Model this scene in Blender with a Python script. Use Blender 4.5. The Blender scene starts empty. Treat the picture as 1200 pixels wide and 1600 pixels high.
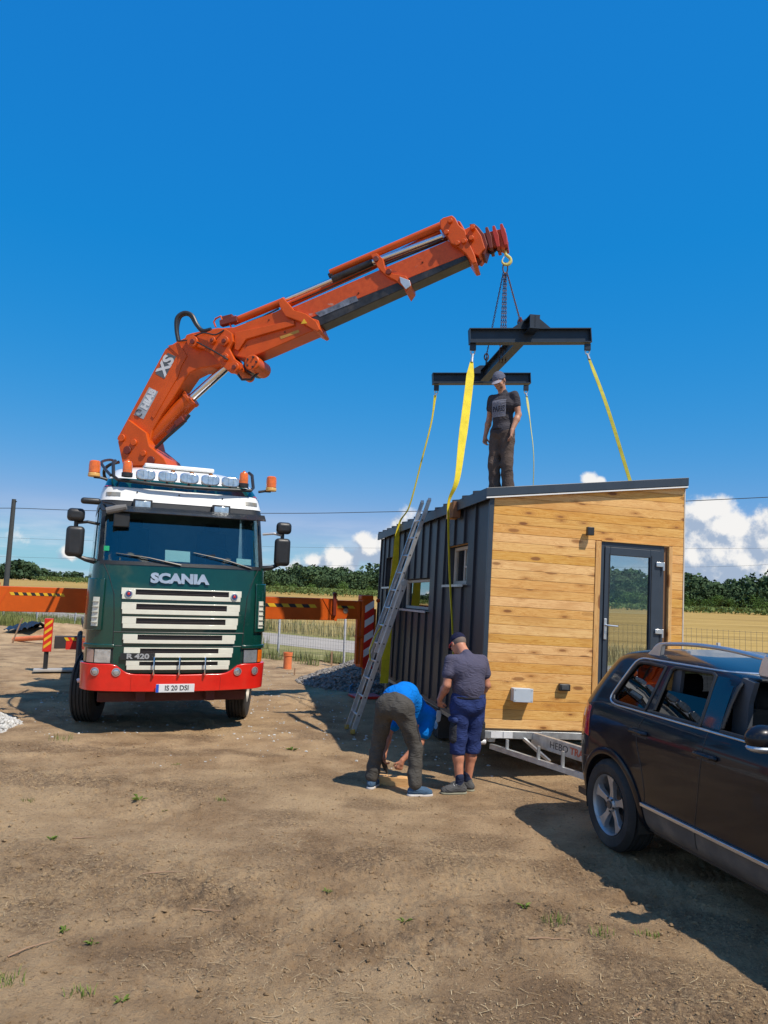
import bpy, bmesh, math, random
import numpy as np
from mathutils import Matrix, Vector, Euler

# ---------------------------------------------------------------- scene, camera, light
S = bpy.context.scene
COL = S.collection
R_ = math.radians
random.seed(7)
rng = np.random.default_rng(7)

FPX, PITCH, ROLL, CAMH = 1200.0, 5.745, 2.108, 2.15
CR = Matrix.Rotation(R_(90 + PITCH), 3, 'X') @ Matrix.Rotation(R_(ROLL), 3, 'Z')
cam_d = bpy.data.cameras.new('camera'); cam = bpy.data.objects.new('camera', cam_d); COL.objects.link(cam)
cam.matrix_world = Matrix.Translation((0, 0, CAMH)) @ CR.to_4x4()
cam_d.sensor_fit = 'VERTICAL'; cam_d.sensor_height = 24; cam_d.lens = 18
cam_d.clip_start = 0.05; cam_d.clip_end = 3000
S.camera = cam
S.render.resolution_x, S.render.resolution_y = 768, 1024
S.view_settings.view_transform = 'Standard'; S.view_settings.look = 'None'
S.view_settings.exposure = 0.0; S.view_settings.gamma = 1.0; S.view_settings.use_curve_mapping = False

SUN = Vector((0.49, -0.44, 1.0)).normalized()
sun_el = math.asin(SUN.z); sun_rot = math.atan2(SUN.x, SUN.y)
ld = bpy.data.lights.new('sun', 'SUN'); ld.energy = 4.9; ld.angle = R_(0.5); ld.color = (1.0, 0.915, 0.79)
lo = bpy.data.objects.new('sun', ld); COL.objects.link(lo); lo.rotation_euler = SUN.to_track_quat('Z', 'Y').to_euler()

W = bpy.data.worlds.new('World'); S.world = W; W.use_nodes = True

class NT:
    """tiny helper to write node trees"""
    def __init__(s, tree): s.t = tree; s.n = tree.nodes; s.l = tree.links
    def new(s, typ, **kw):
        n = s.n.new(typ)
        for k, v in kw.items():
            if k.startswith('i_'):
                key = k[2:]; key = int(key) if key.isdigit() else key.replace('_', ' ')
                s.put(n.inputs[key], v)
            else: setattr(n, k, v)
        return n
    def put(s, sock, v):
        if isinstance(v, bpy.types.NodeSocket): s.l.new(v, sock)
        elif isinstance(v, bpy.types.Node): s.l.new(v.outputs[0], sock)
        else:
            if hasattr(sock.default_value, '__len__') and not hasattr(v, '__len__'): v = [v] * len(sock.default_value)
            if hasattr(v, '__len__') and len(v) == 3 and len(sock.default_value) == 4: v = (*v, 1)
            sock.default_value = v
    def math(s, op, a, b=0.0, c=None, clamp=False):
        n = s.n.new('ShaderNodeMath'); n.operation = op; n.use_clamp = clamp
        s.put(n.inputs[0], a); s.put(n.inputs[1], b)
        if c is not None: s.put(n.inputs[2], c)
        return n.outputs[0]
    def mix(s, f, a, b, blend='MIX'):
        n = s.n.new('ShaderNodeMix'); n.data_type = 'RGBA'; n.blend_type = blend
        s.put(n.inputs[0], f); s.put(n.inputs[6], a); s.put(n.inputs[7], b)
        return n.outputs[2]
    def ramp(s, f, stops, interp='LINEAR'):
        n = s.n.new('ShaderNodeValToRGB'); e = n.color_ramp.elements; n.color_ramp.interpolation = interp
        while len(e) < len(stops): e.new(0.5)
        for k, (p, c) in enumerate(stops):
            e[k].position = p; e[k].color = (*c, 1) if hasattr(c, '__len__') else (c, c, c, 1)
        s.put(n.inputs[0], f); return n.outputs[0]
    def smooth(s, x, a, b):
        n = s.n.new('ShaderNodeMapRange'); n.interpolation_type = 'SMOOTHSTEP'
        s.put(n.inputs[0], x); n.inputs[1].default_value = a; n.inputs[2].default_value = b
        return n.outputs[0]
    def noise(s, vec, scale, detail=3.0, rough=0.5, dist=0.0):
        n = s.new('ShaderNodeTexNoise'); n.inputs['Scale'].default_value = scale; n.inputs['Detail'].default_value = detail
        n.inputs['Roughness'].default_value = rough; n.inputs['Distortion'].default_value = dist
        if vec is not None: s.l.new(vec, n.inputs['Vector'])
        return n.outputs['Fac']

def setup_sky():
    k = NT(W.node_tree); k.n.clear()
    out = k.new('ShaderNodeOutputWorld'); bg = k.new('ShaderNodeBackground')
    sky = k.new('ShaderNodeTexSky', sky_type='NISHITA', sun_disc=False, sun_elevation=sun_el, sun_rotation=sun_rot,
                altitude=0.0, air_density=1.0, dust_density=0.15, ozone_density=4.0)
    hs = k.new('ShaderNodeHueSaturation', i_Saturation=SKY_SAT, i_Value=1.0); k.put(hs.inputs['Color'], sky.outputs[0]); k.put(hs.inputs['Hue'], SKY_HUE)
    tc = k.new('ShaderNodeTexCoord'); d = tc.outputs['Generated']
    sep = k.new('ShaderNodeSeparateXYZ'); k.l.new(d, sep.inputs[0])
    # response of the phone camera: deep saturated blue overhead, pale blue low down
    scl = k.new('ShaderNodeVectorMath', operation='SCALE'); k.l.new(hs.outputs[0], scl.inputs[0]); scl.inputs[3].default_value = 0.115
    sc_ = k.new('ShaderNodeSeparateXYZ'); k.l.new(scl.outputs[0], sc_.inputs[0])
    rr_ = k.math('SMOOTH_MIN', k.math('MAXIMUM', k.math('MULTIPLY', k.math('POWER', sc_.outputs[0], 1.3), 1.04), 0.009), 0.30, 0.10)
    gg_ = k.math('SMOOTH_MIN', k.math('ADD', k.math('MULTIPLY', k.math('POWER', sc_.outputs[1], 0.397), 0.485), k.math('MULTIPLY', k.math('POWER', sc_.outputs[1], 3.0), 0.16)), 0.62, 0.05)
    bb_ = k.math('MULTIPLY', k.math('POWER', k.math('MAXIMUM', sc_.outputs[2], 0.3), 0.20), 0.77)
    cb = k.new('ShaderNodeCombineXYZ'); k.put(cb.inputs[0], rr_); k.put(cb.inputs[1], gg_); k.put(cb.inputs[2], bb_)
    skyc = k.new('ShaderNodeVectorMath', operation='SCALE'); k.l.new(cb.outputs[0], skyc.inputs[0]); skyc.inputs[3].default_value = 1 / SKY_STRENGTH
    el = sep.outputs[2]
    # clouds: soft unions of puffs, each puff given by its direction, pushed about by noise
    def density(vec):
        n1 = k.noise(vec, 26.0, 8.0, 0.62)
        n2 = k.noise(vec, 9.0, 3.0, 0.5)
        best = None
        for px, py, r, wgt in PUFFS:
            dr = (Vector(pixdir(px, py)) if not isinstance(px, tuple) else Vector(px)).normalized()
            df = k.new('ShaderNodeVectorMath', operation='SUBTRACT'); k.l.new(vec, df.inputs[0]); df.inputs[1].default_value = dr
            sc = k.new('ShaderNodeVectorMath', operation='MULTIPLY'); k.l.new(df.outputs[0], sc.inputs[0]); sc.inputs[1].default_value = (1, 1, 1.15)
            ln = k.new('ShaderNodeVectorMath', operation='LENGTH'); k.l.new(sc.outputs[0], ln.inputs[0])
            v = k.math('SUBTRACT', wgt, k.math('MULTIPLY', ln.outputs['Value'], 1.0 / (r / FPX)))
            best = v if best is None else k.math('SMOOTH_MAX', best, v, 0.25)
        w = k.math('ADD', best, k.math('MULTIPLY', k.math('SUBTRACT', n1, 0.5), 2.1))
        return k.math('ADD', w, k.math('MULTIPLY', k.math('SUBTRACT', n2, 0.5), 0.9))
    d0 = density(d)
    off = k.new('ShaderNodeVectorMath', operation='ADD'); k.l.new(d, off.inputs[0]); off.inputs[1].default_value = (0.010, -0.0, 0.013)
    d1 = density(off.outputs[0])
    mask = k.smooth(d0, -0.15, 0.42)
    lit = k.smooth(k.math('SUBTRACT', d0, d1), -0.16, 0.42)
    ccol = k.mix(lit, (0.40, 0.50, 0.66), (1.0, 0.98, 0.95))
    hz = k.smooth(el, 0.20, -0.02)
    # thin streaks low down
    st = k.new('ShaderNodeMapping'); k.l.new(d, st.inputs[0]); st.inputs['Scale'].default_value = (3, 3, 22)
    sn = k.noise(st.outputs[0], 2.2, 6.0, 0.6)
    sm = k.math('MULTIPLY', k.smooth(sn, 0.42, 0.70), k.smooth(el, 0.11, 0.01))
    lowcol = k.mix(k.math('MULTIPLY', sm, 0.75), skyc.outputs[0], (6.0, 6.6, 7.6))
    grey = k.new('ShaderNodeVectorMath', operation='SCALE'); k.l.new(ccol, grey.inputs[0]); grey.inputs[3].default_value = CLOUD_GAIN
    full = k.mix(k.math('MULTIPLY', mask, 0.96), lowcol, grey.outputs[0])
    k.l.new(full, bg.inputs[0]); bg.inputs[1].default_value = SKY_STRENGTH
    k.l.new(bg.outputs[0], out.inputs[0])

def pixdir(px, py):
    d = CR @ Vector(((px - 600) / FPX, -(py - 800) / FPX, -1.0)); return d
SKY_STRENGTH = 0.115; SKY_SAT = 1.35; SKY_HUE = 0.5; CLOUD_GAIN = 8.2
PUFFS = [(1102, 803, 26, 1.1), (1122, 796, 24, 1.1), (1135, 830, 40, 1.15), (1110, 850, 60, 1.2), (1080, 870, 60, 1.2), (1160, 880, 60, 1.2), (1195, 850, 36, 1.1), (1240, 840, 60, 1.2), (1200, 900, 70, 1.2),
         (1060, 830, 30, 1.0), (1115, 885, 60, 1.0), (1000, 850, 55, .8), (922, 750, 14, 1.0), (938, 752, 10, .9),
         (570, 845, 20, 1.05), (582, 862, 32, 1.1), (545, 878, 36, .85), (492, 878, 22, .9), (460, 888, 26, .7), (600, 855, 30, 1.0), (640, 850, 60, .9), (520, 890, 40, 1.0),
         (112, 862, 18, .75), (55, 888, 12, .65), (20, 845, 40, .25), (700, 880, 60, .7), (240, 880, 30, .7), (-150, 830, 60, .9), (1400, 860, 80, 1.0),
         *[((math.sin(a) * math.cos(e), -math.cos(a) * math.cos(e), math.sin(e)), 0, r, 1.0) for a, e, r in ((.37, .665, 15), (.41, .66, 20), (.46, .66, 15), (.40, .63, 16), (.50, .625, 20), (.56, .63, 14), (.70, .65, 14), (.30, .61, 14))], ((-.7, -.6, .35), 0, 90, 1.0),
         ((-.9, -.3, .16), 0, 130, 1.0), ((-.2, -.95, .16), 0, 150, 1.0), ((.3, -.95, .14), 0, 160, 1.0), ((.85, -.5, .20), 0, 150, 1.0), ((-.55, -.8, .20), 0, 170, 1.0), ((1, .1, .16), 0, 120, 1.0), ((-.1, -.9, .42), 0, 200, 1.1), ((-.98, .2, .2), 0, 110, 1.0), ((-.62, -.6, .5), 0, 260, 1.1), ((-.3, -.5, .8), 0, 220, 1.1), ((.92, -.05, .42), 0, 240, 1.1), ((-.9, -.1, .45), 0, 220, 1.1), ((.1, -.35, .93), 0, 200, 1.1), ((.7, -.7, .36), 0, 110, 1.0)]  # cloud puffs outside the view, added to whiten the fill light in shadows
setup_sky()

def at(px, py, y):
    """point in the place at depth y behind pixel (px, py) of the 1200x1600 photograph"""
    d = pixdir(px, py); return Vector((0, 0, CAMH)) + d * (y / d.y)
def gnd(px, py, z=0.0):
    d = pixdir(px, py); return Vector((0, 0, CAMH)) + d * ((z - CAMH) / d.z)

# ---------------------------------------------------------------- helpers
def V(*a): return Vector(a)
def rotz(a): return Matrix.Rotation(R_(a), 3, 'Z')
def tag(o, label=None, cat=None, group=None, kind=None):
    if label: o['label'] = label
    if cat: o['category'] = cat
    if group: o['group'] = group
    if kind: o['kind'] = kind
    return o
def thing(name, label, cat, loc=(0, 0, 0), rz=0.0, group=None):
    o = bpy.data.objects.new(name, None); COL.objects.link(o); o.location = loc; o.rotation_euler = (0, 0, R_(rz)); o.empty_display_size = 0.2
    return tag(o, label, cat, group)

class MB:
    def __init__(s): s.v = []; s.f = []; s.m = []; s.cur = 0
    def raw(s, vs, fs, mi=None):
        b = len(s.v); s.v += [tuple(v) for v in vs]; s.f += [tuple(b + i for i in f) for f in fs]
        s.m += [s.cur if mi is None else mi] * len(fs); return s
    def box(s, c, size, rot=None, mi=None):
        c = Vector(c); hx, hy, hz = size[0] / 2, size[1] / 2, size[2] / 2
        P = [Vector((x, y, z)) for x in (-hx, hx) for y in (-hy, hy) for z in (-hz, hz)]
        if rot is not None: P = [rot @ p for p in P]
        return s.raw([c + p for p in P], [(0, 1, 3, 2), (4, 6, 7, 5), (0, 4, 5, 1), (2, 3, 7, 6), (0, 2, 6, 4), (1, 5, 7, 3)], mi)
    def b2(s, a, b, mi=None):
        a = Vector(a); b = Vector(b); return s.box((a + b) / 2, [abs(q) for q in (b - a)], None, mi)
    def frame(s, d, up=None):
        d = Vector(d).normalized(); up = Vector(up) if up is not None else (Vector((0, 0, 1)) if abs(d.z) < 0.95 else Vector((0, 1, 0)))
        x = up.cross(d)
        if x.length < 1e-6: x = Vector((1, 0, 0)).cross(d)
        x.normalize(); y = d.cross(x); return x, y, d
    def bar(s, a, b, w, h, up=None, mi=None):
        a = Vector(a); b = Vector(b); x, y, d = s.frame(b - a, up)
        rot = Matrix((x, y, d)).transposed()
        return s.box((a + b) / 2, (w, h, (b - a).length), rot, mi)
    def cyl(s, a, b, r0, r1=None, n=16, cap=True, mi=None):
        a = Vector(a); b = Vector(b); r1 = r0 if r1 is None else r1; x, y, d = s.frame(b - a)
        vs = []
        for p, r in ((a, r0), (b, r1)):
            for i in range(n):
                t = 2 * math.pi * i / n; vs.append(p + x * (r * math.cos(t)) + y * (r * math.sin(t)))
        fs = [(i, (i + 1) % n, n + (i + 1) % n, n + i) for i in range(n)]
        if cap: fs += [tuple(range(n - 1, -1, -1)), tuple(range(n, 2 * n))]
        return s.raw(vs, fs, mi)
    def tube(s, pts, r, n=8, mi=None, closed=False, flat=None):
        pts = [Vector(p) for p in pts]; vs = []; N = len(pts); px = None
        for i, p in enumerate(pts):
            if closed: d = pts[(i + 1) % N] - pts[i - 1]
            else: d = pts[min(i + 1, N - 1)] - pts[max(i - 1, 0)]
            if d.length < 1e-9: d = Vector((0, 0, 1))
            d.normalize()
            if px is None: x, y, _ = s.frame(d)
            else:
                x = px - d * px.dot(d)
                if x.length < 1e-6: x, y, _ = s.frame(d)
                x.normalize(); y = d.cross(x)
            px = x; rr = r[i] if hasattr(r, '__len__') else r
            for j in range(n):
                t = 2 * math.pi * j / n; vs.append(p + x * (rr * math.cos(t)) + y * (rr * math.sin(t)))
        fs = []
        for i in range(N if closed else N - 1):
            k = (i + 1) % N
            fs += [(i * n + j, i * n + (j + 1) % n, k * n + (j + 1) % n, k * n + j) for j in range(n)]
        if not closed: fs += [tuple(range(n - 1, -1, -1)), tuple((N - 1) * n + j for j in range(n))]
        return s.raw(vs, fs, mi)
    def lathe(s, prof, o, axis, n=24, mi=None, caps=False):
        """prof: list of (radius, distance along axis)"""
        o = Vector(o); x, y, d = s.frame(axis); vs = []
        for r, h in prof:
            for j in range(n):
                t = 2 * math.pi * j / n; vs.append(o + d * h + x * (r * math.cos(t)) + y * (r * math.sin(t)))
        fs = []
        for i in range(len(prof) - 1):
            fs += [(i * n + j, i * n + (j + 1) % n, (i + 1) * n + (j + 1) % n, (i + 1) * n + j) for j in range(n)]
        if caps: fs += [tuple(range(n - 1, -1, -1)), tuple((len(prof) - 1) * n + j for j in range(n))]
        return s.raw(vs, fs, mi)
    def prism(s, poly, a, b, fn, mi=None):
        """poly: 2-D outline; fn(x, y, t) -> 3-D; extruded from t=a to t=b"""
        n = len(poly); vs = [fn(x, y, a) for x, y in poly] + [fn(x, y, b) for x, y in poly]
        fs = [tuple(range(n - 1, -1, -1)), tuple(range(n, 2 * n))] + [(i, (i + 1) % n, n + (i + 1) % n, n + i) for i in range(n)]
        return s.raw(vs, fs, mi)
    def sphere(s, c, r, n=12, m=8, mi=None, rot=None):
        c = Vector(c); r = r if hasattr(r, '__len__') else (r, r, r); vs = [Vector((0, 0, 1))]
        for i in range(1, m):
            for j in range(n):
                a = math.pi * i / m; t = 2 * math.pi * j / n
                vs.append(Vector((math.sin(a) * math.cos(t), math.sin(a) * math.sin(t), math.cos(a))))
        vs.append(Vector((0, 0, -1))); vs = [Vector((p.x * r[0], p.y * r[1], p.z * r[2])) for p in vs]
        if rot is not None: vs = [rot @ p for p in vs]
        fs = [(0, 1 + j, 1 + (j + 1) % n) for j in range(n)]
        for i in range(m - 2):
            fs += [(1 + i * n + j, 1 + (i + 1) * n + j, 1 + (i + 1) * n + (j + 1) % n, 1 + i * n + (j + 1) % n) for j in range(n)]
        L = len(vs) - 1; fs += [(L, 1 + (m - 2) * n + (j + 1) % n, 1 + (m - 2) * n + j) for j in range(n)]
        return s.raw([c + p for p in vs], fs, mi)
    def build(s, name, mat, parent=None, smooth=30, bevel=0.0, label=None, kind=None, segs=2, fix=True):
        me = bpy.data.meshes.new(name); me.from_pydata(s.v, [], s.f)
        mats = mat if isinstance(mat, (list, tuple)) else [mat]
        for m in mats: me.materials.append(m)
        if len(mats) > 1: me.polygons.foreach_set('material_index', s.m)
        if fix:
            bm = bmesh.new(); bm.from_mesh(me); bmesh.ops.recalc_face_normals(bm, faces=bm.faces); bm.to_mesh(me); bm.free()
        if smooth:
            me.polygons.foreach_set('use_smooth', [True] * len(me.polygons)); me.set_sharp_from_angle(angle=R_(smooth))
        me.update()
        o = bpy.data.objects.new(name, me); COL.objects.link(o)
        if parent is not None: o.parent = parent
        if bevel:
            b = o.modifiers.new('bevel', 'BEVEL'); b.width = bevel; b.segments = segs; b.limit_method = 'ANGLE'; b.angle_limit = R_(40); b.harden_normals = False
        if label: o['label'] = label
        if kind: o['kind'] = kind
        return o

def arr_mesh(name, verts, faces, mat, parent=None, smooth=True, kind=None, sharp=None):
    """fast mesh from numpy arrays (all faces the same size)"""
    me = bpy.data.meshes.new(name); nv = len(verts); nf, k = faces.shape
    me.vertices.add(nv); me.vertices.foreach_set('co', np.ascontiguousarray(verts, dtype=np.float32).ravel())
    me.loops.add(nf * k); me.loops.foreach_set('vertex_index', np.ascontiguousarray(faces, dtype=np.int32).ravel())
    me.polygons.add(nf); me.polygons.foreach_set('loop_start', np.arange(0, nf * k, k, dtype=np.int32))
    me.polygons.foreach_set('use_smooth', np.full(nf, smooth))
    me.update(calc_edges=True); me.validate()
    for m in (mat if isinstance(mat, (list, tuple)) else [mat]): me.materials.append(m)
    if sharp: me.set_sharp_from_angle(angle=R_(sharp))
    o = bpy.data.objects.new(name, me); COL.objects.link(o)
    if parent is not None: o.parent = parent
    if kind: o['kind'] = kind
    return o

def text_mesh(name, body, size, mat, parent, M, depth=0.004, bold=0.0, align='CENTER', sx=1.0, shear=0.0, spacing=1.0):
    cu = bpy.data.curves.new(name, 'FONT'); cu.body = body; cu.size = size; cu.extrude = depth; cu.offset = bold
    cu.align_x = align; cu.align_y = 'CENTER'; cu.shear = shear; cu.space_character = spacing; cu.resolution_u = 3
    tmp = bpy.data.objects.new(name, cu); COL.objects.link(tmp)
    dg = bpy.context.evaluated_depsgraph_get(); me = bpy.data.meshes.new_from_object(tmp.evaluated_get(dg))
    bpy.data.objects.remove(tmp); me.transform(Matrix.Diagonal((sx, 1, 1, 1))); me.transform(M)
    me.materials.clear(); me.materials.append(mat)
    o = bpy.data.objects.new(name, me); COL.objects.link(o); o.parent = parent
    return o

def clone(o, parent=None):
    c = o.copy(); COL.objects.link(c); c.parent = parent
    for ch in list(o.children): clone(ch, c)
    return c

def catmull(pts, n):
    """dense catmull-rom through points (k, dim)"""
    P = np.array(pts, float); P = np.vstack([2 * P[0] - P[1], P, 2 * P[-1] - P[-2]]); out = []
    for i in range(1, len(P) - 2):
        for t in np.linspace(0, 1, n, endpoint=False):
            a, b, c, d = P[i - 1:i + 3]
            out.append(0.5 * ((2 * b) + (-a + c) * t + (2 * a - 5 * b + 4 * c - d) * t * t + (-a + 3 * b - 3 * c + d) * t ** 3))
    out.append(P[-2]); return np.array(out)

# ---- numpy value noise
def _h(ix, iy, seed):
    n = (ix.astype(np.int64) * 374761393 + iy.astype(np.int64) * 668265263 + seed * 974634777) & 0x7fffffff
    n = ((n ^ (n >> 13)) * 1274126177) & 0x7fffffff
    return ((n ^ (n >> 16)) & 0xffff) / 65535.0
def vnoise(x, y, seed=0):
    ix = np.floor(x); iy = np.floor(y); fx = x - ix; fy = y - iy; fx = fx * fx * (3 - 2 * fx); fy = fy * fy * (3 - 2 * fy)
    a = _h(ix, iy, seed); b = _h(ix + 1, iy, seed); c = _h(ix, iy + 1, seed); d = _h(ix + 1, iy + 1, seed)
    return (a * (1 - fx) + b * fx) * (1 - fy) + (c * (1 - fx) + d * fx) * fy
def fbm(x, y, seed=0, oct=5, gain=0.5):
    s = 0; a = 1; t = 0
    for i in range(oct): s = s + a * vnoise(x * 2 ** i + i * 17.3, y * 2 ** i + i * 9.1, seed + i); t += a; a *= gain
    return s / t

# ---- implicit surfaces for people: round cones and ellipsoids, surface nets
def sdf_mesh(prims, res, wrinkle=None):
    lo = np.array([1e9] * 3); hi = -lo
    for p in prims:
        if p[0] == 'c':
            for q, r in ((p[1], p[3]), (p[2], p[4])): lo = np.minimum(lo, np.array(q) - r); hi = np.maximum(hi, np.array(q) + r)
        elif p[0] == 'e':
            r = max(p[2]); lo = np.minimum(lo, np.array(p[1]) - r); hi = np.maximum(hi, np.array(p[1]) + r)
    lo -= 4 * res; hi += 4 * res; N = np.ceil((hi - lo) / res).astype(int) + 1
    F = np.full(N, 1.0, dtype=np.float32)
    ax = [lo[i] + np.arange(N[i]) * res for i in range(3)]
    for p in prims:
        k = p[-1]
        if p[0] == 'c':
            a = np.array(p[1], float); b = np.array(p[2], float); ra, rb = p[3], p[4]; mr = max(ra, rb) + k + 3 * res
            l = np.minimum(a, b) - mr; h = np.maximum(a, b) + mr
        else:
            a = np.array(p[1], float); mr = max(p[2]) + k + 3 * res; l = a - mr; h = a + mr
        i0 = np.clip(((l - lo) / res).astype(int), 0, N - 1); i1 = np.clip(((h - lo) / res).astype(int) + 2, 1, N)
        X, Y, Z = np.meshgrid(ax[0][i0[0]:i1[0]], ax[1][i0[1]:i1[1]], ax[2][i0[2]:i1[2]], indexing='ij')
        if p[0] == 'c':
            d = b - a; L = max(d @ d, 1e-9)
            t = np.clip(((X - a[0]) * d[0] + (Y - a[1]) * d[1] + (Z - a[2]) * d[2]) / L, 0, 1)
            D = np.sqrt((X - a[0] - t * d[0]) ** 2 + (Y - a[1] - t * d[1]) ** 2 + (Z - a[2] - t * d[2]) ** 2) - (ra + (rb - ra) * t)
        else:
            r = np.array(p[2], float); M = np.array(p[3], float) if p[3] is not None else np.eye(3)
            x, y, z = X - a[0], Y - a[1], Z - a[2]
            u = (M[0, 0] * x + M[0, 1] * y + M[0, 2] * z) / r[0]; v = (M[1, 0] * x + M[1, 1] * y + M[1, 2] * z) / r[1]; w = (M[2, 0] * x + M[2, 1] * y + M[2, 2] * z) / r[2]
            k0 = np.sqrt(u * u + v * v + w * w) + 1e-9; k1 = np.sqrt((u / r[0]) ** 2 + (v / r[1]) ** 2 + (w / r[2]) ** 2) + 1e-9
            D = k0 * (k0 - 1) / k1
        sl = tuple(slice(i0[i], i1[i]) for i in range(3)); G = F[sl]
        hh = np.clip(0.5 + 0.5 * (G - D) / k, 0, 1); F[sl] = (G * (1 - hh) + D * hh - k * hh * (1 - hh)).astype(np.float32)
    if wrinkle:
        X, Y, Z = np.meshgrid(*ax, indexing='ij'); F = F + wrinkle(X, Y, Z).astype(np.float32)
    s = (F < 0).astype(np.int8)
    c = sum(s[i:N[0] - 1 + i, j:N[1] - 1 + j, k:N[2] - 1 + k] for i in (0, 1) for j in (0, 1) for k in (0, 1))
    act = (c > 0) & (c < 8); idx = -np.ones(act.shape, int); A = np.argwhere(act); idx[act] = np.arange(len(A))
    acc = np.zeros((len(A), 3)); cnt = np.zeros(len(A))
    cor = [(0, 0, 0), (1, 0, 0), (0, 1, 0), (1, 1, 0), (0, 0, 1), (1, 0, 1), (0, 1, 1), (1, 1, 1)]
    val = [F[A[:, 0] + q[0], A[:, 1] + q[1], A[:, 2] + q[2]] for q in cor]
    for i in range(8):
        for j in range(i + 1, 8):
            if sum(abs(np.array(cor[i]) - np.array(cor[j]))) != 1: continue
            m = (val[i] < 0) != (val[j] < 0); t = np.where(m, val[i] / np.where(m, val[i] - val[j], 1), 0)
            e = np.array(cor[i]) + t[:, None] * (np.array(cor[j]) - np.array(cor[i])); acc += np.where(m[:, None], e, 0); cnt += m
    Vt = lo + (A + acc / cnt[:, None]) * res; Q = []
    for axis in range(3):
        o = [0, 0, 0]; o[axis] = 1
        a0 = s[:N[0] - o[0], :N[1] - o[1], :N[2] - o[2]]; b0 = s[o[0]:, o[1]:, o[2]:]
        E = np.argwhere(a0 != b0); sg = a0[E[:, 0], E[:, 1], E[:, 2]] > 0; u, v = (axis + 1) % 3, (axis + 2) % 3
        ok = (E[:, u] > 0) & (E[:, v] > 0) & (E[:, u] < N[u] - 1) & (E[:, v] < N[v] - 1); E = E[ok]; sg = sg[ok]
        def I(du, dv):
            q = E.copy(); q[:, u] -= du; q[:, v] -= dv; return idx[q[:, 0], q[:, 1], q[:, 2]]
        q = np.stack([I(1, 1), I(0, 1), I(0, 0), I(1, 0)], 1); q[~sg] = q[~sg][:, ::-1]; Q.append(q)
    return Vt, np.vstack(Q)
# ---------------------------------------------------------------- materials
def mat(name, col, rough=0.5, metal=0.0, var=0.12, scale=6.0, bump=0.0, bscale=40.0, coat=0.0, spec=0.5, dirt=0.0, dirtcol=(0.22, 0.17, 0.12), obj=True, dscale=2.0, rvar=0.15, aniso=None):
    m = bpy.data.materials.new(name); m.use_nodes = True; k = NT(m.node_tree); b = k.n['Principled BSDF']
    tc = k.new('ShaderNodeTexCoord'); vec = tc.outputs['Object']
    n = k.noise(vec, scale, 5.0, 0.6); f = k.smooth(n, 0.25, 0.75)
    lo = tuple(max(0, c * (1 - var)) for c in col); hi = tuple(min(1, c * (1 + var)) for c in col)
    c = k.mix(f, lo, hi)
    if dirt > 0:
        dn = k.noise(vec, dscale, 6.0, 0.65); dn = k.smooth(dn, 0.62 - dirt * 0.35, 0.80)
        c = k.mix(k.math('MULTIPLY', dn, min(1, dirt + .2)), c, dirtcol); rr = k.math('ADD', rough, k.math('MULTIPLY', dn, 0.35))
    else: rr = k.math('ADD', rough - rvar * .5 * rough, k.math('MULTIPLY', n, rvar * rough * 1.0))
    k.put(b.inputs['Base Color'], c); k.put(b.inputs['Roughness'], rr); b.inputs['Metallic'].default_value = metal
    b.inputs['Specular IOR Level'].default_value = spec
    if coat: b.inputs['Coat Weight'].default_value = coat; b.inputs['Coat Roughness'].default_value = 0.04
    if bump:
        bn = k.new('ShaderNodeBump', i_Strength=bump, i_Distance=0.01); k.put(bn.inputs['Height'], k.noise(vec, bscale, 4.0, 0.6)); k.l.new(bn.outputs[0], b.inputs['Normal'])
    return m

def glass_mat(name, tint=(0.75, 0.85, 0.85), rough=0.0, ior=1.5, trans=0.9):
    m = bpy.data.materials.new(name); m.use_nodes = True; k = NT(m.node_tree); k.n.clear()
    out = k.new('ShaderNodeOutputMaterial'); g = k.new('ShaderNodeBsdfGlossy', i_Roughness=rough); t = k.new('ShaderNodeBsdfTransparent', i_Color=tint)
    geo = k.new('ShaderNodeNewGeometry'); fr = k.new('ShaderNodeFresnel'); k.put(fr.inputs[0], k.math('ADD', ior, k.math('MULTIPLY', geo.outputs['Backfacing'], 1 / ior - ior))); mx = k.new('ShaderNodeMixShader')
    f = k.math('ADD', k.math('MULTIPLY', fr.outputs[0], 1.0), 1 - trans, clamp=True)
    k.put(mx.inputs[0], f); k.l.new(t.outputs[0], mx.inputs[1]); k.l.new(g.outputs[0], mx.inputs[2]); k.l.new(mx.outputs[0], out.inputs[0])
    return m

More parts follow.
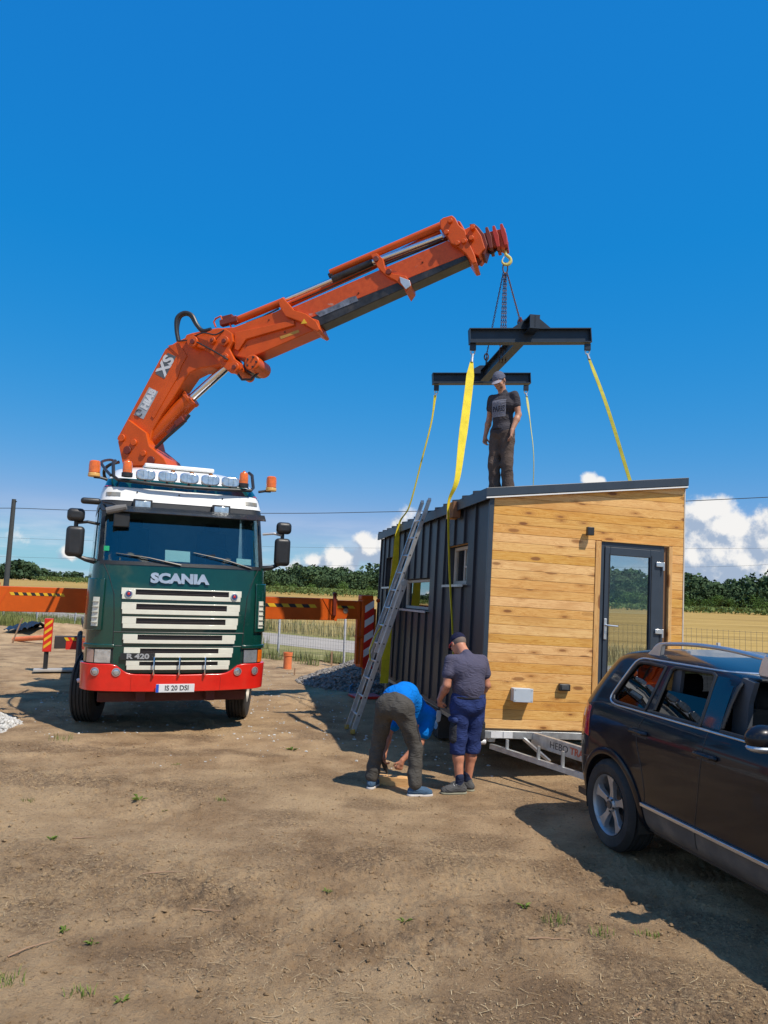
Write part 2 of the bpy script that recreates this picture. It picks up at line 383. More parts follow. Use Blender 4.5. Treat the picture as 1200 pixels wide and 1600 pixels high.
def dirt_mat():
    m = bpy.data.materials.new('bare_soil'); m.use_nodes = True; k = NT(m.node_tree); b = k.n['Principled BSDF']
    geo = k.new('ShaderNodeNewGeometry'); P = geo.outputs['Position']
    big = k.noise(P, 0.45, 4, 0.6); med = k.noise(P, 1.7, 6, 0.62); fine = k.noise(P, 34, 6, 0.75); vf = k.noise(P, 150, 3, 0.75)
    at_ = k.new('ShaderNodeAttribute', attribute_name='dug'); dug = at_.outputs['Fac']
    c = k.mix(k.smooth(med, 0.32, 0.68), (0.315, 0.200, 0.107), (0.530, 0.362, 0.205))
    c = k.mix(k.math('MULTIPLY', k.smooth(big, 0.42, 0.66), 0.6), c, (0.620, 0.435, 0.245))
    c = k.mix(k.math('MULTIPLY', k.smooth(fine, 0.54, 0.66), 0.60), c, (0.160, 0.108, 0.068))
    c = k.mix(k.math('MULTIPLY', k.smooth(vf, 0.58, 0.68), 0.60), c, (0.58, 0.47, 0.32))
    c = k.mix(k.math('MULTIPLY', k.math('MULTIPLY', dug, k.smooth(fine, 0.30, 0.62)), 0.8), c, (0.150, 0.098, 0.060))
    # straw-coloured chaff, stretched fibres in two directions
    for ang, sc in ((20, 1.0), (-50, 0.8)):
        mp = k.new('ShaderNodeMapping'); k.l.new(P, mp.inputs[0]); mp.inputs['Rotation'].default_value = (0, 0, R_(ang)); mp.inputs['Scale'].default_value = (14 * sc, 90 * sc, 1)
        w = k.noise(mp.outputs[0], 1.0, 2, 0.5, 0.6)
        c = k.mix(k.math('MULTIPLY', k.math('MULTIPLY', k.smooth(w, 0.66, 0.74), k.smooth(med, 0.35, 0.6)), 0.55), c, (0.58, 0.48, 0.29))
    k.put(b.inputs['Base Color'], c); b.inputs['Roughness'].default_value = 0.95; b.inputs['Specular IOR Level'].default_value = 0.15
    h = k.math('ADD', k.math('MULTIPLY', fine, 1.0), k.math('MULTIPLY', vf, 0.35))
    bn = k.new('ShaderNodeBump', i_Strength=1.0, i_Distance=0.035); k.put(bn.inputs['Height'], h); k.l.new(bn.outputs[0], b.inputs['Normal'])
    return m

def field_mat(name, a, b2, streak=(1, 9), ang=8, sc=0.35, third=None):
    m = bpy.data.materials.new(name); m.use_nodes = True; k = NT(m.node_tree); b = k.n['Principled BSDF']
    geo = k.new('ShaderNodeNewGeometry'); P = geo.outputs['Position']
    mp = k.new('ShaderNodeMapping'); k.l.new(P, mp.inputs[0]); mp.inputs['Rotation'].default_value = (0, 0, R_(ang)); mp.inputs['Scale'].default_value = (streak[0], streak[1], 1)
    n = k.noise(mp.outputs[0], sc * .3, 5, 0.6); n2 = k.noise(P, 3.0, 5, 0.7); n3 = k.noise(P, 0.06, 3, 0.5)
    c = k.mix(k.smooth(n, 0.35, 0.65), a, b2); c = k.mix(k.math('MULTIPLY', k.smooth(n2, 0.45, 0.7), 0.4), c, tuple(x * 0.62 for x in a))
    c = k.mix(k.math('MULTIPLY', k.smooth(n3, 0.4, 0.65), 0.45), c, third or tuple(min(1, x * 1.2) for x in b2))
    k.put(b.inputs['Base Color'], c); b.inputs['Roughness'].default_value = 0.9; b.inputs['Specular IOR Level'].default_value = 0.1
    bn = k.new('ShaderNodeBump', i_Strength=0.8, i_Distance=0.1); k.put(bn.inputs['Height'], n2); k.l.new(bn.outputs[0], b.inputs['Normal'])
    return m

def leaf_mat(name, lo, hi, scale=0.25):
    m = bpy.data.materials.new(name); m.use_nodes = True; k = NT(m.node_tree); b = k.n['Principled BSDF']
    geo = k.new('ShaderNodeNewGeometry'); n = k.noise(geo.outputs['Position'], scale, 4, 0.6)
    r = geo.outputs['Random Per Island']
    c = k.mix(k.math('ADD', k.math('MULTIPLY', k.smooth(n, 0.3, 0.7), 0.6), k.math('MULTIPLY', r, 0.4)), lo, hi)
    k.put(b.inputs['Base Color'], c); b.inputs['Roughness'].default_value = 0.75; b.inputs['Specular IOR Level'].default_value = 0.2
    return m

def wood_mat(name='oiled_pine', along='X', tone=1.0, knots=True):
    """boards; grain runs along the object's local axis, each board has its own shift from Object Info"""
    m = bpy.data.materials.new(name); m.use_nodes = True; k = NT(m.node_tree); b = k.n['Principled BSDF']
    tc = k.new('ShaderNodeTexCoord'); oi = k.new('ShaderNodeObjectInfo'); rnd = oi.outputs['Random']
    sh = k.new('ShaderNodeCombineXYZ'); k.put(sh.inputs[0], k.math('MULTIPLY', rnd, 37.0)); k.put(sh.inputs[1], k.math('MULTIPLY', rnd, 11.0)); k.put(sh.inputs[2], k.math('MULTIPLY', rnd, 83.0))
    ad = k.new('ShaderNodeVectorMath', operation='ADD'); k.l.new(tc.outputs['Object'], ad.inputs[0]); k.l.new(sh.outputs[0], ad.inputs[1])
    def mp(x, y, z):
        n = k.new('ShaderNodeMapping'); k.l.new(ad.outputs[0], n.inputs[0]); s = (x, y, z) if along == 'X' else ((z, y, x) if along == 'Z' else (y, x, z)); n.inputs['Scale'].default_value = s; return n.outputs[0]
    # knots: cells stretched along the grain
    vo = k.new('ShaderNodeTexVoronoi', feature='F1', voronoi_dimensions='2D'); vo.inputs['Scale'].default_value = 1.0; vo.inputs['Randomness'].default_value = 0.95; vs_ = k.new('ShaderNodeSeparateXYZ'); k.l.new(mp(2.6, 3.0, 8.0), vs_.inputs[0]); vc_ = k.new('ShaderNodeCombineXYZ'); k.l.new(vs_.outputs[0], vc_.inputs[0]); k.l.new(vs_.outputs[2], vc_.inputs[1]); k.l.new(vc_.outputs[0], vo.inputs['Vector'])
    kd = vo.outputs['Distance']; pick = k.new('ShaderNodeSeparateColor'); k.l.new(vo.outputs['Color'], pick.inputs[0])
    big = k.smooth(pick.outputs[0], 0.42, 0.6)
    near = k.math('MULTIPLY', k.smooth(kd, 0.34, 0.02), big)
    g1 = k.noise(mp(1.2, 10, 26), 1.0, 5, 0.6, 1.2)
    wv = k.math('ADD', k.math('MULTIPLY', g1, 9.0), k.math('MULTIPLY', near, 5.0))
    ring = k.math('ABSOLUTE', k.math('SINE', k.math('MULTIPLY', wv, 3.0)))
    fine = k.noise(mp(3, 60, 190), 1.0, 3, 0.6)
    base = k.ramp(k.math('ADD', k.math('MULTIPLY', ring, 0.6), k.math('MULTIPLY', fine, 0.4)), [(0.0, (0.42, 0.155, 0.022)), (0.30, (0.68, 0.325, 0.062)), (0.62, (0.79, 0.435, 0.105)), (1.0, (0.88, 0.54, 0.17))])
    tn = k.new('ShaderNodeHueSaturation'); k.put(tn.inputs['Color'], base); k.put(tn.inputs['Hue'], k.math('ADD', 0.494, k.math('MULTIPLY', rnd, 0.007)))
    rb = k.math('FRACT', k.math('MULTIPLY', rnd, 7.31))
    k.put(tn.inputs['Value'], k.math('MULTIPLY', k.math('ADD', 0.90, k.math('MULTIPLY', rb, 0.18)), tone)); k.put(tn.inputs['Saturation'], k.math('SUBTRACT', 1.02, k.math('MULTIPLY', rb, 0.16)))
    c = tn.outputs[0]
    if knots:
        c = k.mix(k.math('MULTIPLY', near, 0.7), c, (0.42, 0.17, 0.04)); sm_ = k.noise(mp(1.0, 2.0, 4.0), 1.0, 3, .6); c = k.mix(k.math('MULTIPLY', k.smooth(sm_, .50, .72), 0.5), c, (0.50, 0.21, 0.045))
        kr = k.math('ADD', 0.05, k.math('MULTIPLY', k.math('POWER', pick.outputs[1], 2.0), 0.19)); kk = k.math('ADD', kd, k.math('MULTIPLY', k.math('SUBTRACT', k.noise(mp(9, 9, 40), 1.0, 3, .6), 0.5), 0.12)); kq = k.smooth(k.math('SUBTRACT', kk, kr), 0.03, -0.03)
        c = k.mix(k.math('MULTIPLY', k.math('MULTIPLY', kq, big), k.math('ADD', 0.45, k.math('MULTIPLY', pick.outputs[2], 0.5))), c, (0.20, 0.075, 0.026))
    k.put(b.inputs['Base Color'], c); b.inputs['Roughness'].default_value = 0.5; b.inputs['Specular IOR Level'].default_value = 0.35
    bn = k.new('ShaderNodeBump', i_Strength=0.25, i_Distance=0.003); k.put(bn.inputs['Height'], fine); k.l.new(bn.outputs[0], b.inputs['Normal'])
    return m

def orange_worn_mat():
    """crane paint rubbed through to grey, greasy along the lower half of the sliding sections"""
    m = bpy.data.materials.new('worn_orange_paint'); m.use_nodes = True; k = NT(m.node_tree); b = k.n['Principled BSDF']
    tc = k.new('ShaderNodeTexCoord'); P = tc.outputs['Object']
    mp = k.new('ShaderNodeMapping'); k.l.new(P, mp.inputs[0]); mp.inputs['Rotation'].default_value = (0, R_(22), 0); mp.inputs['Scale'].default_value = (1.0, 5, 7)
    n = k.noise(mp.outputs[0], 1.4, 6, 0.6); n2 = k.noise(P, 12, 4, 0.6)
    c = k.mix(k.smooth(n2, 0.3, 0.7), (0.50, 0.065, 0.004), (0.60, 0.085, 0.007))
    c = k.mix(k.math('MULTIPLY', k.smooth(n, 0.64, 0.70), 0.6), c, (0.42, 0.34, 0.29))
    c = k.mix(k.math('MULTIPLY', k.smooth(n, 0.36, 0.28), 0.5), c, (0.16, 0.05, 0.02))
    k.put(b.inputs['Base Color'], c); b.inputs['Roughness'].default_value = 0.42
    return m

ORANGE = mat('crane_orange', (0.60, 0.086, 0.005), 0.42, var=0.12, scale=3, coat=0.1, spec=.35, dirt=0.12, dirtcol=(0.20, 0.045, 0.015), dscale=5)
ORANGE2 = mat('outrigger_orange', (0.58, 0.095, 0.006), 0.5, var=0.12, scale=3, spec=.3, dirt=0.15, dirtcol=(0.30, 0.09, 0.03), dscale=4)
ORANGE_D = mat('orange_inner_section', (0.16, 0.022, 0.010), 0.5, dirt=.2)
WORN = orange_worn_mat()
GREASE = mat('greased_steel', (0.035, 0.035, 0.037), 0.33, metal=0.3, var=0.5, scale=5, dirt=0.3, dirtcol=(0.16, 0.14, 0.13))
CHROME = mat('chrome', (0.75, 0.76, 0.78), 0.14, metal=1.0, var=0.05)
STEEL = mat('galvanised_steel', (0.55, 0.57, 0.58), 0.42, metal=0.75, var=0.18, scale=14, bump=.1)
ALU = mat('aluminium', (0.62, 0.65, 0.68), 0.38, metal=0.7, var=0.12, scale=9, dirt=.15, dirtcol=(.4, .38, .34))
BLACKP = mat('black_plastic', (0.022, 0.023, 0.025), 0.42, var=0.2, bump=.1, dirt=.1, dirtcol=(.09, .08, .07))
RUBBER = mat('rubber', (0.028, 0.027, 0.026), 0.8, var=0.25, bump=.3, dirt=0.45, dirtcol=(0.13, 0.105, 0.08), dscale=3)
GREEN = mat('dark_green_paint', (0.003, 0.046, 0.034), 0.24, var=0.10, coat=0.7, dirt=0.16, dirtcol=(0.045, .075, .055), dscale=1.6)
WHITEP = mat('white_paint', (0.80, 0.80, 0.78), 0.3, var=0.04, coat=0.4, dirt=0.05, dirtcol=(.5, .48, .42))
CREAM = mat('cream_paint', (0.74, 0.73, 0.62), 0.35, var=0.04, coat=0.3, dirt=.06, dirtcol=(.4, .36, .28))
RED = mat('red_paint', (0.72, 0.018, 0.010), 0.25, var=0.08, coat=0.6, dirt=.06, dirtcol=(.3, .1, .07))
REDST = mat('red_reflective', (0.62, 0.025, 0.015), 0.4, var=.1, dirt=.1)
WHITEST = mat('white_reflective', (0.72, 0.73, 0.74), 0.4, var=.08, dirt=.15, dirtcol=(.45, .4, .33))
YELST = mat('yellow_tape', (0.75, 0.45, 0.02), 0.45, var=.1, dirt=.12)
BLKST = mat('black_tape', (0.025, 0.022, 0.02), 0.5)
AMBER = mat('amber_lens', (0.80, 0.16, 0.008), 0.12, coat=1.0, var=.2, scale=20)
BRASS = mat('brass', (0.45, 0.26, 0.10), .4, metal=.6)
LENS = mat('clear_lamp_lens', (0.62, 0.66, 0.70), 0.12, metal=0.7, var=0.22, scale=16, bump=0.35, bscale=14)
DARKGLASS = glass_mat('windscreen_glass', (0.72, 0.86, 0.86), ior=1.7, trans=0.95)
CLEARGLASS = glass_mat('window_glass', (0.93, 0.95, 0.95), ior=1.45, trans=0.985)
CARGLASS = glass_mat('tinted_glass', (0.05, 0.06, 0.07), ior=1.45, trans=0.97)
INTER = mat('cab_interior', (0.028, 0.03, 0.032), 0.9)
INTERL = mat('grey_upholstery', (0.16, 0.17, 0.18), 0.85)
ANTHR = mat('anthracite_sheet', (0.022, 0.027, 0.038), 0.45, var=0.10, scale=2, dirt=0.12, dirtcol=(.08, .08, .085), dscale=1.5)
ANTHF = mat('anthracite_trim_sunlit', (0.036, 0.050, 0.070), 0.38, var=0.08)  # lighter than the sheet: sunlight on the fascia put into the colour
PINE = wood_mat('oiled_pine', 'X'); PINEV = wood_mat('oiled_pine_upright', 'Z', 0.82); PINEC = wood_mat('raw_pine_block', 'X', 0.9, False)
GREYBOX = mat('grey_box_plastic', (0.50, 0.56, 0.62), 0.45, var=.05)
FRAMEBL = mat('blue_grey_steel', (0.016, 0.026, 0.042), 0.42, metal=0.1, var=0.25, scale=5, dirt=0.15, dirtcol=(.06, .06, .065))
CHAINM = mat('rusty_chain', (0.10, 0.055, 0.04), 0.6, metal=0.6, var=.4, scale=20)
YELLOW = mat('yellow_webbing', (0.78, 0.62, 0.02), 0.7, var=.12, scale=10, bump=.6, bscale=120, dirt=.2, dirtcol=(.35, .30, .06), dscale=7)
OLIVE = mat('worn_yellow_webbing', (0.50, 0.46, 0.05), 0.75, var=.15, scale=10, bump=.6, bscale=120, dirt=.4, dirtcol=(.22, .20, .05), dscale=7)
PALEY = mat('faded_yellow_webbing', (0.62, 0.60, 0.22), 0.75, var=.1, scale=10, bump=.4)
SKIN = mat('skin', (0.46, 0.235, 0.150), 0.5, var=0.14, scale=18, spec=.4)
SKINR = mat('sunburnt_skin', (0.50, 0.215, 0.130), 0.5, var=0.14, scale=18, spec=.4)
HAIRD = mat('dark_hair', (0.03, 0.02, 0.014), 0.7, bump=.8)
def cloth(name, col, **kw):
    m = mat(name, col, 0.9, var=kw.pop('var', .16), scale=7, spec=.2, **kw); k = NT(m.node_tree); b = k.n['Principled BSDF']; tc = k.new('ShaderNodeTexCoord')
    mp = k.new('ShaderNodeMapping'); k.l.new(tc.outputs['Object'], mp.inputs[0]); mp.inputs['Rotation'].default_value = (.5, .3, 0); mp.inputs['Scale'].default_value = (1.0, 1.0, 1.9)
    f = k.noise(mp.outputs[0], 6.5, 2.5, 0.5, 1.8); ridge = k.math('ABSOLUTE', k.math('SUBTRACT', f, 0.5)); fine = k.noise(tc.outputs['Object'], 150, 2, .5)
    bn = k.new('ShaderNodeBump', i_Strength=0.45, i_Distance=0.045); k.put(bn.inputs['Height'], k.math('ADD', k.math('MULTIPLY', ridge, 1.4), k.math('MULTIPLY', fine, 0.015))); k.l.new(bn.outputs[0], b.inputs['Normal'])
    return m
CARPAINT = mat('dark_blue_car_paint', (0.006, 0.007, 0.012), 0.30, metal=0.0, var=.2, coat=.42, spec=.2, dirt=.08, dirtcol=(.045,.042,.04), dscale=3)
CARTRIM = mat('dusty_sill_plastic', (0.10, 0.09, 0.08), 0.7, dirt=.7, dirtcol=(.24, .19, .14), dscale=4)
SATIN = mat('satin_aluminium', (0.66, 0.68, 0.70), 0.3, metal=.85, var=.05)
ALLOY = mat('alloy_wheel', (0.42, 0.43, 0.44), 0.4, metal=.7, var=.1, dirt=.3, dirtcol=(.22, .18, .14), dscale=9)
REDGL = mat('red_lens', (0.55, 0.012, 0.01), 0.12, coat=1.0)
GRAVELD = mat('grey_stones', (0.235, 0.215, 0.195), 0.9, var=.4, scale=9, bump=.8, bscale=30)
GRAVELW = mat('pale_stones', (0.52, 0.51, 0.48), 0.9, var=.25, scale=9, bump=.8, bscale=30)
GREENL = leaf_mat('weed_leaf', (0.075, 0.13, 0.020), (0.20, 0.26, 0.055), 9)
STRAW = leaf_mat('straw', (0.34, 0.25, 0.14), (0.58, 0.45, 0.27), 7)
# ---------------------------------------------------------------- ground
DIRT = dirt_mat()
PATCH = [(-1.9, 8.3, .7, .035), (-.55, 9.0, .5, .02), (-1.2, 5.6, .6, .04), (0.35, 4.9, .35, .05), (-0.35, 3.45, .5, .05), (-1.7, 3.5, .5, .045), (1.1, 5.3, .5, .03), (0.7, 6.4, .4, .025),
         (-3.6, 8.6, .8, .03), (-2.6, 6.0, .9, .03), (0.9, 3.4, .5, .04), (1.8, 4.2, .4, .03), (-0.3, 6.6, .6, .03)]
def relief(x, y):
    """height of the dug-over yard, metres"""
    z = (fbm(x * .35, y * .35, 3, 4) - .5) * .10
    z += (fbm(x * 2.2, y * 2.2, 11, 4) - .5) * .050
    rough = np.clip((fbm(x * .9, y * .9, 23, 3) - .45) * 4, 0, 1)
    z += (fbm(x * 8, y * 8, 31, 4) - .5) * (.012 + .045 * rough)
    z += (fbm(x * 26, y * 26, 41, 3) - .5) * (.008 + .028 * rough)
    # wheel ruts: two pairs of shallow bands with lug marks
    for (ax, ay, ang, w) in ((-1.0, 3.1, 4, .30), (1.6, 4.1, -62, .26), (0.2, 5.9, 14, .3), (-3.5, 9.3, 8, .3), (-.6, 7.1, 170, .28)):
        c, s = math.cos(R_(ang)), math.sin(R_(ang)); u = (x - ax) * c + (y - ay) * s; v = -(x - ax) * s + (y - ay) * c + .12 * np.sin(u * .5)
        band = np.exp(-(v / w) ** 4) * np.clip(fbm(u * .3 + 5, v * .1, 57, 2) * 2 - .5, 0, 1)
        z += band * (-.026 + .007 * np.sin(u * 2 * np.pi / .065 + 2.2 * np.sign(np.sin(v * 26))) * (np.abs(v) < w * .85))
        z += .018 * np.exp(-((np.abs(v) - w * 1.15) / .07) ** 2) * np.clip(fbm(u, v, 61, 2) * 2 - .4, 0, 1)
    for (px, py, r, h) in PATCH:
        g = np.exp(-(((x - px) / (1.7 * r)) ** 2 + ((y - py) / r) ** 2) * 1.5); z += g * (h * .5 + (fbm(x * 17, y * 17, 71, 4) - .45) * .075)
    return z
def ground_z(x, y):
    r = np.hypot(x, y); fade = np.clip((34 - r) / 14, 0, 1)
    side = np.clip((np.hypot(x - .5, y - 8.5) - 1.3) / 1.5, .25, 1)          # trodden flat where the men work
    return relief(x, y) * fade * side
th = np.concatenate([np.radians(np.linspace(-44, 44, 800)), np.radians(np.linspace(46, 314, 80))])
rr = np.concatenate([[0.3], np.geomspace(1.2, 36, 640), np.geomspace(38, 1500, 40)])
T, Rr = np.meshgrid(th, rr); X = Rr * np.sin(T); Y = Rr * np.cos(T); Z = ground_z(X, Y)
nr, nt = T.shape; ids = np.arange(nr * nt).reshape(nr, nt); nxt = np.roll(ids, -1, axis=1)
fc = np.stack([ids[:-1], ids[1:], nxt[1:], nxt[:-1]], -1).reshape(-1, 4)[:, ::-1]
def dug_mask(x, y):
    d = np.clip((fbm(x * 1.3, y * 1.9, 123, 4) - .56) * 6, 0, .8)
    for (px, py, r, h) in PATCH: d = d + 1.1 * np.exp(-(((x - px) / (1.5 * r)) ** 2 + ((y - py) / (.9 * r)) ** 2) * 1.6) * (fbm(x * 5, y * 5, 77, 3) * 1.6 - .1)
    return np.clip(d, 0, 1)
ground = arr_mesh('ground', np.stack([X, Y, Z], -1).reshape(-1, 3), fc, DIRT, kind='structure')
if 0: c0 = MB().raw([(0.3 * math.sin(a), 0.3 * math.cos(a), float(ground_z(np.array(.3 * math.sin(a)), np.array(.3 * math.cos(a))))) for a in th[::8]], [tuple(range(len(th[::8])))])
_a = ground.data.attributes.new('dug', 'FLOAT', 'POINT'); _a.data.foreach_set('value', dug_mask(X, Y).ravel().astype(np.float32))
def gz(x, y): return float(ground_z(np.array(float(x)), np.array(float(y))))

# fence line: P(s) runs left-right, beyond it a gravel road and the fields
FA = Vector((-3.0, 23.2, 0)); FD = Vector((.757, -.653, 0)); FN = Vector((.653, .757, 0))
def fl(s, t, z=0.0): return FA + FD * s + FN * t + Vector((0, 0, z))
def strip(name, t0, t1, z, m, kind='structure', s0=-500, s1=160, n=1):
    mb = MB(); ts = np.linspace(0, 1, n + 1)
    mb.raw([fl(s0, t0, z), fl(s1, t0, z), fl(s1, t1, z), fl(s0, t1, z)], [(0, 1, 2, 3)])
    return mb.build(name, m, kind=kind, smooth=0)
ROADM = field_mat('pale_gravel', (0.30, 0.27, 0.235), (0.40, 0.36, 0.31), (1, 3), -41, 2.0)
VERGE = field_mat('dry_verge', (0.20, 0.19, 0.07), (0.34, 0.29, 0.13), (1, 2), -41, 2.0, (0.14, 0.17, 0.05))
STUB = field_mat('stubble', (0.30, 0.190, 0.052), (0.50, 0.335, 0.115), (.05, .8), -14, 1.6, (0.50, 0.33, 0.10))
strip('verge', 0.5, 11, 0.030, VERGE)
strip('gravel_road', 3.2, 7.4, 0.036, ROADM)
strip('stubble_field', 11, 420, 0.030, STUB)

# leaf meshes -------------------------------------------------
def quads(cent, size, nrm_bias=None, aspect=1.0, seed=0):
    g = np.random.default_rng(seed); n = len(cent); a = g.normal(size=(n, 3))
    if nrm_bias is not None: a = a * .6 + nrm_bias
    a /= np.linalg.norm(a, axis=1)[:, None] + 1e-9; b = g.normal(size=(n, 3)); b -= a * (a * b).sum(1)[:, None]; b /= np.linalg.norm(b, axis=1)[:, None] + 1e-9
    c = np.cross(a, b); sz = (size * g.uniform(.6, 1.3, n))[:, None] if np.isscalar(size) else size[:, None]
    v = np.stack([cent + b * sz, cent + c * sz * aspect, cent - b * sz, cent - c * sz * aspect], 1).reshape(-1, 3)
    return v, np.arange(4 * n).reshape(-1, 4)
def crown(h, r, n, seed, leaf):
    """leaf quads of one crown: several lobes, denser at the skin"""
    g = np.random.default_rng(seed); C = []; NN = []
    L = g.integers(7, 12); lob = np.stack([g.normal(0, r * .42, L), g.normal(0, r * .42, L), h * g.uniform(.22, .84, L)], 1); lr = r * g.uniform(.38, .68, L)
    lr *= np.where(lob[:, 2] > h * .7, .75, 1)
    for i in range(L):
        m = n // L; d = g.normal(size=(m, 3)); d /= np.linalg.norm(d, axis=1)[:, None]; rad = lr[i] * (1 - .35 * g.random(m) ** 2)
        C.append(lob[i] + d * rad[:, None] * np.array([1, 1, .85])); NN.append(d)
    C = np.vstack(C); NN = np.vstack(NN); ok = C[:, 2] > .2; return quads(C[ok], leaf, NN[ok] * 1.0, .8, seed)
def wood(name, pts, m, hs, n, leaf, seed):
    kinds = [crown(1.0 * 8, 3.6 + .3 * i, n, seed + i, leaf) for i in range(6)]; VV = []; FF = []; b = 0; g = np.random.default_rng(seed)
    for i, (x, y, h, wd) in enumerate(pts):
        v, f = kinds[g.integers(6)]; a = g.uniform(0, 6.28); s = h / 8.0
        q = v * np.array([s * wd, s * wd, s]); q = np.stack([q[:, 0] * math.cos(a) - q[:, 1] * math.sin(a) + x, q[:, 0] * math.sin(a) + q[:, 1] * math.cos(a) + y, q[:, 2]], 1)
        VV.append(q); FF.append(f + b); b += len(v)
    return arr_mesh(name, np.vstack(VV), np.vstack(FF), m, smooth=False, kind='stuff')
WOODM = leaf_mat('hazed_wood_foliage', (0.036, 0.068, 0.030), (0.082, 0.132, 0.052), .12)  # distance haze put into the leaf colour, lighter and bluer
BUSHM = leaf_mat('light_bush_foliage', (0.045, 0.10, 0.018), (0.10, 0.17, 0.035), .2)
FARM = leaf_mat('far_tree_foliage', (0.035, 0.070, 0.035), (0.07, 0.115, 0.05), .05)
def line_pts(poly, step, rows, hfun, jit, seed, gap=5):
    g = np.random.default_rng(seed); out = []
    for (x0, y0), (x1, y1) in zip(poly[:-1], poly[1:]):
        L = math.hypot(x1 - x0, y1 - y0); n = int(L / step)
        for i in range(n):
            for r in range(rows):
                t = (i + g.uniform(-.3, .3)) / n; dx, dy = (x1 - x0) / L, (y1 - y0) / L
                x = x0 + (x1 - x0) * t + g.normal(0, jit); y = y0 + (y1 - y0) * t + r * gap + g.normal(0, jit)
                out.append((x, y, hfun(x / y, r, g), g.uniform(.8, 1.25)))
    return out
def hf(k, r, g):
    base = 9.0 + 1.0 * math.sin(k * 23 + 1.2) + 1.0 * math.sin(k * 51)
    if k > .35: base += 0.2
    return base * g.uniform(.74, 1.13) * (.78 if r == 0 else 1.0)
wood('deciduous_wood', line_pts([(-45, 262), (0, 246), (60, 212), (125, 188), (190, 180)], 3.6, 5, hf, 1.2, 5), WOODM, None, 1000, .42, 50)
wood('bushes', line_pts([(-38, 246), (-25, 243), (0, 232), (60, 202), (125, 180)], 4.2, 1, lambda k, r, g: g.uniform(2.6, 5.2) if g.random() > .25 else 2.2, 1.2, 8), BUSHM, None, 520, .32, 80)
wood('far_tree_line', line_pts([(-260, 430), (-150, 400), (-95, 380), (-45, 340)], 7.0, 3, lambda k, r, g: (6.2 + 2.6 * math.sin(k * 37) + 1.2 * math.sin(k * 91) + (1.8 if -.36 < k < -.30 or k < -.5 else 0)) * g.uniform(.7, 1.15), 2, 15), FARM, None, 420, .75, 150)
# standing maize beyond the stubble
def maize():
    g = np.random.default_rng(3); P = []
    segs = [((-60, 284), (-20, 232)), ((-20, 232), (10, 205)), ((10, 205), (60, 150)), ((60, 150), (130, 108))]
    n = 26000; a = g.random(n); C = np.zeros((n, 3)); edge = [(-150, 330), (-95, 292), (-30, 190), (10, 172), (45, 140), (80, 128), (140, 108)]
    E_ = np.array(edge, float); u = a * (len(edge) - 1); i = np.minimum(u.astype(int), len(edge) - 2); f = u - i
    base = E_[i] * (1 - f)[:, None] + E_[i + 1] * f[:, None]; dep = g.random(n) ** 1.5 * 45
    C[:, 0] = base[:, 0] + dep * .3; C[:, 1] = base[:, 1] + dep; hh = np.interp(C[:, 0] / C[:, 1], [-.4, -.1, .2, .4], [2.3, 1.9, 1.15, .95]); C[:, 2] = g.random(n) ** .5 * hh
    return arr_mesh('maize_crop', *quads(C, .34, None, .5, 9), leaf_mat('maize_leaf', (0.075, 0.115, 0.028), (0.15, 0.20, 0.06), .1), smooth=False, kind='stuff')
maize()

# grass and weeds along the fence (nobody could count the blades)
def blades(name, pts, h, w, m, seed, lean=.35, parent=None, kind='stuff'):
    g = np.random.default_rng(seed); n = len(pts); a = g.uniform(0, 6.283, n); hh = h * g.uniform(.5, 1.2, n); ln = g.uniform(0, lean, n) * hh
    d = np.stack([np.cos(a), np.sin(a), 0 * a], 1); s = np.stack([-np.sin(a), np.cos(a), 0 * a], 1) * w; P = np.array(pts); up = np.array([0, 0, 1])
    b0 = P - s; b1 = P + s; m0 = P + d * (ln * .35)[:, None] + up * (hh * .6)[:, None]; t = P + d * ln[:, None] + up * hh[:, None]
    v = np.stack([b0, b1, m0 + s * .7, m0 - s * .7, m0 - s * .7, m0 + s * .7, t + s * .1, t - s * .1], 1).reshape(-1, 3)
    i = np.arange(n)[:, None] * 8; f = np.vstack([i + np.array([0, 1, 2, 3]), i + np.array([4, 5, 6, 7])])
    return arr_mesh(name, v, f, m, parent=parent, smooth=False, kind=kind)
def band_pts(n, s0, s1, t0, t1, seed, clump=.8):
    g = np.random.default_rng(seed); s = g.uniform(s0, s1, n); t = g.uniform(t0, t1, n); keep = vnoise(s * 1.1, t * 1.3, seed) > 1 - clump
    s = s[keep]; t = t[keep]; x = FA.x + FD.x * s + FN.x * t; y = FA.y + FD.y * s + FN.y * t
    return np.stack([x, y, ground_z(x, y)], 1)
WEEDM = leaf_mat('roadside_grass', (0.12, 0.15, 0.04), (0.28, 0.29, 0.10), 1.2); DRYM = leaf_mat('dry_grass', (0.34, 0.28, 0.12), (0.50, 0.42, 0.22), 1.2)
blades('roadside_grass', band_pts(11000, -22, -2.2, -1.0, 1.6, 4, .85), .50, .012, WEEDM, 4)
blades('roadside_weeds', band_pts(3600, -2.5, 6, -.5, 1.0, 5, .5), .30, .012, leaf_mat('grey_green_weeds', (0.12, 0.15, 0.05), (0.26, 0.27, 0.12), 1.2), 5)
blades('dry_verge_grass', band_pts(9000, -26, 16, 8.0, 11.5, 6, .8), .55, .016, DRYM, 6)
blades('green_verge_grass', band_pts(3000, -26, 16, 7.6, 10.5, 7, .35), .55, .018, WEEDM, 7)

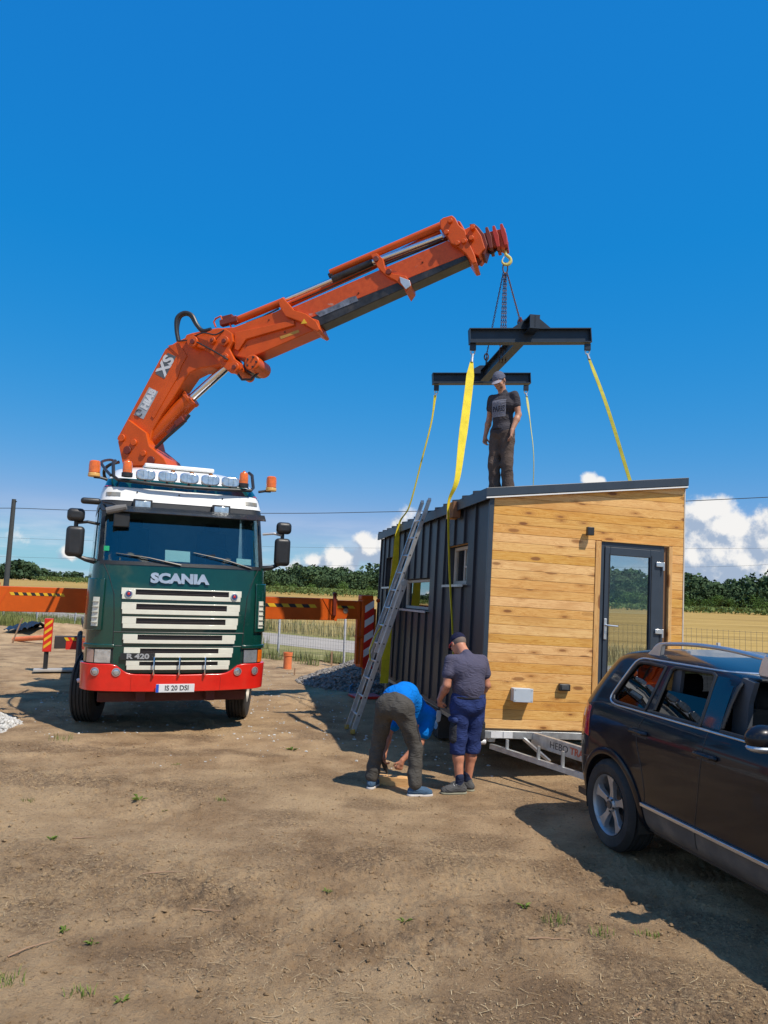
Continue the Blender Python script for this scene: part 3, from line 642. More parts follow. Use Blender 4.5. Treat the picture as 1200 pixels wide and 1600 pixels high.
# soil clods, straw and chaff on the yard
def clods():
    g = np.random.default_rng(12); t = (1 + 5 ** .5) / 2
    iv = np.array([(-1, t, 0), (1, t, 0), (-1, -t, 0), (1, -t, 0), (0, -1, t), (0, 1, t), (0, -1, -t), (0, 1, -t), (t, 0, -1), (t, 0, 1), (-t, 0, -1), (-t, 0, 1)]) / 1.9
    it = np.array([(0, 11, 5), (0, 5, 1), (0, 1, 7), (0, 7, 10), (0, 10, 11), (1, 5, 9), (5, 11, 4), (11, 10, 2), (10, 7, 6), (7, 1, 8), (3, 9, 4), (3, 4, 2), (3, 2, 6), (3, 6, 8), (3, 8, 9), (4, 9, 5), (2, 4, 11), (6, 2, 10), (8, 6, 7), (9, 8, 1)])
    def scatter(name, P, size, m, flat=.65):
        n = len(P); sc = size[:, None, None] * g.uniform(.6, 1.35, (n, 12, 1)) * g.uniform(.7, 1.3, (n, 1, 3)) * np.array([1, 1, flat]); v = iv[None] * sc + P[:, None, :]
        f = it[None] + 12 * np.arange(n)[:, None, None]; return arr_mesh(name, v.reshape(-1, 3), f.reshape(-1, 3), m, smooth=False, kind='stuff')
    n = 26000; r = 2.4 + g.random(n) ** 1.3 * 13; a = np.radians(g.uniform(-30, 32, n)); x = r * np.sin(a); y = r * np.cos(a)
    den = np.clip((fbm(x * .9, y * .9, 23, 3) - .42) * 5, 0.03, 1)
    for (px, py, rr_, h) in PATCH: den += 1.2 * np.exp(-(((x - px) / (1.7 * rr_)) ** 2 + ((y - py) / rr_) ** 2) * 1.3)
    k = g.random(n) < den; x = x[k]; y = y[k]; sz = .003 + .016 * g.random(len(x)) ** 4.5; P = np.stack([x, y, ground_z(x, y) + sz * .2], 1)
    scatter('soil_clods', P, sz, DIRT)
    n = 90000; r = 2.3 + g.random(n) ** 1.25 * 9; a = np.radians(g.uniform(-30, 33, n)); x = r * np.sin(a); y = r * np.cos(a); k = g.random(n) < .10 + .9 * dug_mask(x, y); x = x[k]; y = y[k]
    ov = np.array([(1, 0, 0), (-1, 0, 0), (0, 1, 0), (0, -1, 0), (0, 0, .8), (0, 0, -.8)], float); of = np.array([(0, 2, 4), (2, 1, 4), (1, 3, 4), (3, 0, 4), (2, 0, 5), (1, 2, 5), (3, 1, 5), (0, 3, 5)])
    m_ = len(x); sz = .0025 + .007 * g.random(m_) ** 3; P = np.stack([x, y, ground_z(x, y) + sz * .3], 1); v = ov[None] * sz[:, None, None] * g.uniform(.6, 1.4, (m_, 6, 1)) + P[:, None, :]
    arr_mesh('soil_crumbs', v.reshape(-1, 3), (of[None] + 6 * np.arange(m_)[:, None, None]).reshape(-1, 3), DIRT, smooth=False, kind='stuff')
    # grey gravel heap by the right outrigger, pale heap at the left edge
    def heap(name, cx, cy, rx, ry, h, n, s0, s1, m):
        NU, NV = 60, 24; vs = []; q = np.linspace(0, 1, NV); an = np.linspace(0, 2 * np.pi, NU, endpoint=False)
        A, Q = np.meshgrid(an, q); prof = lambda Q, A: h * np.clip(1 - Q ** 1.15, 0, 1) * (1 + .12 * np.sin(3 * A + 1)) - .02
        X = cx + rx * Q * np.cos(A); Y = cy + ry * Q * np.sin(A); Z = prof(Q, A) + (fbm(X * 2, Y * 2, 5, 3) - .5) * .10 * h
        ii = np.arange(NU * NV).reshape(NV, NU); nx = np.roll(ii, -1, 1); fcs = np.stack([ii[:-1], ii[1:], nx[1:], nx[:-1]], -1).reshape(-1, 4)
        root = thing(name, LAB[name], 'gravel heap', (0, 0, 0)); arr_mesh('heap_core', np.stack([X, Y, Z], -1).reshape(-1, 3), fcs, m, parent=root)
        Q = g.random(n) ** .5; A = g.uniform(0, 6.283, n); X = cx + rx * Q * 1.08 * np.cos(A); Y = cy + ry * Q * 1.08 * np.sin(A); Z = np.maximum(prof(Q, A), 0) + (fbm(X * 2, Y * 2, 5, 3) - .5) * .10 * h
        o = scatter('stones', np.stack([X, Y, Z + .006], 1), g.uniform(s0, s1, n), m, .8); o.parent = root
    heap('grey_gravel_heap', 0.95, 18.0, 2.6, 2.1, 1.02, 7000, .018, .045, GRAVELD)
    heap('pale_gravel_heap', -6.1, 11.05, .95, .95, .50, 3000, .015, .04, GRAVELW)
    n = 1600; x = g.uniform(-6, 1.5, n); y = g.uniform(9.3, 20, n); k = g.random(n) < np.clip((fbm(x * .7, y * .7, 88, 3) - .4) * 4, 0, 1); x = x[k]; y = y[k]
    scatter('loose_stones', np.stack([x, y, ground_z(x, y) + .004], 1), .006 + .016 * g.random(len(x)) ** 2, GRAVELW)
LAB = {'grey_gravel_heap': 'heap of grey gravel in the shade beside the right outrigger leg', 'pale_gravel_heap': 'heap of pale crushed stone at the left edge of the yard'}
clods()
def straw():
    g = np.random.default_rng(21); n = 17000; r = 2.4 + g.random(n) ** 1.2 * 11; a = np.radians(g.uniform(-30, 33, n)); x = r * np.sin(a); y = r * np.cos(a)
    k = g.random(n) < np.clip((fbm(x * 1.1, y * 1.1, 93, 3) - .38) * 3.2, .05, 1); x = x[k]; y = y[k]; n = len(x)
    L = .006 + .045 * g.random(n) ** 4.0; w = .0009 + .0012 * g.random(n); t = g.uniform(0, 3.1416, n); c = np.stack([x, y, ground_z(x, y) + .006], 1)
    d = np.stack([np.cos(t) * L, np.sin(t) * L, g.normal(0, .12, n) * L], 1); s = np.stack([-np.sin(t) * w, np.cos(t) * w, 0 * t], 1); k2 = g.normal(0, .15, n)[:, None] * s / w[:, None] * L[:, None]
    up = np.array([0, 0, .003]); v = np.stack([c - d - s, c + k2 - s + up, c + k2 + s + up, c - d + s, c + k2 - s + up, c + d - s, c + d + s, c + k2 + s + up], 1).reshape(-1, 3)
    i = np.arange(n)[:, None] * 8; arr_mesh('straw_litter', v, np.vstack([i + np.array([0, 1, 2, 3]), i + np.array([4, 5, 6, 7])]), STRAW, smooth=False, kind='stuff')
straw()
def weed_tuft(px, py, size, kind, label):
    size *= .72 if kind == 'leaf' else 1.0; p = gnd(px, py); g = np.random.default_rng(int(px * 7 + py)); z = gz(p.x, p.y); o = thing('weed_tuft', label, 'weed', (p.x, p.y, z), 0, 'weeds sprouting on the bare yard')
    n = 34 if kind == 'grass' else 16; a = g.uniform(0, 6.283, n); r = size * g.random(n) ** .7 * .6; pts = np.stack([r * np.cos(a) * 1.4, r * np.sin(a), 0 * a - .005], 1)
    if kind == 'grass': blades('grass_blades', pts, size * .42, .0028, GREENL, int(px), .9, parent=o)
    else:
        mb = MB()
        for i in range(n):
            a_ = a[i]; L = size * g.uniform(.25, 1.0); w = L * g.uniform(.12, .22); d = V(math.cos(a_), math.sin(a_), 0); s = V(-d.y, d.x, 0); b = V(*pts[i]) * .3
            e = g.uniform(.25, .9); m1 = b + d * L * .5 + V(0, 0, L * e * .6); m2 = b + d * L + V(0, 0, L * e * .55)
            mb.raw([b, m1 + s * w, m2, m1 - s * w], [(0, 1, 2), (0, 2, 3)])
        mb.build('leaves', GREENL, o, smooth=0, fix=False, kind='stuff')
TUFTS = [(218, 1249, .13, 'leaf', 'largest bright green broad-leaved weed in the middle left of the bare yard'), (124, 1549, .10, 'grass', 'small green grass tuft at the lower left corner of the yard'),
 (190, 1555, .07, 'leaf', 'low leafy weed just right of the lowest grass tuft'), (457, 1172, .14, 'leaf', 'leafy green weed on the pale ground left of the bending man'),
 (97, 1157, .22, 'grass', 'spread grass tuft beyond the pale stone heap'), (343, 1252, .09, 'grass', 'small grass tuft right of the largest broad-leaved weed'), (79, 1310, .08, 'leaf', 'tiny weed beside a dark twig at the left of the yard'),
 (101, 1452, .07, 'leaf', 'small leafy weed low on the left of the yard'), (145, 1471, .07, 'leaf', 'yellowish weed in the straw low on the left'), (8, 1532, .14, 'grass', 'dry dark tuft cut by the left edge of the photo'),
 (820, 1423, .09, 'leaf', 'small weed on the yard left of the car shadow'), (870, 1446, .15, 'grass', 'wide thin grass patch left of the car shadow'), (632, 1440, .07, 'leaf', 'tiny bright weed in the centre of the lower yard'),
 (940, 1470, .12, 'grass', 'thin grass patch between the centre weed and the car shadow'), (1012, 1468, .10, 'grass', 'last thin grass patch before the car shadow'), (275, 1192, .07, 'grass', 'small tuft on the crumbled soil above the largest weed'),
 (512, 1390, .06, 'leaf', 'tiny weed alone in the centre left of the yard'), (257, 1262, .05, 'leaf', 'tiny weed between the largest weed and the grass tuft right of it'), (45, 1245, .09, 'grass', 'pale tuft at the left edge above the twig')]
for t in TUFTS: weed_tuft(*t)
# ---------------------------------------------------------------- tiny house on its trailer
house = thing('tiny_house', 'timber-fronted tiny house with dark metal side cladding on a galvanised trailer', 'tiny house', (1.218, 9.031, .604))
house.rotation_euler = (R_(-.572), R_(1.534), R_(10.34))
HM = Matrix.Translation((1.218, 9.031, .604)) @ Euler((R_(-.572), R_(1.534), R_(10.34))).to_matrix().to_4x4()
def HW(u, v, w): return HM @ Vector((u, v, w))
HWD, HLN, HL, HS = 2.5, 7.2, 2.69, .136
def roof_w(u): return HL + HS * u
def rects(u0, u1, w0, w1, holes):
    """split a rectangle into boxes around rectangular holes"""
    us = sorted({u0, u1, *[min(max(h[0], u0), u1) for h in holes], *[min(max(h[1], u0), u1) for h in holes]}); out = []
    for a, b in zip(us[:-1], us[1:]):
        if b - a < 1e-4: continue
        m = (a + b) / 2; cuts = sorted((h[2], h[3]) for h in holes if h[0] < m < h[1]); z = w0
        for c, d in cuts:
            if c > z: out.append((a, b, z, c))
            z = max(z, d)
        if z < w1: out.append((a, b, z, w1))
    return out
WIN = [(.92, 1.90, 1.66, 2.20), (2.88, 4.75, 1.27, 1.78), (5.72, 6.62, 1.66, 2.24)]
INW = mat('plywood_lining', (0.62, 0.48, 0.30), .6, var=.1, scale=4)
FLOORM = mat('house_floor', (0.28, .20, .13), .5)
LINER = mat('reveal_liner', (0.035, .04, .05), .5)
WFR = mat('pale_window_frame', (0.50, .44, .36), .5, var=.1)
# core walls
for (a, b, c, d) in [(0, 0, 0, 0)]:
    mb = MB()
    for r in rects(.03, 7.17, 0, HL - .01, WIN): mb.b2((.035, r[0], r[2]), (.13, r[1], r[3]))
    mb.build('side_wall', [LINER], house, 0)
    mb = MB(); RWIN = [(.55, 3.1, .08, 2.50)]
    for r in rects(.03, 7.17, 0, roof_w(2.5) - .01, RWIN): mb.b2((2.38, r[0], r[2]), (2.475, r[1], r[3]))
    mb.b2((.13, 7.05, 0), (2.38, 7.17, 2.65)); mb.build('rear_and_right_wall', INW, house, 0)
    mb = MB(); f = lambda x, y, t: V(x, t, y)
    mb.b2((.02, .028, 0), (1.36, .12, 2.25)); mb.b2((2.33, .028, 0), (2.48, .12, 2.25)); mb.prism([(.02, 2.25), (2.48, 2.25), (2.48, roof_w(2.48)), (.02, roof_w(.02))], .028, .12, f)
    mb.build('front_wall', INW, house, 0)
    MB().b2((.0, .03, -.02), (2.5, 7.17, .02)).build('floor', FLOORM, house, 0)
    MB().b2((2.385, .55, .08), (2.47, .60, 2.50)).b2((2.385, 3.05, .08), (2.47, 3.1, 2.50)).b2((2.385, .60, 2.45), (2.47, 3.05, 2.50)).b2((2.385, .60, .08), (2.47, 3.05, .13)).build('patio_door_frame', ANTHF, house, 0, bevel=.004)
    MB().b2((2.42, .60, .13), (2.428, 3.05, 2.45)).build('patio_door_pane', CLEARGLASS, house, 0)
# cable hanging inside, behind the door glass
MB().tube(catmull([(1.72, .9, 2.6), (1.73, .92, 2.2), (1.78, .93, 1.95), (1.90, .95, 1.80)], 6), .014, 8).build('hanging_cable', BLACKP, house)
# front planks
PITCH_P = .108; k = 0; w = 0.004
DO = (1.33, 2.35, 2.27)
random.seed(5)
while w < roof_w(2.5) - .02:
    w1 = w + PITCH_P - .0035
    segs = [(.026, DO[0]), (DO[1], 2.497)] if w1 < DO[2] + .03 else [(.026, 2.497)]
    for (u0, u1) in segs:
        us = max(u0, (w - HL) / HS + .01)
        if us > u1 - .05: continue
        top = [(u1, min(w1, roof_w(u1)))]
        if roof_w(us) < w1 < roof_w(u1): top.append(((w1 - HL) / HS, w1))
        top.append((us, max(w + .002, min(w1, roof_w(us)))))
        pr = random.uniform(-.0015, .0015)
        MB().prism([(us, w), (u1, w)] + top, pr, .026, lambda x, y, t: V(x, t, y)).build('plank', PINE, house, 0, bevel=.0022, segs=1)
    w += PITCH_P; k += 1
# corner trims
MB().b2((-.034, -.014, -.01), (.022, .026, HL + .0)).build('corner_trim', ANTHF, house, 0, bevel=.003)
MB().b2((2.4985, -.006, 0), (2.512, .10, roof_w(2.5) - .01)).build('edge_board', mat('pale_edge_board', (.62, .56, .48), .6), house, 0)
# standing seam side panels
edges = [.03] + [round(.58 + .478 * i, 3) for i in range(14)] + [7.19]
for i, (a, b) in enumerate(zip(edges[:-1], edges[1:])):
    mb = MB()
    for r in rects(a, b - .002, 0.0, HL - .02, WIN): mb.b2((0, r[0], r[2]), (.032, r[1], r[3]))
    for r in rects(b - .014, b + .014, 0.0, HL - .02, WIN): mb.b2((-.028, r[0], r[2]), (.002, r[1], r[3]))
    mb.build('cladding_panel', ANTHR, house, 0, bevel=.003, segs=1)
MB().b2((-.006, .03, -.05), (.05, 7.19, -.001)).build('base_trim', ANTHF, house, 0)
# side windows: deep reveal, frame set back, sill
for i, (v0, v1, w0, w1) in enumerate(WIN):
    fr = MB(); t = .03
    fr.b2((.13, v0 - .02, w0 - .02), (.30, v0 + .012, w1 + .02)); fr.b2((.13, v1 - .012, w0 - .02), (.30, v1 + .02, w1 + .02)); fr.b2((.13, v0, w1 - .012), (.30, v1, w1 + .02)); fr.b2((.13, v0, w0 - .02), (.30, v1, w0 + .012))
    win = fr.build('window', LINER, house, 0)
    f2 = MB(); x0, x1 = (.10, .15) if i != 1 else (.05, .11)
    a0, a1, b0, b1 = v0 + .012, v1 - .012, w0 + .012, w1 - .012
    f2.b2((x0, a0, b0), (x1, a0 + .045, b1)); f2.b2((x0, a1 - .045, b0), (x1, a1, b1)); f2.b2((x0, a0 + .045, b1 - .045), (x1, a1 - .045, b1)); f2.b2((x0, a0 + .045, b0), (x1, a1 - .045, b0 + .045))
    if i == 0: f2.b2((x0 + .01, (a0 + a1) / 2 - .02, b0 + .045), (x1, (a0 + a1) / 2 + .02, b1 - .045)); f2.b2((x0 + .01, a0 + .045, b0 + .22), (x1 - .001, (a0 + a1) / 2 - .02, b0 + .245))
    f2.build('window_frame', WFR, win, 0, bevel=.004)
    MB().b2((x0 + .025, a0 + .04, b0 + .04), (x0 + .031, a1 - .04, b1 - .04)).build('window_pane', glass_mat('side_pane', (.45, .5, .55), ior=1.9, trans=.75), win, 0)
    MB().b2((-.055, v0 - .03, w0 - .012), (.10, v1 + .03, w0 - .002)).b2((-.060, v0 - .03, w0 - .035), (-.052, v1 + .03, w0 - .002)).build('window_sill', STEEL, win, 0)
    if i == 0: MB().b2((.028, v0, w1 - .004), (.06, v1, w1 + .016)).build('lintel_board', PINEC, win, 0)
# roof
rf = lambda u, v, dz: V(u, v, roof_w(u) + dz)
def slab(mb, u0, u1, v0, v1, z0, z1):
    p = [rf(u, v, z) for u in (u0, u1) for v in (v0, v1) for z in (z0, z1)]
    return mb.raw(p, [(0, 1, 3, 2), (4, 6, 7, 5), (0, 4, 5, 1), (2, 3, 7, 6), (0, 2, 6, 4), (1, 5, 7, 3)])
roof = slab(MB(), -.06, 2.50, -.04, 7.24, .0, .085).build('roof', ANTHF, house, 0)
slab(MB(), -.095, 2.52, -.062, -.041, .004, .106).build('front_fascia', ANTHF, roof, 0, bevel=.004)
slab(MB(), -.09, 2.515, -.058, -.03, -.018, -.002).build('drip_edge', WHITEP, roof, 0)
slab(MB(), -.095, -.061, -.041, 7.26, -.035, .105).build('eave_fascia', ANTHR, roof, 0, bevel=.004)
slab(MB(), 2.503, 2.52, -.041, 7.26, -.03, .105).build('right_fascia', ANTHF, roof, 0, bevel=.004)
for i in range(15): slab(MB(), -.10, 2.50, .45 + .478 * i, .485 + .478 * i, .086, .135).build('roof_seam', ANTHR, roof, 0)
# door
door = MB().b2((1.403, .012, .03), (1.455, .075, 2.262)).b2((2.19, .012, .03), (2.246, .075, 2.262)).b2((1.455, .012, 2.205), (2.19, .075, 2.262)).b2((1.455, .012, .03), (2.19, .075, .07)).build('door', ANTHF, house, 0, bevel=.004)
MB().b2((1.458, -.004, .073), (1.525, .055, 2.202)).b2((2.055, -.004, .073), (2.187, .055, 2.202)).b2((1.525, -.004, 2.105), (2.055, .055, 2.202)).b2((1.525, -.004, .073), (2.055, .055, .185)).build('door_leaf', ANTHF, door, 0, bevel=.005)
MB().b2((2.068, -.010, .15), (2.074, -.003, 2.13)).b2((1.512, -.0075, .17), (1.526, -.004, 2.12)).build('door_gasket', BLACKP, door, 0)
MB().b2((1.52, .022, .18), (2.06, .030, 2.11)).build('door_glass', CLEARGLASS, door, 0)
h = MB().b2((1.462, -.016, 1.085), (1.498, -.004, 1.335)).build('door_handle', SATIN, door, 0, bevel=.005)
MB().tube([(1.48, -.016, 1.255), (1.48, -.055, 1.255), (1.50, -.062, 1.255), (1.615, -.062, 1.25)], .0105, 8).build('door_lever', SATIN, door)
for wz in (2.03, 1.215, .32): MB().b2((2.125, -.028, wz - .028), (2.225, -.004, wz + .028)).cyl((2.225, -.018, wz - .075), (2.225, -.018, wz + .03), .013, n=10).build('door_hinge', SATIN, door, bevel=.004)
for (a, b) in ((1.332, 1.402), (2.300, 2.348)): MB().b2((a, -.012, .0), (b, .06, 2.262)).build('door_casing', PINEV, house, 0, bevel=.004)
MB().b2((1.405, -.010, 2.2635), (2.298, .06, 2.278)).build('door_casing', PINEC, house, 0)
MB().b2((2.248, .03, 0), (2.299, .07, 2.262)).build('door_jamb', mat('shaded_brown_jamb', (.20, .10, .045), .6), house, 0)  # shade of the recess painted into the jamb as dark brown
# fittings on the front
MB().b2((1.215, -.045, 2.345), (1.245, 0, 2.395)).b2((1.18, -.095, 2.315), (1.265, -.04, 2.415)).build('wall_lamp', BLACKP, house, bevel=.006)
jb = MB().b2((.325, -.105, .325), (.555, -.0025, .475)).build('junction_box', GREYBOX, house, bevel=.006)
MB().b2((.322, -.118, .322), (.558, -.106, .478)).build('box_lid', GREYBOX, jb, bevel=.004)
for (a, b) in ((.34, .34), (.54, .34), (.34, .46), (.54, .46)): MB().cyl((a, -.119, b), (a, -.1215, b), .006, n=10).build('screw', STEEL, jb)
sk = MB().b2((.905, -.055, .462), (1.045, -.0025, .542)).build('inlet_socket', BLACKP, house, bevel=.01)
MB().b2((.93, -.061, .478), (1.02, -.056, .526)).build('socket_flap', mat('dark_flap', (.06, .065, .07), .5), sk, bevel=.004)
# trailer
MB().b2((.0, -.03, -.105), (.72, .03, -.022)).build('trailer_rail', STEEL, house, bevel=.003)
MB().b2((.10, -.034, -.098), (.24, -.031, -.03)).b2((.25, -.034, -.098), (.36, -.031, -.03)).build('reflector_plate', WHITEST, house, 0)
MB().b2((.722, .0, -.10), (2.5, .05, -.02)).build('trailer_crossbeam', STEEL, house, bevel=.003)
for u in (.10, 2.32): MB().b2((u, .05, -.16), (u + .08, 7.1, -.052)).build('trailer_side_beam', STEEL, house, bevel=.003)
for v in (1.0, 2.2, 3.9, 5.2, 6.6): MB().b2((.18, v, -.14), (2.32, v + .05, -.055)).build('trailer_crossbeam', STEEL, house, 0)
def leg(s):
    u0, u1 = (.62, 1.30) if s < 0 else (1.98, 1.32)
    a = V(u0, .0, -.10); b = V(u1, -1.75, -.16)
    o = MB().bar(a, b, .055, .15, up=(0, 0, 1)).build('drawbar_leg', STEEL, house, 0, bevel=.004); return o, a, b
l1, la, lb = leg(-1); leg(1)
dl = (lb - la).normalized(); nl = V(dl.y, -dl.x, 0).normalized(); nl = -nl if nl.x > 0 else nl
upl = nl.cross(dl); upl = -upl if upl.z < 0 else upl
def legM(s, off=0.0):
    M = Matrix((dl, upl, nl)).transposed().to_4x4(); M.translation = la + dl * s + nl * .0285 + upl * off; return M
DT = mat('dark_lettering', (.05, .05, .055), .5); RT = mat('orange_red_lettering', (.60, .13, .06), .5)
text_mesh('lettering', 'HEBO', .105, DT, l1, legM(.45), .0008, 0, 'CENTER', 1.05)
text_mesh('lettering', 'TRA', .105, RT, l1, legM(.72), .0008, 0.003, 'CENTER', 1.0)
MB().bar((.12, .02, -.20), (1.20, -1.55, -.36), .045, .055).build('drawbar_truss', STEEL, house, 0)
for t, in ((.12,), (.34,), (.5,), (.64,)):
    p = V(.12, .02, -.20).lerp(V(1.20, -1.55, -.36), t); MB().bar(p, (p.x, p.y, -.09), .028, .03).build('truss_post', STEEL, house, 0)
MB().bar((.50, -.03, -.10), (.66, -.42, -.27), .03, .03).build('truss_brace', SATIN, house, 0)
MB().cyl((.95, -.9, -.22), (1.12, -1.2, -.30), .008, n=8).build('brake_rod', SATIN, house)
MB().cyl((-.06, .0, -.15), (.05, .0, -.15), .032, n=14).build('marker_lamp', WHITEST, house, bevel=.01)
MB().cyl((1.31, -1.75, -.14), (1.31, -2.0, -.14), .035, n=12).box((1.31, -2.05, -.13), (.10, .16, .09)).build('hitch_coupling', STEEL, house, bevel=.01)
def small_wheel(u, v, w, r=.31, wd=.2):
    o = MB().lathe([(r * .60, -wd / 2), (r * .93, -wd / 2), (r, -wd * .36), (r, wd * .36), (r * .93, wd / 2), (r * .60, wd / 2)], (u, v, w), (1, 0, 0), 32).build('trailer_wheel', RUBBER, house)
    MB().lathe([(.001, -wd * .35), (r * .3, -wd * .38), (r * .52, -wd * .2), (r * .62, -wd * .48)], (u, v, w), (1, 0, 0), 24).build('rim', STEEL, o)
for v in (2.55, 3.30, 4.05):
    for u in (.22, 2.28): small_wheel(u, v, -.60 + .31 + .02 + .005 * v)
MB().prism([(2.15, -.5), (2.15, -.2), (2.25, -.12), (4.35, -.12), (4.45, -.2), (4.45, -.5), (4.42, -.5), (4.42, -.21), (4.34, -.15), (2.26, -.15), (2.18, -.21), (2.18, -.5)], .06, .34, lambda x, y, t: V(t, x, y)).build('mudguard', BLACKP, house, 0)
# jacks holding the trailer level
for (u, v) in ((.2, 6.9), (2.3, 6.9)):
    MB().cyl((u, v, -.1), (u, v, -.56), .025, n=10).b2((u - .08, v - .08, -.57), (u + .08, v + .08, -.555)).build('corner_steady', STEEL, house)

# packing blocks under the near sling
blk = thing('packing_blocks', 'two short pine blocks wedged under the sling at the dark eave', 'wood block', HW(-.10, 1.36, 2.55)); blk.rotation_euler = house.rotation_euler
MB().b2((-.05, .005, .0), (.06, .16, .215)).build('block', PINEC, blk, 0, bevel=.004)
MB().b2((-.045, -.155, .0), (.06, -.005, .215)).build('block', mat('brown_block', (.20, .09, .04), .7), blk, 0, bevel=.004)

# ladder ------------------------------------------------------
def ladder():
    f1 = gnd(540, 1137); f2 = gnd(553, 1148); top = HW(-.14, 2.70, 2.84); base = (f1 + f2) / 2; base.z = 0
    v = f1 - f2; v.z = 0; v.normalize(); top = top + (top - base).normalized() * .08
    d = (top - base).normalized(); L = (top - base).length; n = v.cross(d).normalized()
    if n.x > 0: n = -n
    root = thing('extension_ladder', 'two-section aluminium extension ladder leaning on the dark side of the tiny house', 'ladder', base)
    hw = .205
    def rail(side, s0, s1, off, hh=.07):
        a = v * (side * hw) + d * s0 + n * off; b = v * (side * hw) + d * s1 + n * off
        mb = MB(); e = hh / 2
        mb.bar(a, b, .004, hh, up=v.cross(d)); fl_ = .024
        for q in (-1, 1): mb.bar(a + n * (q * e) - v * (side * fl_ / 2), b + n * (q * e) - v * (side * fl_ / 2), fl_, .004, up=n)
        return mb.build('rail', ALU, root, 0)
    Lm = L * .66
    for sd in (-1, 1): rail(sd, .03, Lm, 0, .066); rail(sd * .86, L * .34, L, .062, .056)
    i = 0; s = .28
    while s < Lm - .1:
        MB().cyl(v * -hw + d * s, v * hw + d * s, .016, n=8).build('rung', ALU, root)
        for sd in (-1, 1): MB().cyl(v * (hw * sd * 1.003) + d * s, v * (hw * sd * 1.02) + d * s, .012, n=8).build('rung_end', BLACKP, root)
        s += .28
    s = L * .34 + .14
    while s < L - .08:
        MB().cyl(v * -hw * .86 + d * s + n * .062, v * hw * .86 + d * s + n * .062, .015, n=8).build('rung', ALU, root)
        for sd in (-1, 1): MB().cyl(v * (hw * .86 * sd * 1.003) + d * s + n * .062, v * (hw * .86 * sd * 1.025) + d * s + n * .062, .012, n=8).build('rung_end', BLACKP, root)
        s += .28
    for sd in (-1, 1):
        MB().box(v * (hw * sd) + V(0, 0, .03), (.07, .05, .07)).build('foot', mat('ochre_rubber', (.42, .25, .05), .7), root, bevel=.01)
        MB().box(v * (hw * .86 * sd) + d * (L + .01) + n * .062, (.05, .035, .05)).build('end_cap', GREYBOX, root, bevel=.008)
        MB().cyl(v * (hw * sd * .97) + d * (L * .64) + n * .03, v * (hw * sd * 1.05) + d * (L * .64) + n * .03, .04, n=12).build('bracket', STEEL, root)
    MB().tube([d * 1.1 + n * .03 + v * .1, d * 1.25 + n * .09 + v * .12, d * 1.5 + n * .08 + v * .11, d * 1.7 + n * .03 + v * .1], .012, 6).build('rope', OLIVE, root)
ladder()
# ---------------------------------------------------------------- crane truck (local: x across, y back, z up)
TL = (-2.84, 11.12, 0)
truck = thing('crane_truck', 'dark green and white lorry with red bumper and raised orange loader crane', 'crane truck', TL, 22)
TM = Matrix.Translation(TL) @ Matrix.Rotation(R_(22), 4, 'Z')
def hwid(z):   # half width of the cab by height
    return float(np.interp(z, [.6, 1.0, 1.5, 2.2, 2.45, 3.2, 3.5, 3.7, 3.86, 3.95], [1.25, 1.265, 1.265, 1.245, 1.225, 1.20, 1.155, 1.09, .98, .80]))
def fv(z):     # how far back the front lies by height
    return float(np.interp(z, [.6, 1.0, 1.5, 2.0, 2.38, 3.15, 3.3, 3.5, 3.7, 3.86, 3.95], [.02, .0, .0, .008, .065, .33, .36, .43, .65, .98, 1.38]))
def crad(z): return float(np.interp(z, [.6, 1.5, 2.3, 3.2, 3.95], [.26, .26, .24, .20, .35]))
def bow(u, z): # slight outward bow of the front
    return float(np.interp(z, [2.2, 2.45], [.10, .045])) * (abs(u) / 1.25) ** 2.2
DEP = 2.25
def cab_pt(t, z, out=0.0):
    """t in [-1,1] goes round the front: left rear corner -1, front centre 0, right rear +1; out = outward offset"""
    h = hwid(z); v0 = fv(z); r = crad(z); s = abs(t); sg = 1 if t >= 0 else -1
    if s < .5: u = (h - r) * (s / .5); p = V(u, v0, z); n = V(.06 * u, -1, 0)
    elif s < .72:
        a = (s - .5) / .22 * math.pi / 2; p = V(h - r + r * math.sin(a), v0 + r - r * math.cos(a), z); n = V(math.sin(a), -math.cos(a), 0)
    else: p = V(h, v0 + r + (DEP - v0 - r) * (s - .72) / .28, z); n = V(1, 0, 0)
    p.y += bow(min(p.x, h), z) if s < .72 else bow(1.25, z)
    n.normalize(); p += n * out; p.x *= sg
    return p
def t_of_u(u, z):
    h = hwid(z); r = crad(z); s = abs(u)
    if s <= h - r: t = s / (h - r) * .5
    else: t = .5 + .22 * math.asin(min(1, (s - h + r) / r)) / (math.pi / 2)
    return math.copysign(t, u)
def patch(mb, tz, nt, nz, out=0.0, mi=None, back=.02):
    """curved patch with thickness over the cab skin; tz(a, b) -> (t, z) for a, b in [0, 1]"""
    g = [[tz(i / nt, j / nz) for i in range(nt + 1)] for j in range(nz + 1)]; f = []; W_ = nt + 1; N = W_ * (nz + 1)
    vs = [cab_pt(t, z, out) for row in g for t, z in row] + [cab_pt(t, z, out - back) for row in g for t, z in row]
    for j in range(nz):
        for i in range(nt): a = j * W_ + i; f.append((a, a + 1, a + 1 + W_, a + W_)); f.append((N + a, N + a + W_, N + a + 1 + W_, N + a + 1))
    for i in range(nt): f.append((i, N + i, N + i + 1, i + 1)); a = nz * W_ + i; f.append((a, a + 1, N + a + 1, N + a))
    for j in range(nz): a = j * W_; f.append((a, a + W_, N + a + W_, N + a)); a += nt; f.append((a, N + a, N + a + W_, a + W_))
    return mb.raw(vs, f, mi)
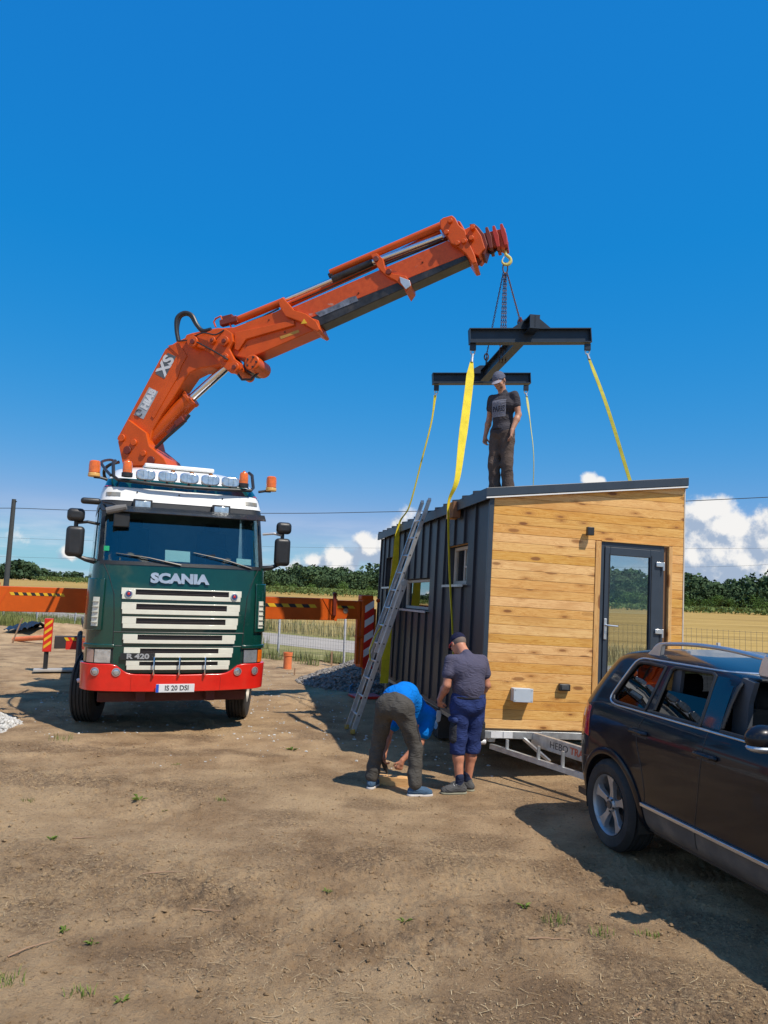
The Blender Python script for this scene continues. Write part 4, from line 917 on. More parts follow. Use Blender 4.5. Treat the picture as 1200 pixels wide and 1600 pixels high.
def zpatch(mb, u0, u1, z0, z1, out=0.0, nt=10, nz=4, mi=None, back=.02, u0t=None, u1t=None):
    u0t = u0 if u0t is None else u0t; u1t = u1 if u1t is None else u1t
    def f(a, b):
        z = z0 + (z1 - z0) * b; ua = u0 + (u0t - u0) * b; ub = u1 + (u1t - u1) * b; ta, tb = t_of_u(ua, z), t_of_u(ub, z); return ta + (tb - ta) * a, z
    return patch(mb, f, nt, nz, out, mi, back)
# cab shell: everything but the windscreen opening and the grille field
mb = MB()
def ring(mb, z0, z1, ta, tb, nt, nz, out=0.0): return patch(mb, lambda a, b: (ta + (tb - ta) * a, z0 + (z1 - z0) * b), nt, nz, out, None, .03)
ring(mb, 1.0, 2.40, -1, -.52, 20, 10); ring(mb, 1.0, 2.40, .52, 1, 20, 10); ring(mb, .86, 2.40, -.52, .52, 20, 12)
ring(mb, 2.40, 3.20, -1, -.80, 6, 6); ring(mb, 2.40, 3.20, .80, 1, 6, 6)
cab = mb.build('cab', GREEN, truck, 35)
for sg in (-1, 1):   # pillars and side doors above the belt
    m2 = MB(); ring(m2, 2.40, 3.20, sg * .585, sg * .63, 3, 8, .004) if sg > 0 else ring(m2, 2.40, 3.20, -.63, -.585, 3, 8, .004); m2.build('windscreen_pillar', BLACKP, cab, 35)
    m2 = MB(); ring(m2, 2.42, 3.16, *(sorted((sg * .63, sg * .80))), 6, 6, -.01); m2.build('side_window', DARKGLASS, cab, 35)
m2 = MB(); patch(m2, lambda a, b: (-.585 + 1.17 * a, 2.40 + .80 * b), 24, 8, -.006, None, .006); m2.build('windscreen', DARKGLASS, cab, 40)
m2 = MB(); patch(m2, lambda a, b: (-.60 + 1.20 * a, 2.365 + .05 * b), 24, 1, .008, None, .03); m2.build('windscreen_seal', BLACKP, cab, 35)
# top of the cab: white band, white roof with green lower front
m2 = MB(); ring(m2, 3.30, 3.50, -1, 1, 50, 3, .012); m2.build('roof_band', WHITEP, cab, 35)
m2 = MB(); ring(m2, 3.18, 3.31, -1, 1, 50, 2, .004); m2.build('header_panel', BLACKP, cab, 35)
m2 = MB(); ring(m2, 3.50, 3.66, -1, 1, 50, 4); m2.build('lower_roof_front', GREEN, cab, 35)
m2 = MB(); ring(m2, 3.66, 3.95, -1, 1, 50, 8); top = [cab_pt(t, 3.95) for t in np.linspace(-1, 1, 51)]; m2.raw(top, [tuple(range(51))]); m2.build('roof', WHITEP, cab, 35)
m2 = MB(); m2.b2((-.55, 1.30, 3.95), (.55, 2.1, 4.02)); m2.build('roof_hatch', WHITEP, cab, 35, bevel=.02)
m2 = MB(); ring(m2, 3.515, 3.53, -1, -.6, 10, 1, .006); ring(m2, 3.515, 3.53, .6, 1, 10, 1, .006); m2.build('red_stripe', RED, cab, 0)
# sun visor
m2 = MB(); n = 24; us = [(-1.19 + 2.38 * i / n) for i in range(n + 1)]; vs = []
for u in us:
    b = bow(u, 3.2); vs += [V(u, .245 + b, 3.215), V(u, .13 + b, 3.125), V(u, .135 + b, 3.115), V(u, .25 + b, 3.195)]
m2.raw(vs, [(4 * i + a, 4 * i + 4 + a, 4 * i + 4 + (a + 1) % 4, 4 * i + (a + 1) % 4) for i in range(n) for a in range(4)]); m2.build('sun_visor', mat('smoked_visor', (.02, .025, .03), .25, coat=.3), cab, 40)
for u, z in ((-.62, 3.24), (.52, 3.24)):
    y = fv(z) + bow(u, z) - .05; l = MB().box((u, y, z), (.27, .09, .17)).build('spot_lamp', BLACKP, cab, bevel=.012); MB().box((u, y - .048, z), (.215, .012, .12)).build('lens', LENS, l, bevel=.004)
for u in (-1.02, 1.0):
    MB().raw([], []); zpatch(MB(), u - .09, u + .09, 3.36, 3.42, .02, 4, 1).build('position_lamp', mat('smoke_lens', (.35, .33, .28), .2, metal=.4), cab, 30)
for u in (-.7, -.1, .55): MB().sphere((u, fv(3.42) + bow(u, 3.4) - .016, 3.44), .012, 8, 5).build('rivet', BLACKP, cab)
# interior behind the windscreen
MB().b2((-1.1, .42, 2.28), (1.1, .95, 2.40)).build('dashboard', INTER, cab, bevel=.04)
MB().b2((-1.15, 1.95, 1.9), (1.15, 2.0, 3.4)).b2((-1.1, .5, 1.9), (1.1, 2.0, 1.95)).build('cab_rear_lining', INTERL, cab, 0)
for u in (-.62, .62): MB().box((u, 1.35, 2.35), (.5, .5, .2)).box((u, 1.6, 2.68), (.48, .14, .62)).box((u, 1.62, 3.05), (.26, .1, .16)).build('seat', INTER, cab, bevel=.05)
MB().tube([V(.62 + .22 * math.cos(a), .86 + .08 * math.sin(a), 2.52 + .19 * math.sin(a)) for a in np.linspace(0, 2 * math.pi, 20, endpoint=False)], .016, 6, closed=True).build('steering_wheel', BLACKP, cab)
MB().raw([V(-.26, .245, 2.445), V(.10, .245, 2.44), V(.10, .30, 2.60), V(-.26, .30, 2.61)], [(0, 1, 2, 3)]).build('paper_sheet', WHITEP, cab, 0)
MB().raw([V(.80, .30, 2.445), V(1.03, .33, 2.44), V(1.03, .36, 2.53), V(.80, .33, 2.535)], [(0, 1, 2, 3)]).build('paper_sheet', WHITEP, cab, 0)
m2 = MB(); zpatch(m2, -1.11, -1.04, 2.55, 2.62, .004, 2, 2, back=.003); m2.build('round_green_sticker', mat('green_sticker', (.02, .35, .15), .4), cab, 0)
for (u0, u1, tip) in ((-.05, -.95, 2.52), (.98, .12, 2.58)):
    def wp(u, z, o): p = cab_pt(t_of_u(u, z), z, o); return p
    MB().tube([wp(u0, 2.385, .02), wp((u0 + u1) / 2, (2.40 + tip) / 2 + .012, .045), wp(u1, tip, .03)], [.016, .011, .006], 6).build('wiper', BLACKP, cab)
    MB().bar(wp(u1 - .20 * (1 if u1 > u0 else -1), tip - .03, .018), wp(u1 + .32 * (1 if u1 < u0 else -1), tip - .02, .018), .012, .02).build('wiper_blade', BLACKP, cab, 0)
# grille bars: cream frames with dark slots
for (z0, z1, hw_, hs_, sh) in ((1.885, 2.040, .845, .655, .075), (1.678, 1.838, .830, .635, .080), (1.480, 1.640, .810, .625, .080), (1.272, 1.396, .785, .590, .072), (1.078, 1.212, .760, .545, .066), (.905, 1.032, .720, .545, .055)):
    zc = (z0 + z1) / 2 + .022; o = .028
    zt, zb = zc + sh / 2, zc - sh / 2; m2 = MB()
    zpatch(m2, -hw_, hw_, zt, z1, o, 18, 1, back=.035); zpatch(m2, -hw_ * .985, hw_ * .985, z0, zb, o, 18, 1, back=.035)
    zpatch(m2, -hw_, -hs_, zb, zt, o, 3, 1, back=.035); zpatch(m2, hs_, hw_, zb, zt, o, 3, 1, back=.035)
    g = m2.build('grille_bar', CREAM, cab, 35, bevel=.003)
    m3 = MB(); zpatch(m3, -hs_ - .01, hs_ + .01, zb - .004, zt + .004, .012, 18, 1, back=.02); m3.build('grille_slot', mat('slot_mesh', (.035, .022, .022), .7, bump=.6, bscale=90), g, 0)
    m3 = MB()
    for q in (.33, .66): zpatch(m3, -hs_, hs_, zb + sh * q - .003, zb + sh * q + .003, .018, 14, 1, back=.006)
    m3.build('slot_slat', BLACKP, g, 0)
def on(u, z, out, tilt=True):
    p = cab_pt(t_of_u(u, z), z, out); q = cab_pt(t_of_u(u + .02, z), z, out); r = cab_pt(t_of_u(u, z + .03), z + .03, out)
    x = (q - p).normalized(); y = (r - p); y = (y - x * y.dot(x)).normalized(); M = Matrix((x, y, x.cross(y))).transposed().to_4x4(); M.translation = p; return M
SILV = mat('silver_letters', (.55, .57, .60), .3, metal=.6)
text_mesh('badge_lettering', 'SCANIA', .185, SILV, cab, on(-.06, 2.185, .022), .006, .011, 'CENTER', 1.23, 0, 1.0)
m2 = MB(); zpatch(m2, -.80, -.34, 1.045, 1.135, .036, 5, 1, back=.01); bd = m2.build('model_badge', BLACKP, cab, 0)
text_mesh('badge_lettering', 'R 420', .095, SILV, bd, on(-.57, 1.09, .038), .003, .004, 'CENTER', 1.35)
for u in (-.745, .735):
    M = on(u, 1.955, .030); o = MB().cyl((0, 0, 0), (0, 0, .012), .052, n=20).build('emblem', SILV, cab, 30, bevel=.003); o.matrix_local = M
    q = MB().cyl((0, 0, .012), (0, 0, .016), .040, n=20).build('emblem_field', mat('emblem_blue', (.03, .05, .16), .3), o, 0)
    MB().sphere((0, .004, .017), (.020, .022, .004), 10, 6).build('emblem_crest', mat('emblem_red', (.55, .03, .03), .3), o)
for u in (-.35, 0, .36): # chrome bars over the lower grille
    MB().tube([V(u, -.06, 1.08), V(u, -.075, 1.05), V(u, -.07, .84), V(u, -.03, .82)], .014, 8).build('grille_guard_bar', CHROME, cab)
# shut lines
for pts in ([(-.52, 1.0), (-.52, 1.35)], [(.52, 1.0), (.52, 1.35)]): pass
def seam_on(pts, parent=cab, r=.006, m=BLACKP, out=.001):
    P = [cab_pt(t_of_u(u, z), z, out) for u, z in pts]; MB().tube(P, r, 6).build('shut_line', m, parent, 30)
seam_on([(-1.10, 2.37), (-1.02, 2.2), (-.94, 1.95), (-.915, 1.6), (-.91, 1.3), (-.90, 1.0), (-.86, .92)]); seam_on([(1.10, 2.37), (1.02, 2.2), (.94, 1.95), (.915, 1.6), (.90, 1.3), (.89, 1.0), (.85, .92)])
seam_on([(u, 1.425) for u in np.linspace(-.91, .91, 15)]); seam_on([(u, 1.232) for u in np.linspace(-.91, .91, 15)], out=-.002)
for sg in (-1, 1):
    m2 = MB(); zpatch(m2, sg * 1.02, sg * 1.245, 1.36, 1.42, .035, 5, 1, back=.05) if sg > 0 else zpatch(m2, -1.245, -1.02, 1.36, 1.42, .035, 5, 1, back=.05)
    # side wind deflector: bulged panel with cream slats
    def df(a, b, sg=sg):
        z = 1.44 + .72 * b; a0, a1 = (.535, .72); t = a0 + (a1 - a0) * a; return sg * t, z
    m2 = MB(); patch(m2, df, 8, 8, .035, None, .04); dfl = m2.build('wind_deflector', GREEN, cab, 40, bevel=.01)
    m3 = MB(); patch(m3, lambda a, b: (sg * (.560 + .045 * a), 1.50 + .40 * b), 4, 6, .045, None, .012); m3.build('deflector_insert', CREAM, dfl, 40)
    for q in range(5):
        m3 = MB(); patch(m3, lambda a, b: (sg * (.562 + .041 * a), 1.545 + .072 * q + .008 * b), 4, 1, .060, None, .018); m3.build('deflector_slat', mat('slat_dull_cream', (.45, .43, .34), .5), dfl, 0)  # slats in a duller cream than the insert
    # headlamp under a green lid
    m3 = MB(); patch(m3, lambda a, b: (sg * (.455 + .185 * a), .99 + .20 * b), 8, 3, .012, None, .03); hl = m3.build('headlight', BLACKP, cab, 35, bevel=.01)
    m3 = MB(); patch(m3, lambda a, b: (sg * (.463 + .105 * a), 1.0 + .18 * b), 6, 3, .022, None, .012); m3.build('headlight_lens', LENS, hl, 35)
    m3 = MB(); patch(m3, lambda a, b: (sg * (.578 + .055 * a), 1.0 + .18 * b), 4, 3, .022, None, .012); m3.build('indicator_lens', AMBER if sg > 0 else mat('pale_indicator', (.45, .30, .24), .2, coat=.6), hl, 35)
    m3 = MB(); patch(m3, lambda a, b: (sg * (.44 + .26 * a), 1.20 + .055 * b), 8, 1, .035, None, .05); m3.build('headlight_lid', GREEN, cab, 35, bevel=.012)
# bumper with cut-away centre
def bump_top(u): return float(np.interp(abs(u), [0, .62, .72, .84, .92, 1.3], [.835, .845, .87, .965, .985, .985]))
m2 = MB(); NB = 60
def bt(a, b):
    t = -.74 + 1.48 * a; s = abs(t); u = 1.0 * s / .5 if s < .5 else 1.0 + .25 * (s - .5) / .22; zt = bump_top(u); zb = .60 + .02 * (u / 1.25) ** 2; return t, zb + (zt - zb) * b
patch(m2, bt, NB, 5, .045, None, .06); bump = m2.build('bumper', RED, truck, 35, bevel=.008)
for t in (-.32, .30): MB().tube([cab_pt(t, z, .047) for z in np.linspace(.615, .84, 5)], .004, 5).build('panel_gap', REDST, bump, 30)
for u, z in ((-1.10, .88), (-.84, .875), (.84, .875), (1.09, .88)):
    M = on(u, z, .046); o = MB().lathe([(.058, 0), (.058, .012), (.046, .014)], (0, 0, 0), (0, 0, 1), 24).build('fog_lamp', mat('lamp_ring', (.5, .5, .52), .3, metal=.6), bump, 30); o.matrix_local = M
    MB().sphere((0, 0, .004), (.045, .045, .012), 16, 8).build('fog_lens', LENS, o)
pl = MB().box((-.04, -.062, .655), (.53, .012, .115)).build('licence_plate', WHITEST, bump, bevel=.004)
MB().box((-.285, -.0695, .655), (.038, .002, .11)).build('plate_blue_band', mat('plate_blue', (.01, .08, .5), .4), pl, 0)
MP = Matrix((V(1, 0, 0), V(0, 0, 1), V(0, -1, 0))).transposed().to_4x4(); MP.translation = (-.02, -.0695, .655)
text_mesh('plate_characters', 'IS 20 DSI', .098, mat('plate_black', (.01, .01, .012), .4), pl, MP, .001, .0015, 'CENTER', .92)
MB().b2((-1.05, .35, .42), (1.05, .45, .56)).b2((-.55, .1, .45), (-.42, .5, .60)).b2((.42, .1, .45), (.55, .5, .60)).build('front_crossmember', mat('dull_red_frame', (.09, .02, .015), .7, dirt=.4), truck, 0, bevel=.01)
for sg in (-1, 1): MB().cyl(V(sg * 1.27, .5, .72), V(sg * 1.33, .5, .70), .03, n=10).build('marker_cone', WHITEST, truck)
# steps / lower cab sides and wheel arches
for sg in (-1, 1):
    MB().prism([(.35, .62), (.60, .55), (.66, .95), (.62, 1.02), (.35, 1.02)], sg * 1.02, sg * 1.255, lambda x, y, t: V(t, x, y)).build('step_panel', GREEN, truck, 0, bevel=.02)
    A = [(1.40 + .68 * math.cos(a), .62 + .62 * math.sin(a)) for a in np.linspace(math.pi, 0, 14)]; B = [(1.40 + .63 * math.cos(a), .62 + .57 * math.sin(a)) for a in np.linspace(0, math.pi, 14)]
    MB().prism(A + B, sg * .80, sg * 1.25, lambda x, y, t: V(t, x, y)).build('mudguard', BLACKP, truck, 0)
# mirrors
def housing(c, sz, name, parent):
    M = [V(x * sz[0] / 2, y * sz[1] / 2, z * sz[2] / 2) for x in (-1, 1) for y in (-1, 1) for z in (-1, 1)]
    o = MB().box(c, sz).build(name, BLACKP, parent, 40, bevel=min(sz[0], sz[1]) * .42, segs=4); return o
for sg, dy in ((-1, 0.0), (1, 0.02)):
    cx = sg * 1.50; y = .30; mr = housing((cx, y, 2.665), (.245, .14, .43), 'mirror', cab); housing((cx + sg * .01, y, 3.04), (.235, .14, .185), 'wide_mirror', mr)
    MB().tube([V(sg * 1.19, .35, 2.93), V(sg * 1.35, .30, 2.95), V(sg * 1.50, .33, 2.93)], .022, 8).build('mirror_arm', BLACKP if sg < 0 else ALU, mr)
    MB().tube([V(sg * 1.22, .38, 2.40), V(sg * 1.34, .32, 2.42), V(sg * 1.50, .33, 2.48)], [.045, .035, .02], 8).build('mirror_arm', BLACKP, mr)
    MB().cyl((cx, y + .03, 2.86), (cx, y + .03, 2.98), .03, n=10).build('mirror_stem', BLACKP, mr)
    MB().b2((cx - .10, y + .071, 2.47), (cx + .10, y + .074, 2.86)).build('mirror_glass', CHROME, mr, 0)
housing((-1.33, .20, 3.24), (.27, .10, .09), 'kerb_mirror', cab); MB().tube([V(-1.12, .02, 3.10), V(-.98, .0, 3.14), V(-.86, -.03, 3.17)], [.05, .055, .04], 10).build('front_mirror', mat('grey_weathered_plastic', (.16, .155, .15), .7), cab)
MB().tube([V(-1.17, .33, 3.26), V(-1.05, .08, 3.22), V(-.95, .0, 3.16)], .014, 6).build('front_mirror_arm', BLACKP, cab)
MB().box((-.90, .20, 3.00), (.22, .03, .20)).build('inner_mirror_pad', BLACKP, cab, bevel=.05, segs=3)
# roof light bar
lb = MB().tube([V(-1.02, .80, 3.93), V(-1.05, .70, 3.88), V(-1.04, .52, 3.66), V(-.98, .40, 3.60), V(-.5, .34, 3.57), V(0, .33, 3.56), V(.5, .34, 3.57), V(.98, .40, 3.60), V(1.04, .52, 3.66), V(1.05, .70, 3.88), V(1.02, .80, 3.93)], .026, 10).build('light_bar', BLACKP, cab)
for i, u in enumerate((-.60, -.285, .03, .345, .655)):
    y = .37 + .03 * abs(u); z = 3.70
    O_ = [(.138 * math.copysign(abs(math.cos(a)) ** .62, math.cos(a)), .080 * math.copysign(abs(math.sin(a)) ** .62, math.sin(a))) for a in np.linspace(0, 2 * math.pi, 28, endpoint=False)]
    l = MB().prism(O_, y - .03, y + .05, lambda a, b, t: V(u + a, t, z + b)).build('driving_lamp', CHROME, lb, 30, bevel=.012)
    lm = MB().prism([(a * .88, b * .84) for a, b in O_], y - .036, y - .028, lambda a, b, t: V(u + a, t, z + b)); lm.build('lens', LENS, l, 30, bevel=.004)
    MB().bar((u - .035, y - .038, z - .06), (u - .035, y - .038, z + .06), .003, .003).bar((u + .035, y - .038, z - .06), (u + .035, y - .038, z + .06), .003, .003).build('lens_grid', GREASE, l, 0)
    MB().cyl((u, y + .02, 3.57), (u, y + .02, 3.62), .02, n=8).build('lamp_stem', BLACKP, l)
def beacon(c, parent, r=.068, h=.17):
    b = MB().lathe([(.001, -.06), (r * 1.15, -.06), (r * 1.15, 0.0), (r * .9, .0)], c, (0, 0, 1), 20).build('beacon', BLACKP, parent)
    MB().lathe([(r, 0), (r * 1.02, h * .5), (r * .95, h * .85), (r * .75, h), (r * .3, h * 1.04), (r * .28, h * 1.15), (.001, h * 1.16)], c, (0, 0, 1), 20).build('beacon_dome', AMBER, b)
    MB().lathe([(r * 1.015, h * q) for q in (.22, .24)] , c, (0, 0, 1), 20).build('dome_ring', BRASS, b)
beacon((-.86, .38, 3.71), lb); beacon((.86, .40, 3.70), lb)
for sg in (-1, 1):
    MB().tube([V(sg * 1.12, .5, 3.60), V(sg * 1.22, .48, 3.62), V(sg * 1.31, .46, 3.62)], .02, 8).build('beacon_bracket', BLACKP, lb)
    c = (sg * 1.31, .45, 3.68); b = MB().cyl((c[0], c[1], 3.62), (c[0], c[1], 3.675), .085, n=20).build('beacon', mat('pale_amber_base', (.75, .42, .12), .3), lb, bevel=.01)
    MB().lathe([(.08, 0), (.082, .10), (.076, .16), (.06, .175), (.001, .18)], c, (0, 0, 1), 20).build('beacon_dome', AMBER, b)
for u in (-.19, .09, .38): MB().cyl((u, .58, 3.76), (u, .58, 3.83), .032, n=12).box((u, .58, 3.75), (.07, .05, .04)).build('roof_marker_lamp', mat('brown_amber', (.42, .17, .05), .3), cab, bevel=.006)
for sg in (-1,): MB().tube(catmull([(-1.08, .45, 3.66), (-1.16, .8, 3.80), (-1.20, 1.2, 3.95), (-1.05, 1.9, 4.10), (-.9, 2.5, 4.15)], 6), .022, 8).build('air_hose', BLACKP, cab)
# wheels
def truck_wheel(name, c, r=.52, w=.30, steer=0, dual=False, sgn=1):
    o = bpy.data.objects.new(name, None); COL.objects.link(o); o.parent = truck; o.location = c; o.rotation_euler = (0, 0, R_(steer))
    prof = [(r * .56, -w / 2), (r * .80, -w / 2 - .012), (r * .95, -w / 2), (r, -w * .42)]
    for g in np.linspace(-.34, .34, 5): prof += [(r, w * (g - .035)), (r - .016, w * (g - .022)), (r - .016, w * (g + .022)), (r, w * (g + .035))]
    prof += [(r, w * .42), (r * .95, w / 2), (r * .80, w / 2 + .012), (r * .56, w / 2)]
    MB().lathe(prof, (0, 0, 0), (1, 0, 0), 56).build('tyre', RUBBER, o, 25)
    s = sgn
    MB().lathe([(r * .57, s * w * .46), (r * .54, s * w * .30), (r * .50, s * w * .1), (r * .32, s * w * .05), (r * .30, s * w * .35), (r * .2, s * w * .42), (.001, s * w * .44)], (0, 0, 0), (1, 0, 0), 32).build('rim', mat('dusty_rim', (.22, .20, .17), .5, metal=.4, dirt=.4), o, 25)
    for i in range(10):
        a = i * 2 * math.pi / 10; MB().cyl((s * w * .05, r * .41 * math.cos(a), r * .41 * math.sin(a)), (s * w * .22, r * .41 * math.cos(a), r * .41 * math.sin(a)), .018, n=6).build('wheel_nut', STEEL, o, 0)
    return o
truck_wheel('front_wheel', (-1.13, 1.32, .52), steer=-17, sgn=-1); truck_wheel('front_wheel', (1.16, 1.32, .52), steer=-19, sgn=1)
for y in (5.0, 6.35):
    for sg in (-1, 1): truck_wheel('rear_wheel', (sg * 1.0, y, .52), w=.56, sgn=sg)
# chassis
for u in (-.42, .42): MB().b2((u - .04, .5, .72), (u + .04, 8.2, 1.02)).build('chassis_rail', mat('chassis_grey', (.05, .05, .052), .6, dirt=.3), truck, 0, bevel=.005)
for y in (1.3, 3.0, 5.0, 6.35, 7.9): MB().b2((-.38, y, .78), (.38, y + .12, .96)).build('crossmember', BLACKP, truck, 0)
for y in (1.32, 5.0, 6.35): MB().cyl((-1.0, y, .52), (1.0, y, .52), .06, n=12).sphere((0, y, .52), (.2, .2, .17)).build('axle', BLACKP, truck)
MB().b2((-1.2, 3.9, 1.10), (1.2, 8.4, 1.24)).build('flatbed', mat('flatbed_floor', (.10, .085, .07), .8), truck, 0, bevel=.01)
MB().b2((-1.19, 2.3, .6), (-.6, 2.75, 1.1)).build('fuel_tank', ALU, truck, bevel=.06); MB().b2((.6, 2.3, .6), (1.19, 2.75, 1.1)).build('battery_box', BLACKP, truck, bevel=.02)
MB().b2((-1.0, 1.0, .62), (1.0, 2.1, 1.0)).build('engine_block', BLACKP, truck, 0, bevel=.03)

# outriggers ---------------------------------------------------
def stripes(mb_y, mb_k, x0, x1, z0, z1, y, n, slant, sgn=1):
    """slanted hazard stripes on the plane y"""
    w = (x1 - x0) / n
    for i in range(n):
        a = x0 + i * w; b = a + w; P = [V(a + slant, y, z1), V(b + slant, y, z1), V(b, y, z0), V(a, y, z0)]
        (mb_y if i % 2 == 0 else mb_k).raw(P + [p + V(0, .003, 0) for p in P], [(0, 1, 2, 3), (4, 7, 6, 5), (0, 4, 5, 1), (1, 5, 6, 2), (2, 6, 7, 3), (3, 7, 4, 0)])
OB = MB(); Y0 = 3.0
OB.b2((-1.2, 2.72, 1.30), (1.2, 3.42, 1.95)); ob = OB.build('crane_base', ORANGE2, truck, 0, bevel=.02)
# right beam: outer box, inner section, collar plate
r1 = MB().b2((1.0, Y0, 1.51), (3.32, Y0 + .30, 1.93)).build('outrigger_beam', ORANGE2, truck, 0, bevel=.008)
MB().prism([(1.2, 1.60), (1.75, 1.935), (1.70, 1.94), (1.15, 1.61)], Y0 - .006, Y0, lambda x, y, t: V(x, t, y)).build('weld_plate', ORANGE, r1, 0)
MB().prism([(3.05, 1.93), (3.32, 1.50), (3.36, 1.50), (3.36, 1.93)], Y0 - .012, Y0, lambda x, y, t: V(x, t, y)).build('end_plate', ORANGE, r1, 0)
r2 = MB().b2((3.32, Y0 + .03, 1.54), (3.86, Y0 + .27, 1.90)).build('inner_beam', ORANGE2, r1, 0, bevel=.006)
MB().cyl((3.55, Y0 + .0285, 1.70), (3.55, Y0 + .024, 1.70), .05, n=20).build('beam_hole', mat('pale_hole', (.30, .24, .18), .8), r1)
MB().b2((3.26, Y0 - .05, 1.60), (3.33, Y0 + .0, 2.02)).cyl((3.295, Y0 - .05, 2.02), (3.295, Y0 + .02, 2.02), .04, n=14).build('lock_pin', ORANGE_D, r1, bevel=.01)
my, mk = MB(), MB(); stripes(my, mk, 1.48, 2.95, 1.745, 1.81, Y0 - .003, 11, -.05); my.build('hazard_tape_yellow', YELST, r1, 0); mk.build('hazard_tape_black', BLKST, r1, 0)
my, mk = MB(), MB(); stripes(my, mk, 3.36, 3.75, 1.75, 1.80, Y0 + .027, 3, -.05); my.build('hazard_tape_yellow', YELST, r1, 0); mk.build('hazard_tape_black', BLKST, r1, 0)
# right leg
jk = MB().b2((3.88, Y0 - .02, .60), (4.14, Y0 + .26, 1.94)).build('outrigger_leg', ORANGE2, truck, 0, bevel=.02)
MB().b2((3.80, Y0 + .02, .66), (3.86, Y0 + .12, 1.9)).b2((4.15, Y0 + .0, 1.0), (4.19, Y0 + .1, 1.75)).b2((3.78, Y0 - .03, 1.18), (4.22, Y0 + .1, 1.22)).build('leg_bracket', ORANGE2, jk, 0, bevel=.006)
MB().b2((3.86, Y0 - .01, 1.92), (4.12, Y0 + .2, 2.02)).sphere((4.24, Y0 + .05, 1.92), .045, 10, 6).build('leg_cap', ORANGE, jk, bevel=.02)
bd = MB().b2((3.93, Y0 - .034, .58), (4.13, Y0 - .022, 1.80)).build('marker_board', REDST, jk, 0)
for i in range(4):
    z = .80 + i * .29; P = [(3.935, z), (4.125, z + .12), (4.125, z + .26), (3.935, z + .14)]
    MB().prism(P, Y0 - .037, Y0 - .0345, lambda x, y, t: V(x, t, y)).build('white_stripe', WHITEST, bd, 0)
MB().cyl((4.01, Y0 + .10, .60), (4.01, Y0 + .10, .05), .045, n=14).build('leg_ram', mat('rusty_ram', (.20, .12, .08), .4, metal=.6), jk)
MB().box((4.06, Y0 + .10, .03), (.55, .50, .05)).build('foot_plate', REDST, jk, 0, bevel=.01)
# left beam
l1_ = MB().b2((-4.4, Y0, 1.55), (-1.0, Y0 + .30, 1.97)).build('outrigger_beam', ORANGE2, truck, 0, bevel=.008)
MB().prism([(-2.66, 1.56), (-2.48, 1.96), (-2.445, 1.96), (-2.625, 1.56)], Y0 - .006, Y0, lambda x, y, t: V(x, t, y)).build('weld_seam', ORANGE, l1_, 0)
MB().b2((-4.4, Y0 - .012, 1.98), (-2.6, Y0 + .1, 2.03)).build('hose_tray', ORANGE2, l1_, 0)
my, mk = MB(), MB(); stripes(my, mk, -2.42, -1.58, 1.825, 1.875, Y0 - .003, 13, -.03); my.build('hazard_tape_yellow', YELST, l1_, 0); mk.build('hazard_tape_black', BLKST, l1_, 0)
jl = MB().b2((-4.68, Y0 - .02, .60), (-4.42, Y0 + .26, 2.0)).build('outrigger_leg', ORANGE2, truck, 0, bevel=.02); MB().cyl((-4.55, Y0 + .12, .60), (-4.55, Y0 + .12, .05), .045, n=14).build('leg_ram', CHROME, jl); MB().box((-4.55, Y0 + .12, .03), (.5, .5, .05)).build('foot_plate', BLACKP, jl, 0)
# rear stabiliser seen left of the cab
Y1 = 8.0
st = MB().b2((-1.75, Y1, .52), (-.5, Y1 + .22, .80)).build('rear_stabiliser', mat('stabiliser_black', (.04, .035, .035), .6, dirt=.3), truck, 0, bevel=.01)
MB().b2((-1.50, Y1 - .006, .50), (-.55, Y1 - .001, .69)).build('red_reflector', REDST, st, 0)
my, mk = MB(), MB(); stripes(my, mk, -1.50, -.60, .70, .775, Y1 - .004, 12, -.05); my.build('hazard_tape_yellow', YELST, st, 0); mk.build('hazard_tape_red', REDST, st, 0)
pb = MB().b2((-1.99, Y1 - .05, .45), (-1.80, Y1 + .12, 1.20)).build('stabiliser_leg', REDST, st, 0, bevel=.01)
for i in range(4): z = .52 + i * .16; MB().prism([(-1.97, z), (-1.82, z + .12), (-1.82, z + .19), (-1.97, z + .07)], Y1 - .054, Y1 - .0505, lambda x, y, t: V(x, t, y)).build('yellow_stripe', YELST, pb, 0)
MB().cyl((-1.90, Y1 + .03, .5), (-1.90, Y1 + .03, .06), .05, n=12).build('leg_ram', BLACKP, pb); MB().box((-1.72, Y1 + .03, .035), (.85, .38, .05)).build('foot_plate', mat('pale_plank', (.38, .36, .33), .8), pb, 0, bevel=.01)

# ---------------------------------------------------------------- the crane: one vertical plane from the column to the hook
CA = TM @ Vector((-.45, 3.05, 0)); HK = at(790, 395, 12.15)
cdir = Vector((HK.x - CA.x, HK.y - CA.y, 0)).normalized(); cnor = Vector((-cdir.y, cdir.x, 0))  # normal points away from the camera
def cp(px, py, off=0.0):
    d = pixdir(px, py); o = Vector((0, 0, CAMH)); t = (CA + cnor * off - o).dot(cnor) / d.dot(cnor); p = o + d * t; return ((p - CA).dot(cdir), p.z)
TMI = TM.inverted()
def cw(s, z, t=0.0): return TMI @ (Vector((CA.x, CA.y, 0)) + cdir * s + cnor * t + Vector((0, 0, z)))
def C3(px, py, t=0.0): s, z = cp(px, py, t); return cw(s, z, t)
def plate(name, pix, t0, t1, m, parent, bevel=.012, smooth=0):
    return MB().prism([cp(*p, t0) for p in pix], t0, t1, lambda x, y, t: cw(x, y, t)).build(name, m, parent, smooth, bevel=bevel)
def pin(px, py, r, t0, t1, m, parent, name='pivot_pin'):
    s_, z_ = cp(px, py, t0); return MB().cyl(cw(s_, z_, t0), cw(s_, z_, t1), r, n=20).build(name, m, parent, 30, bevel=.008)
crane = truck

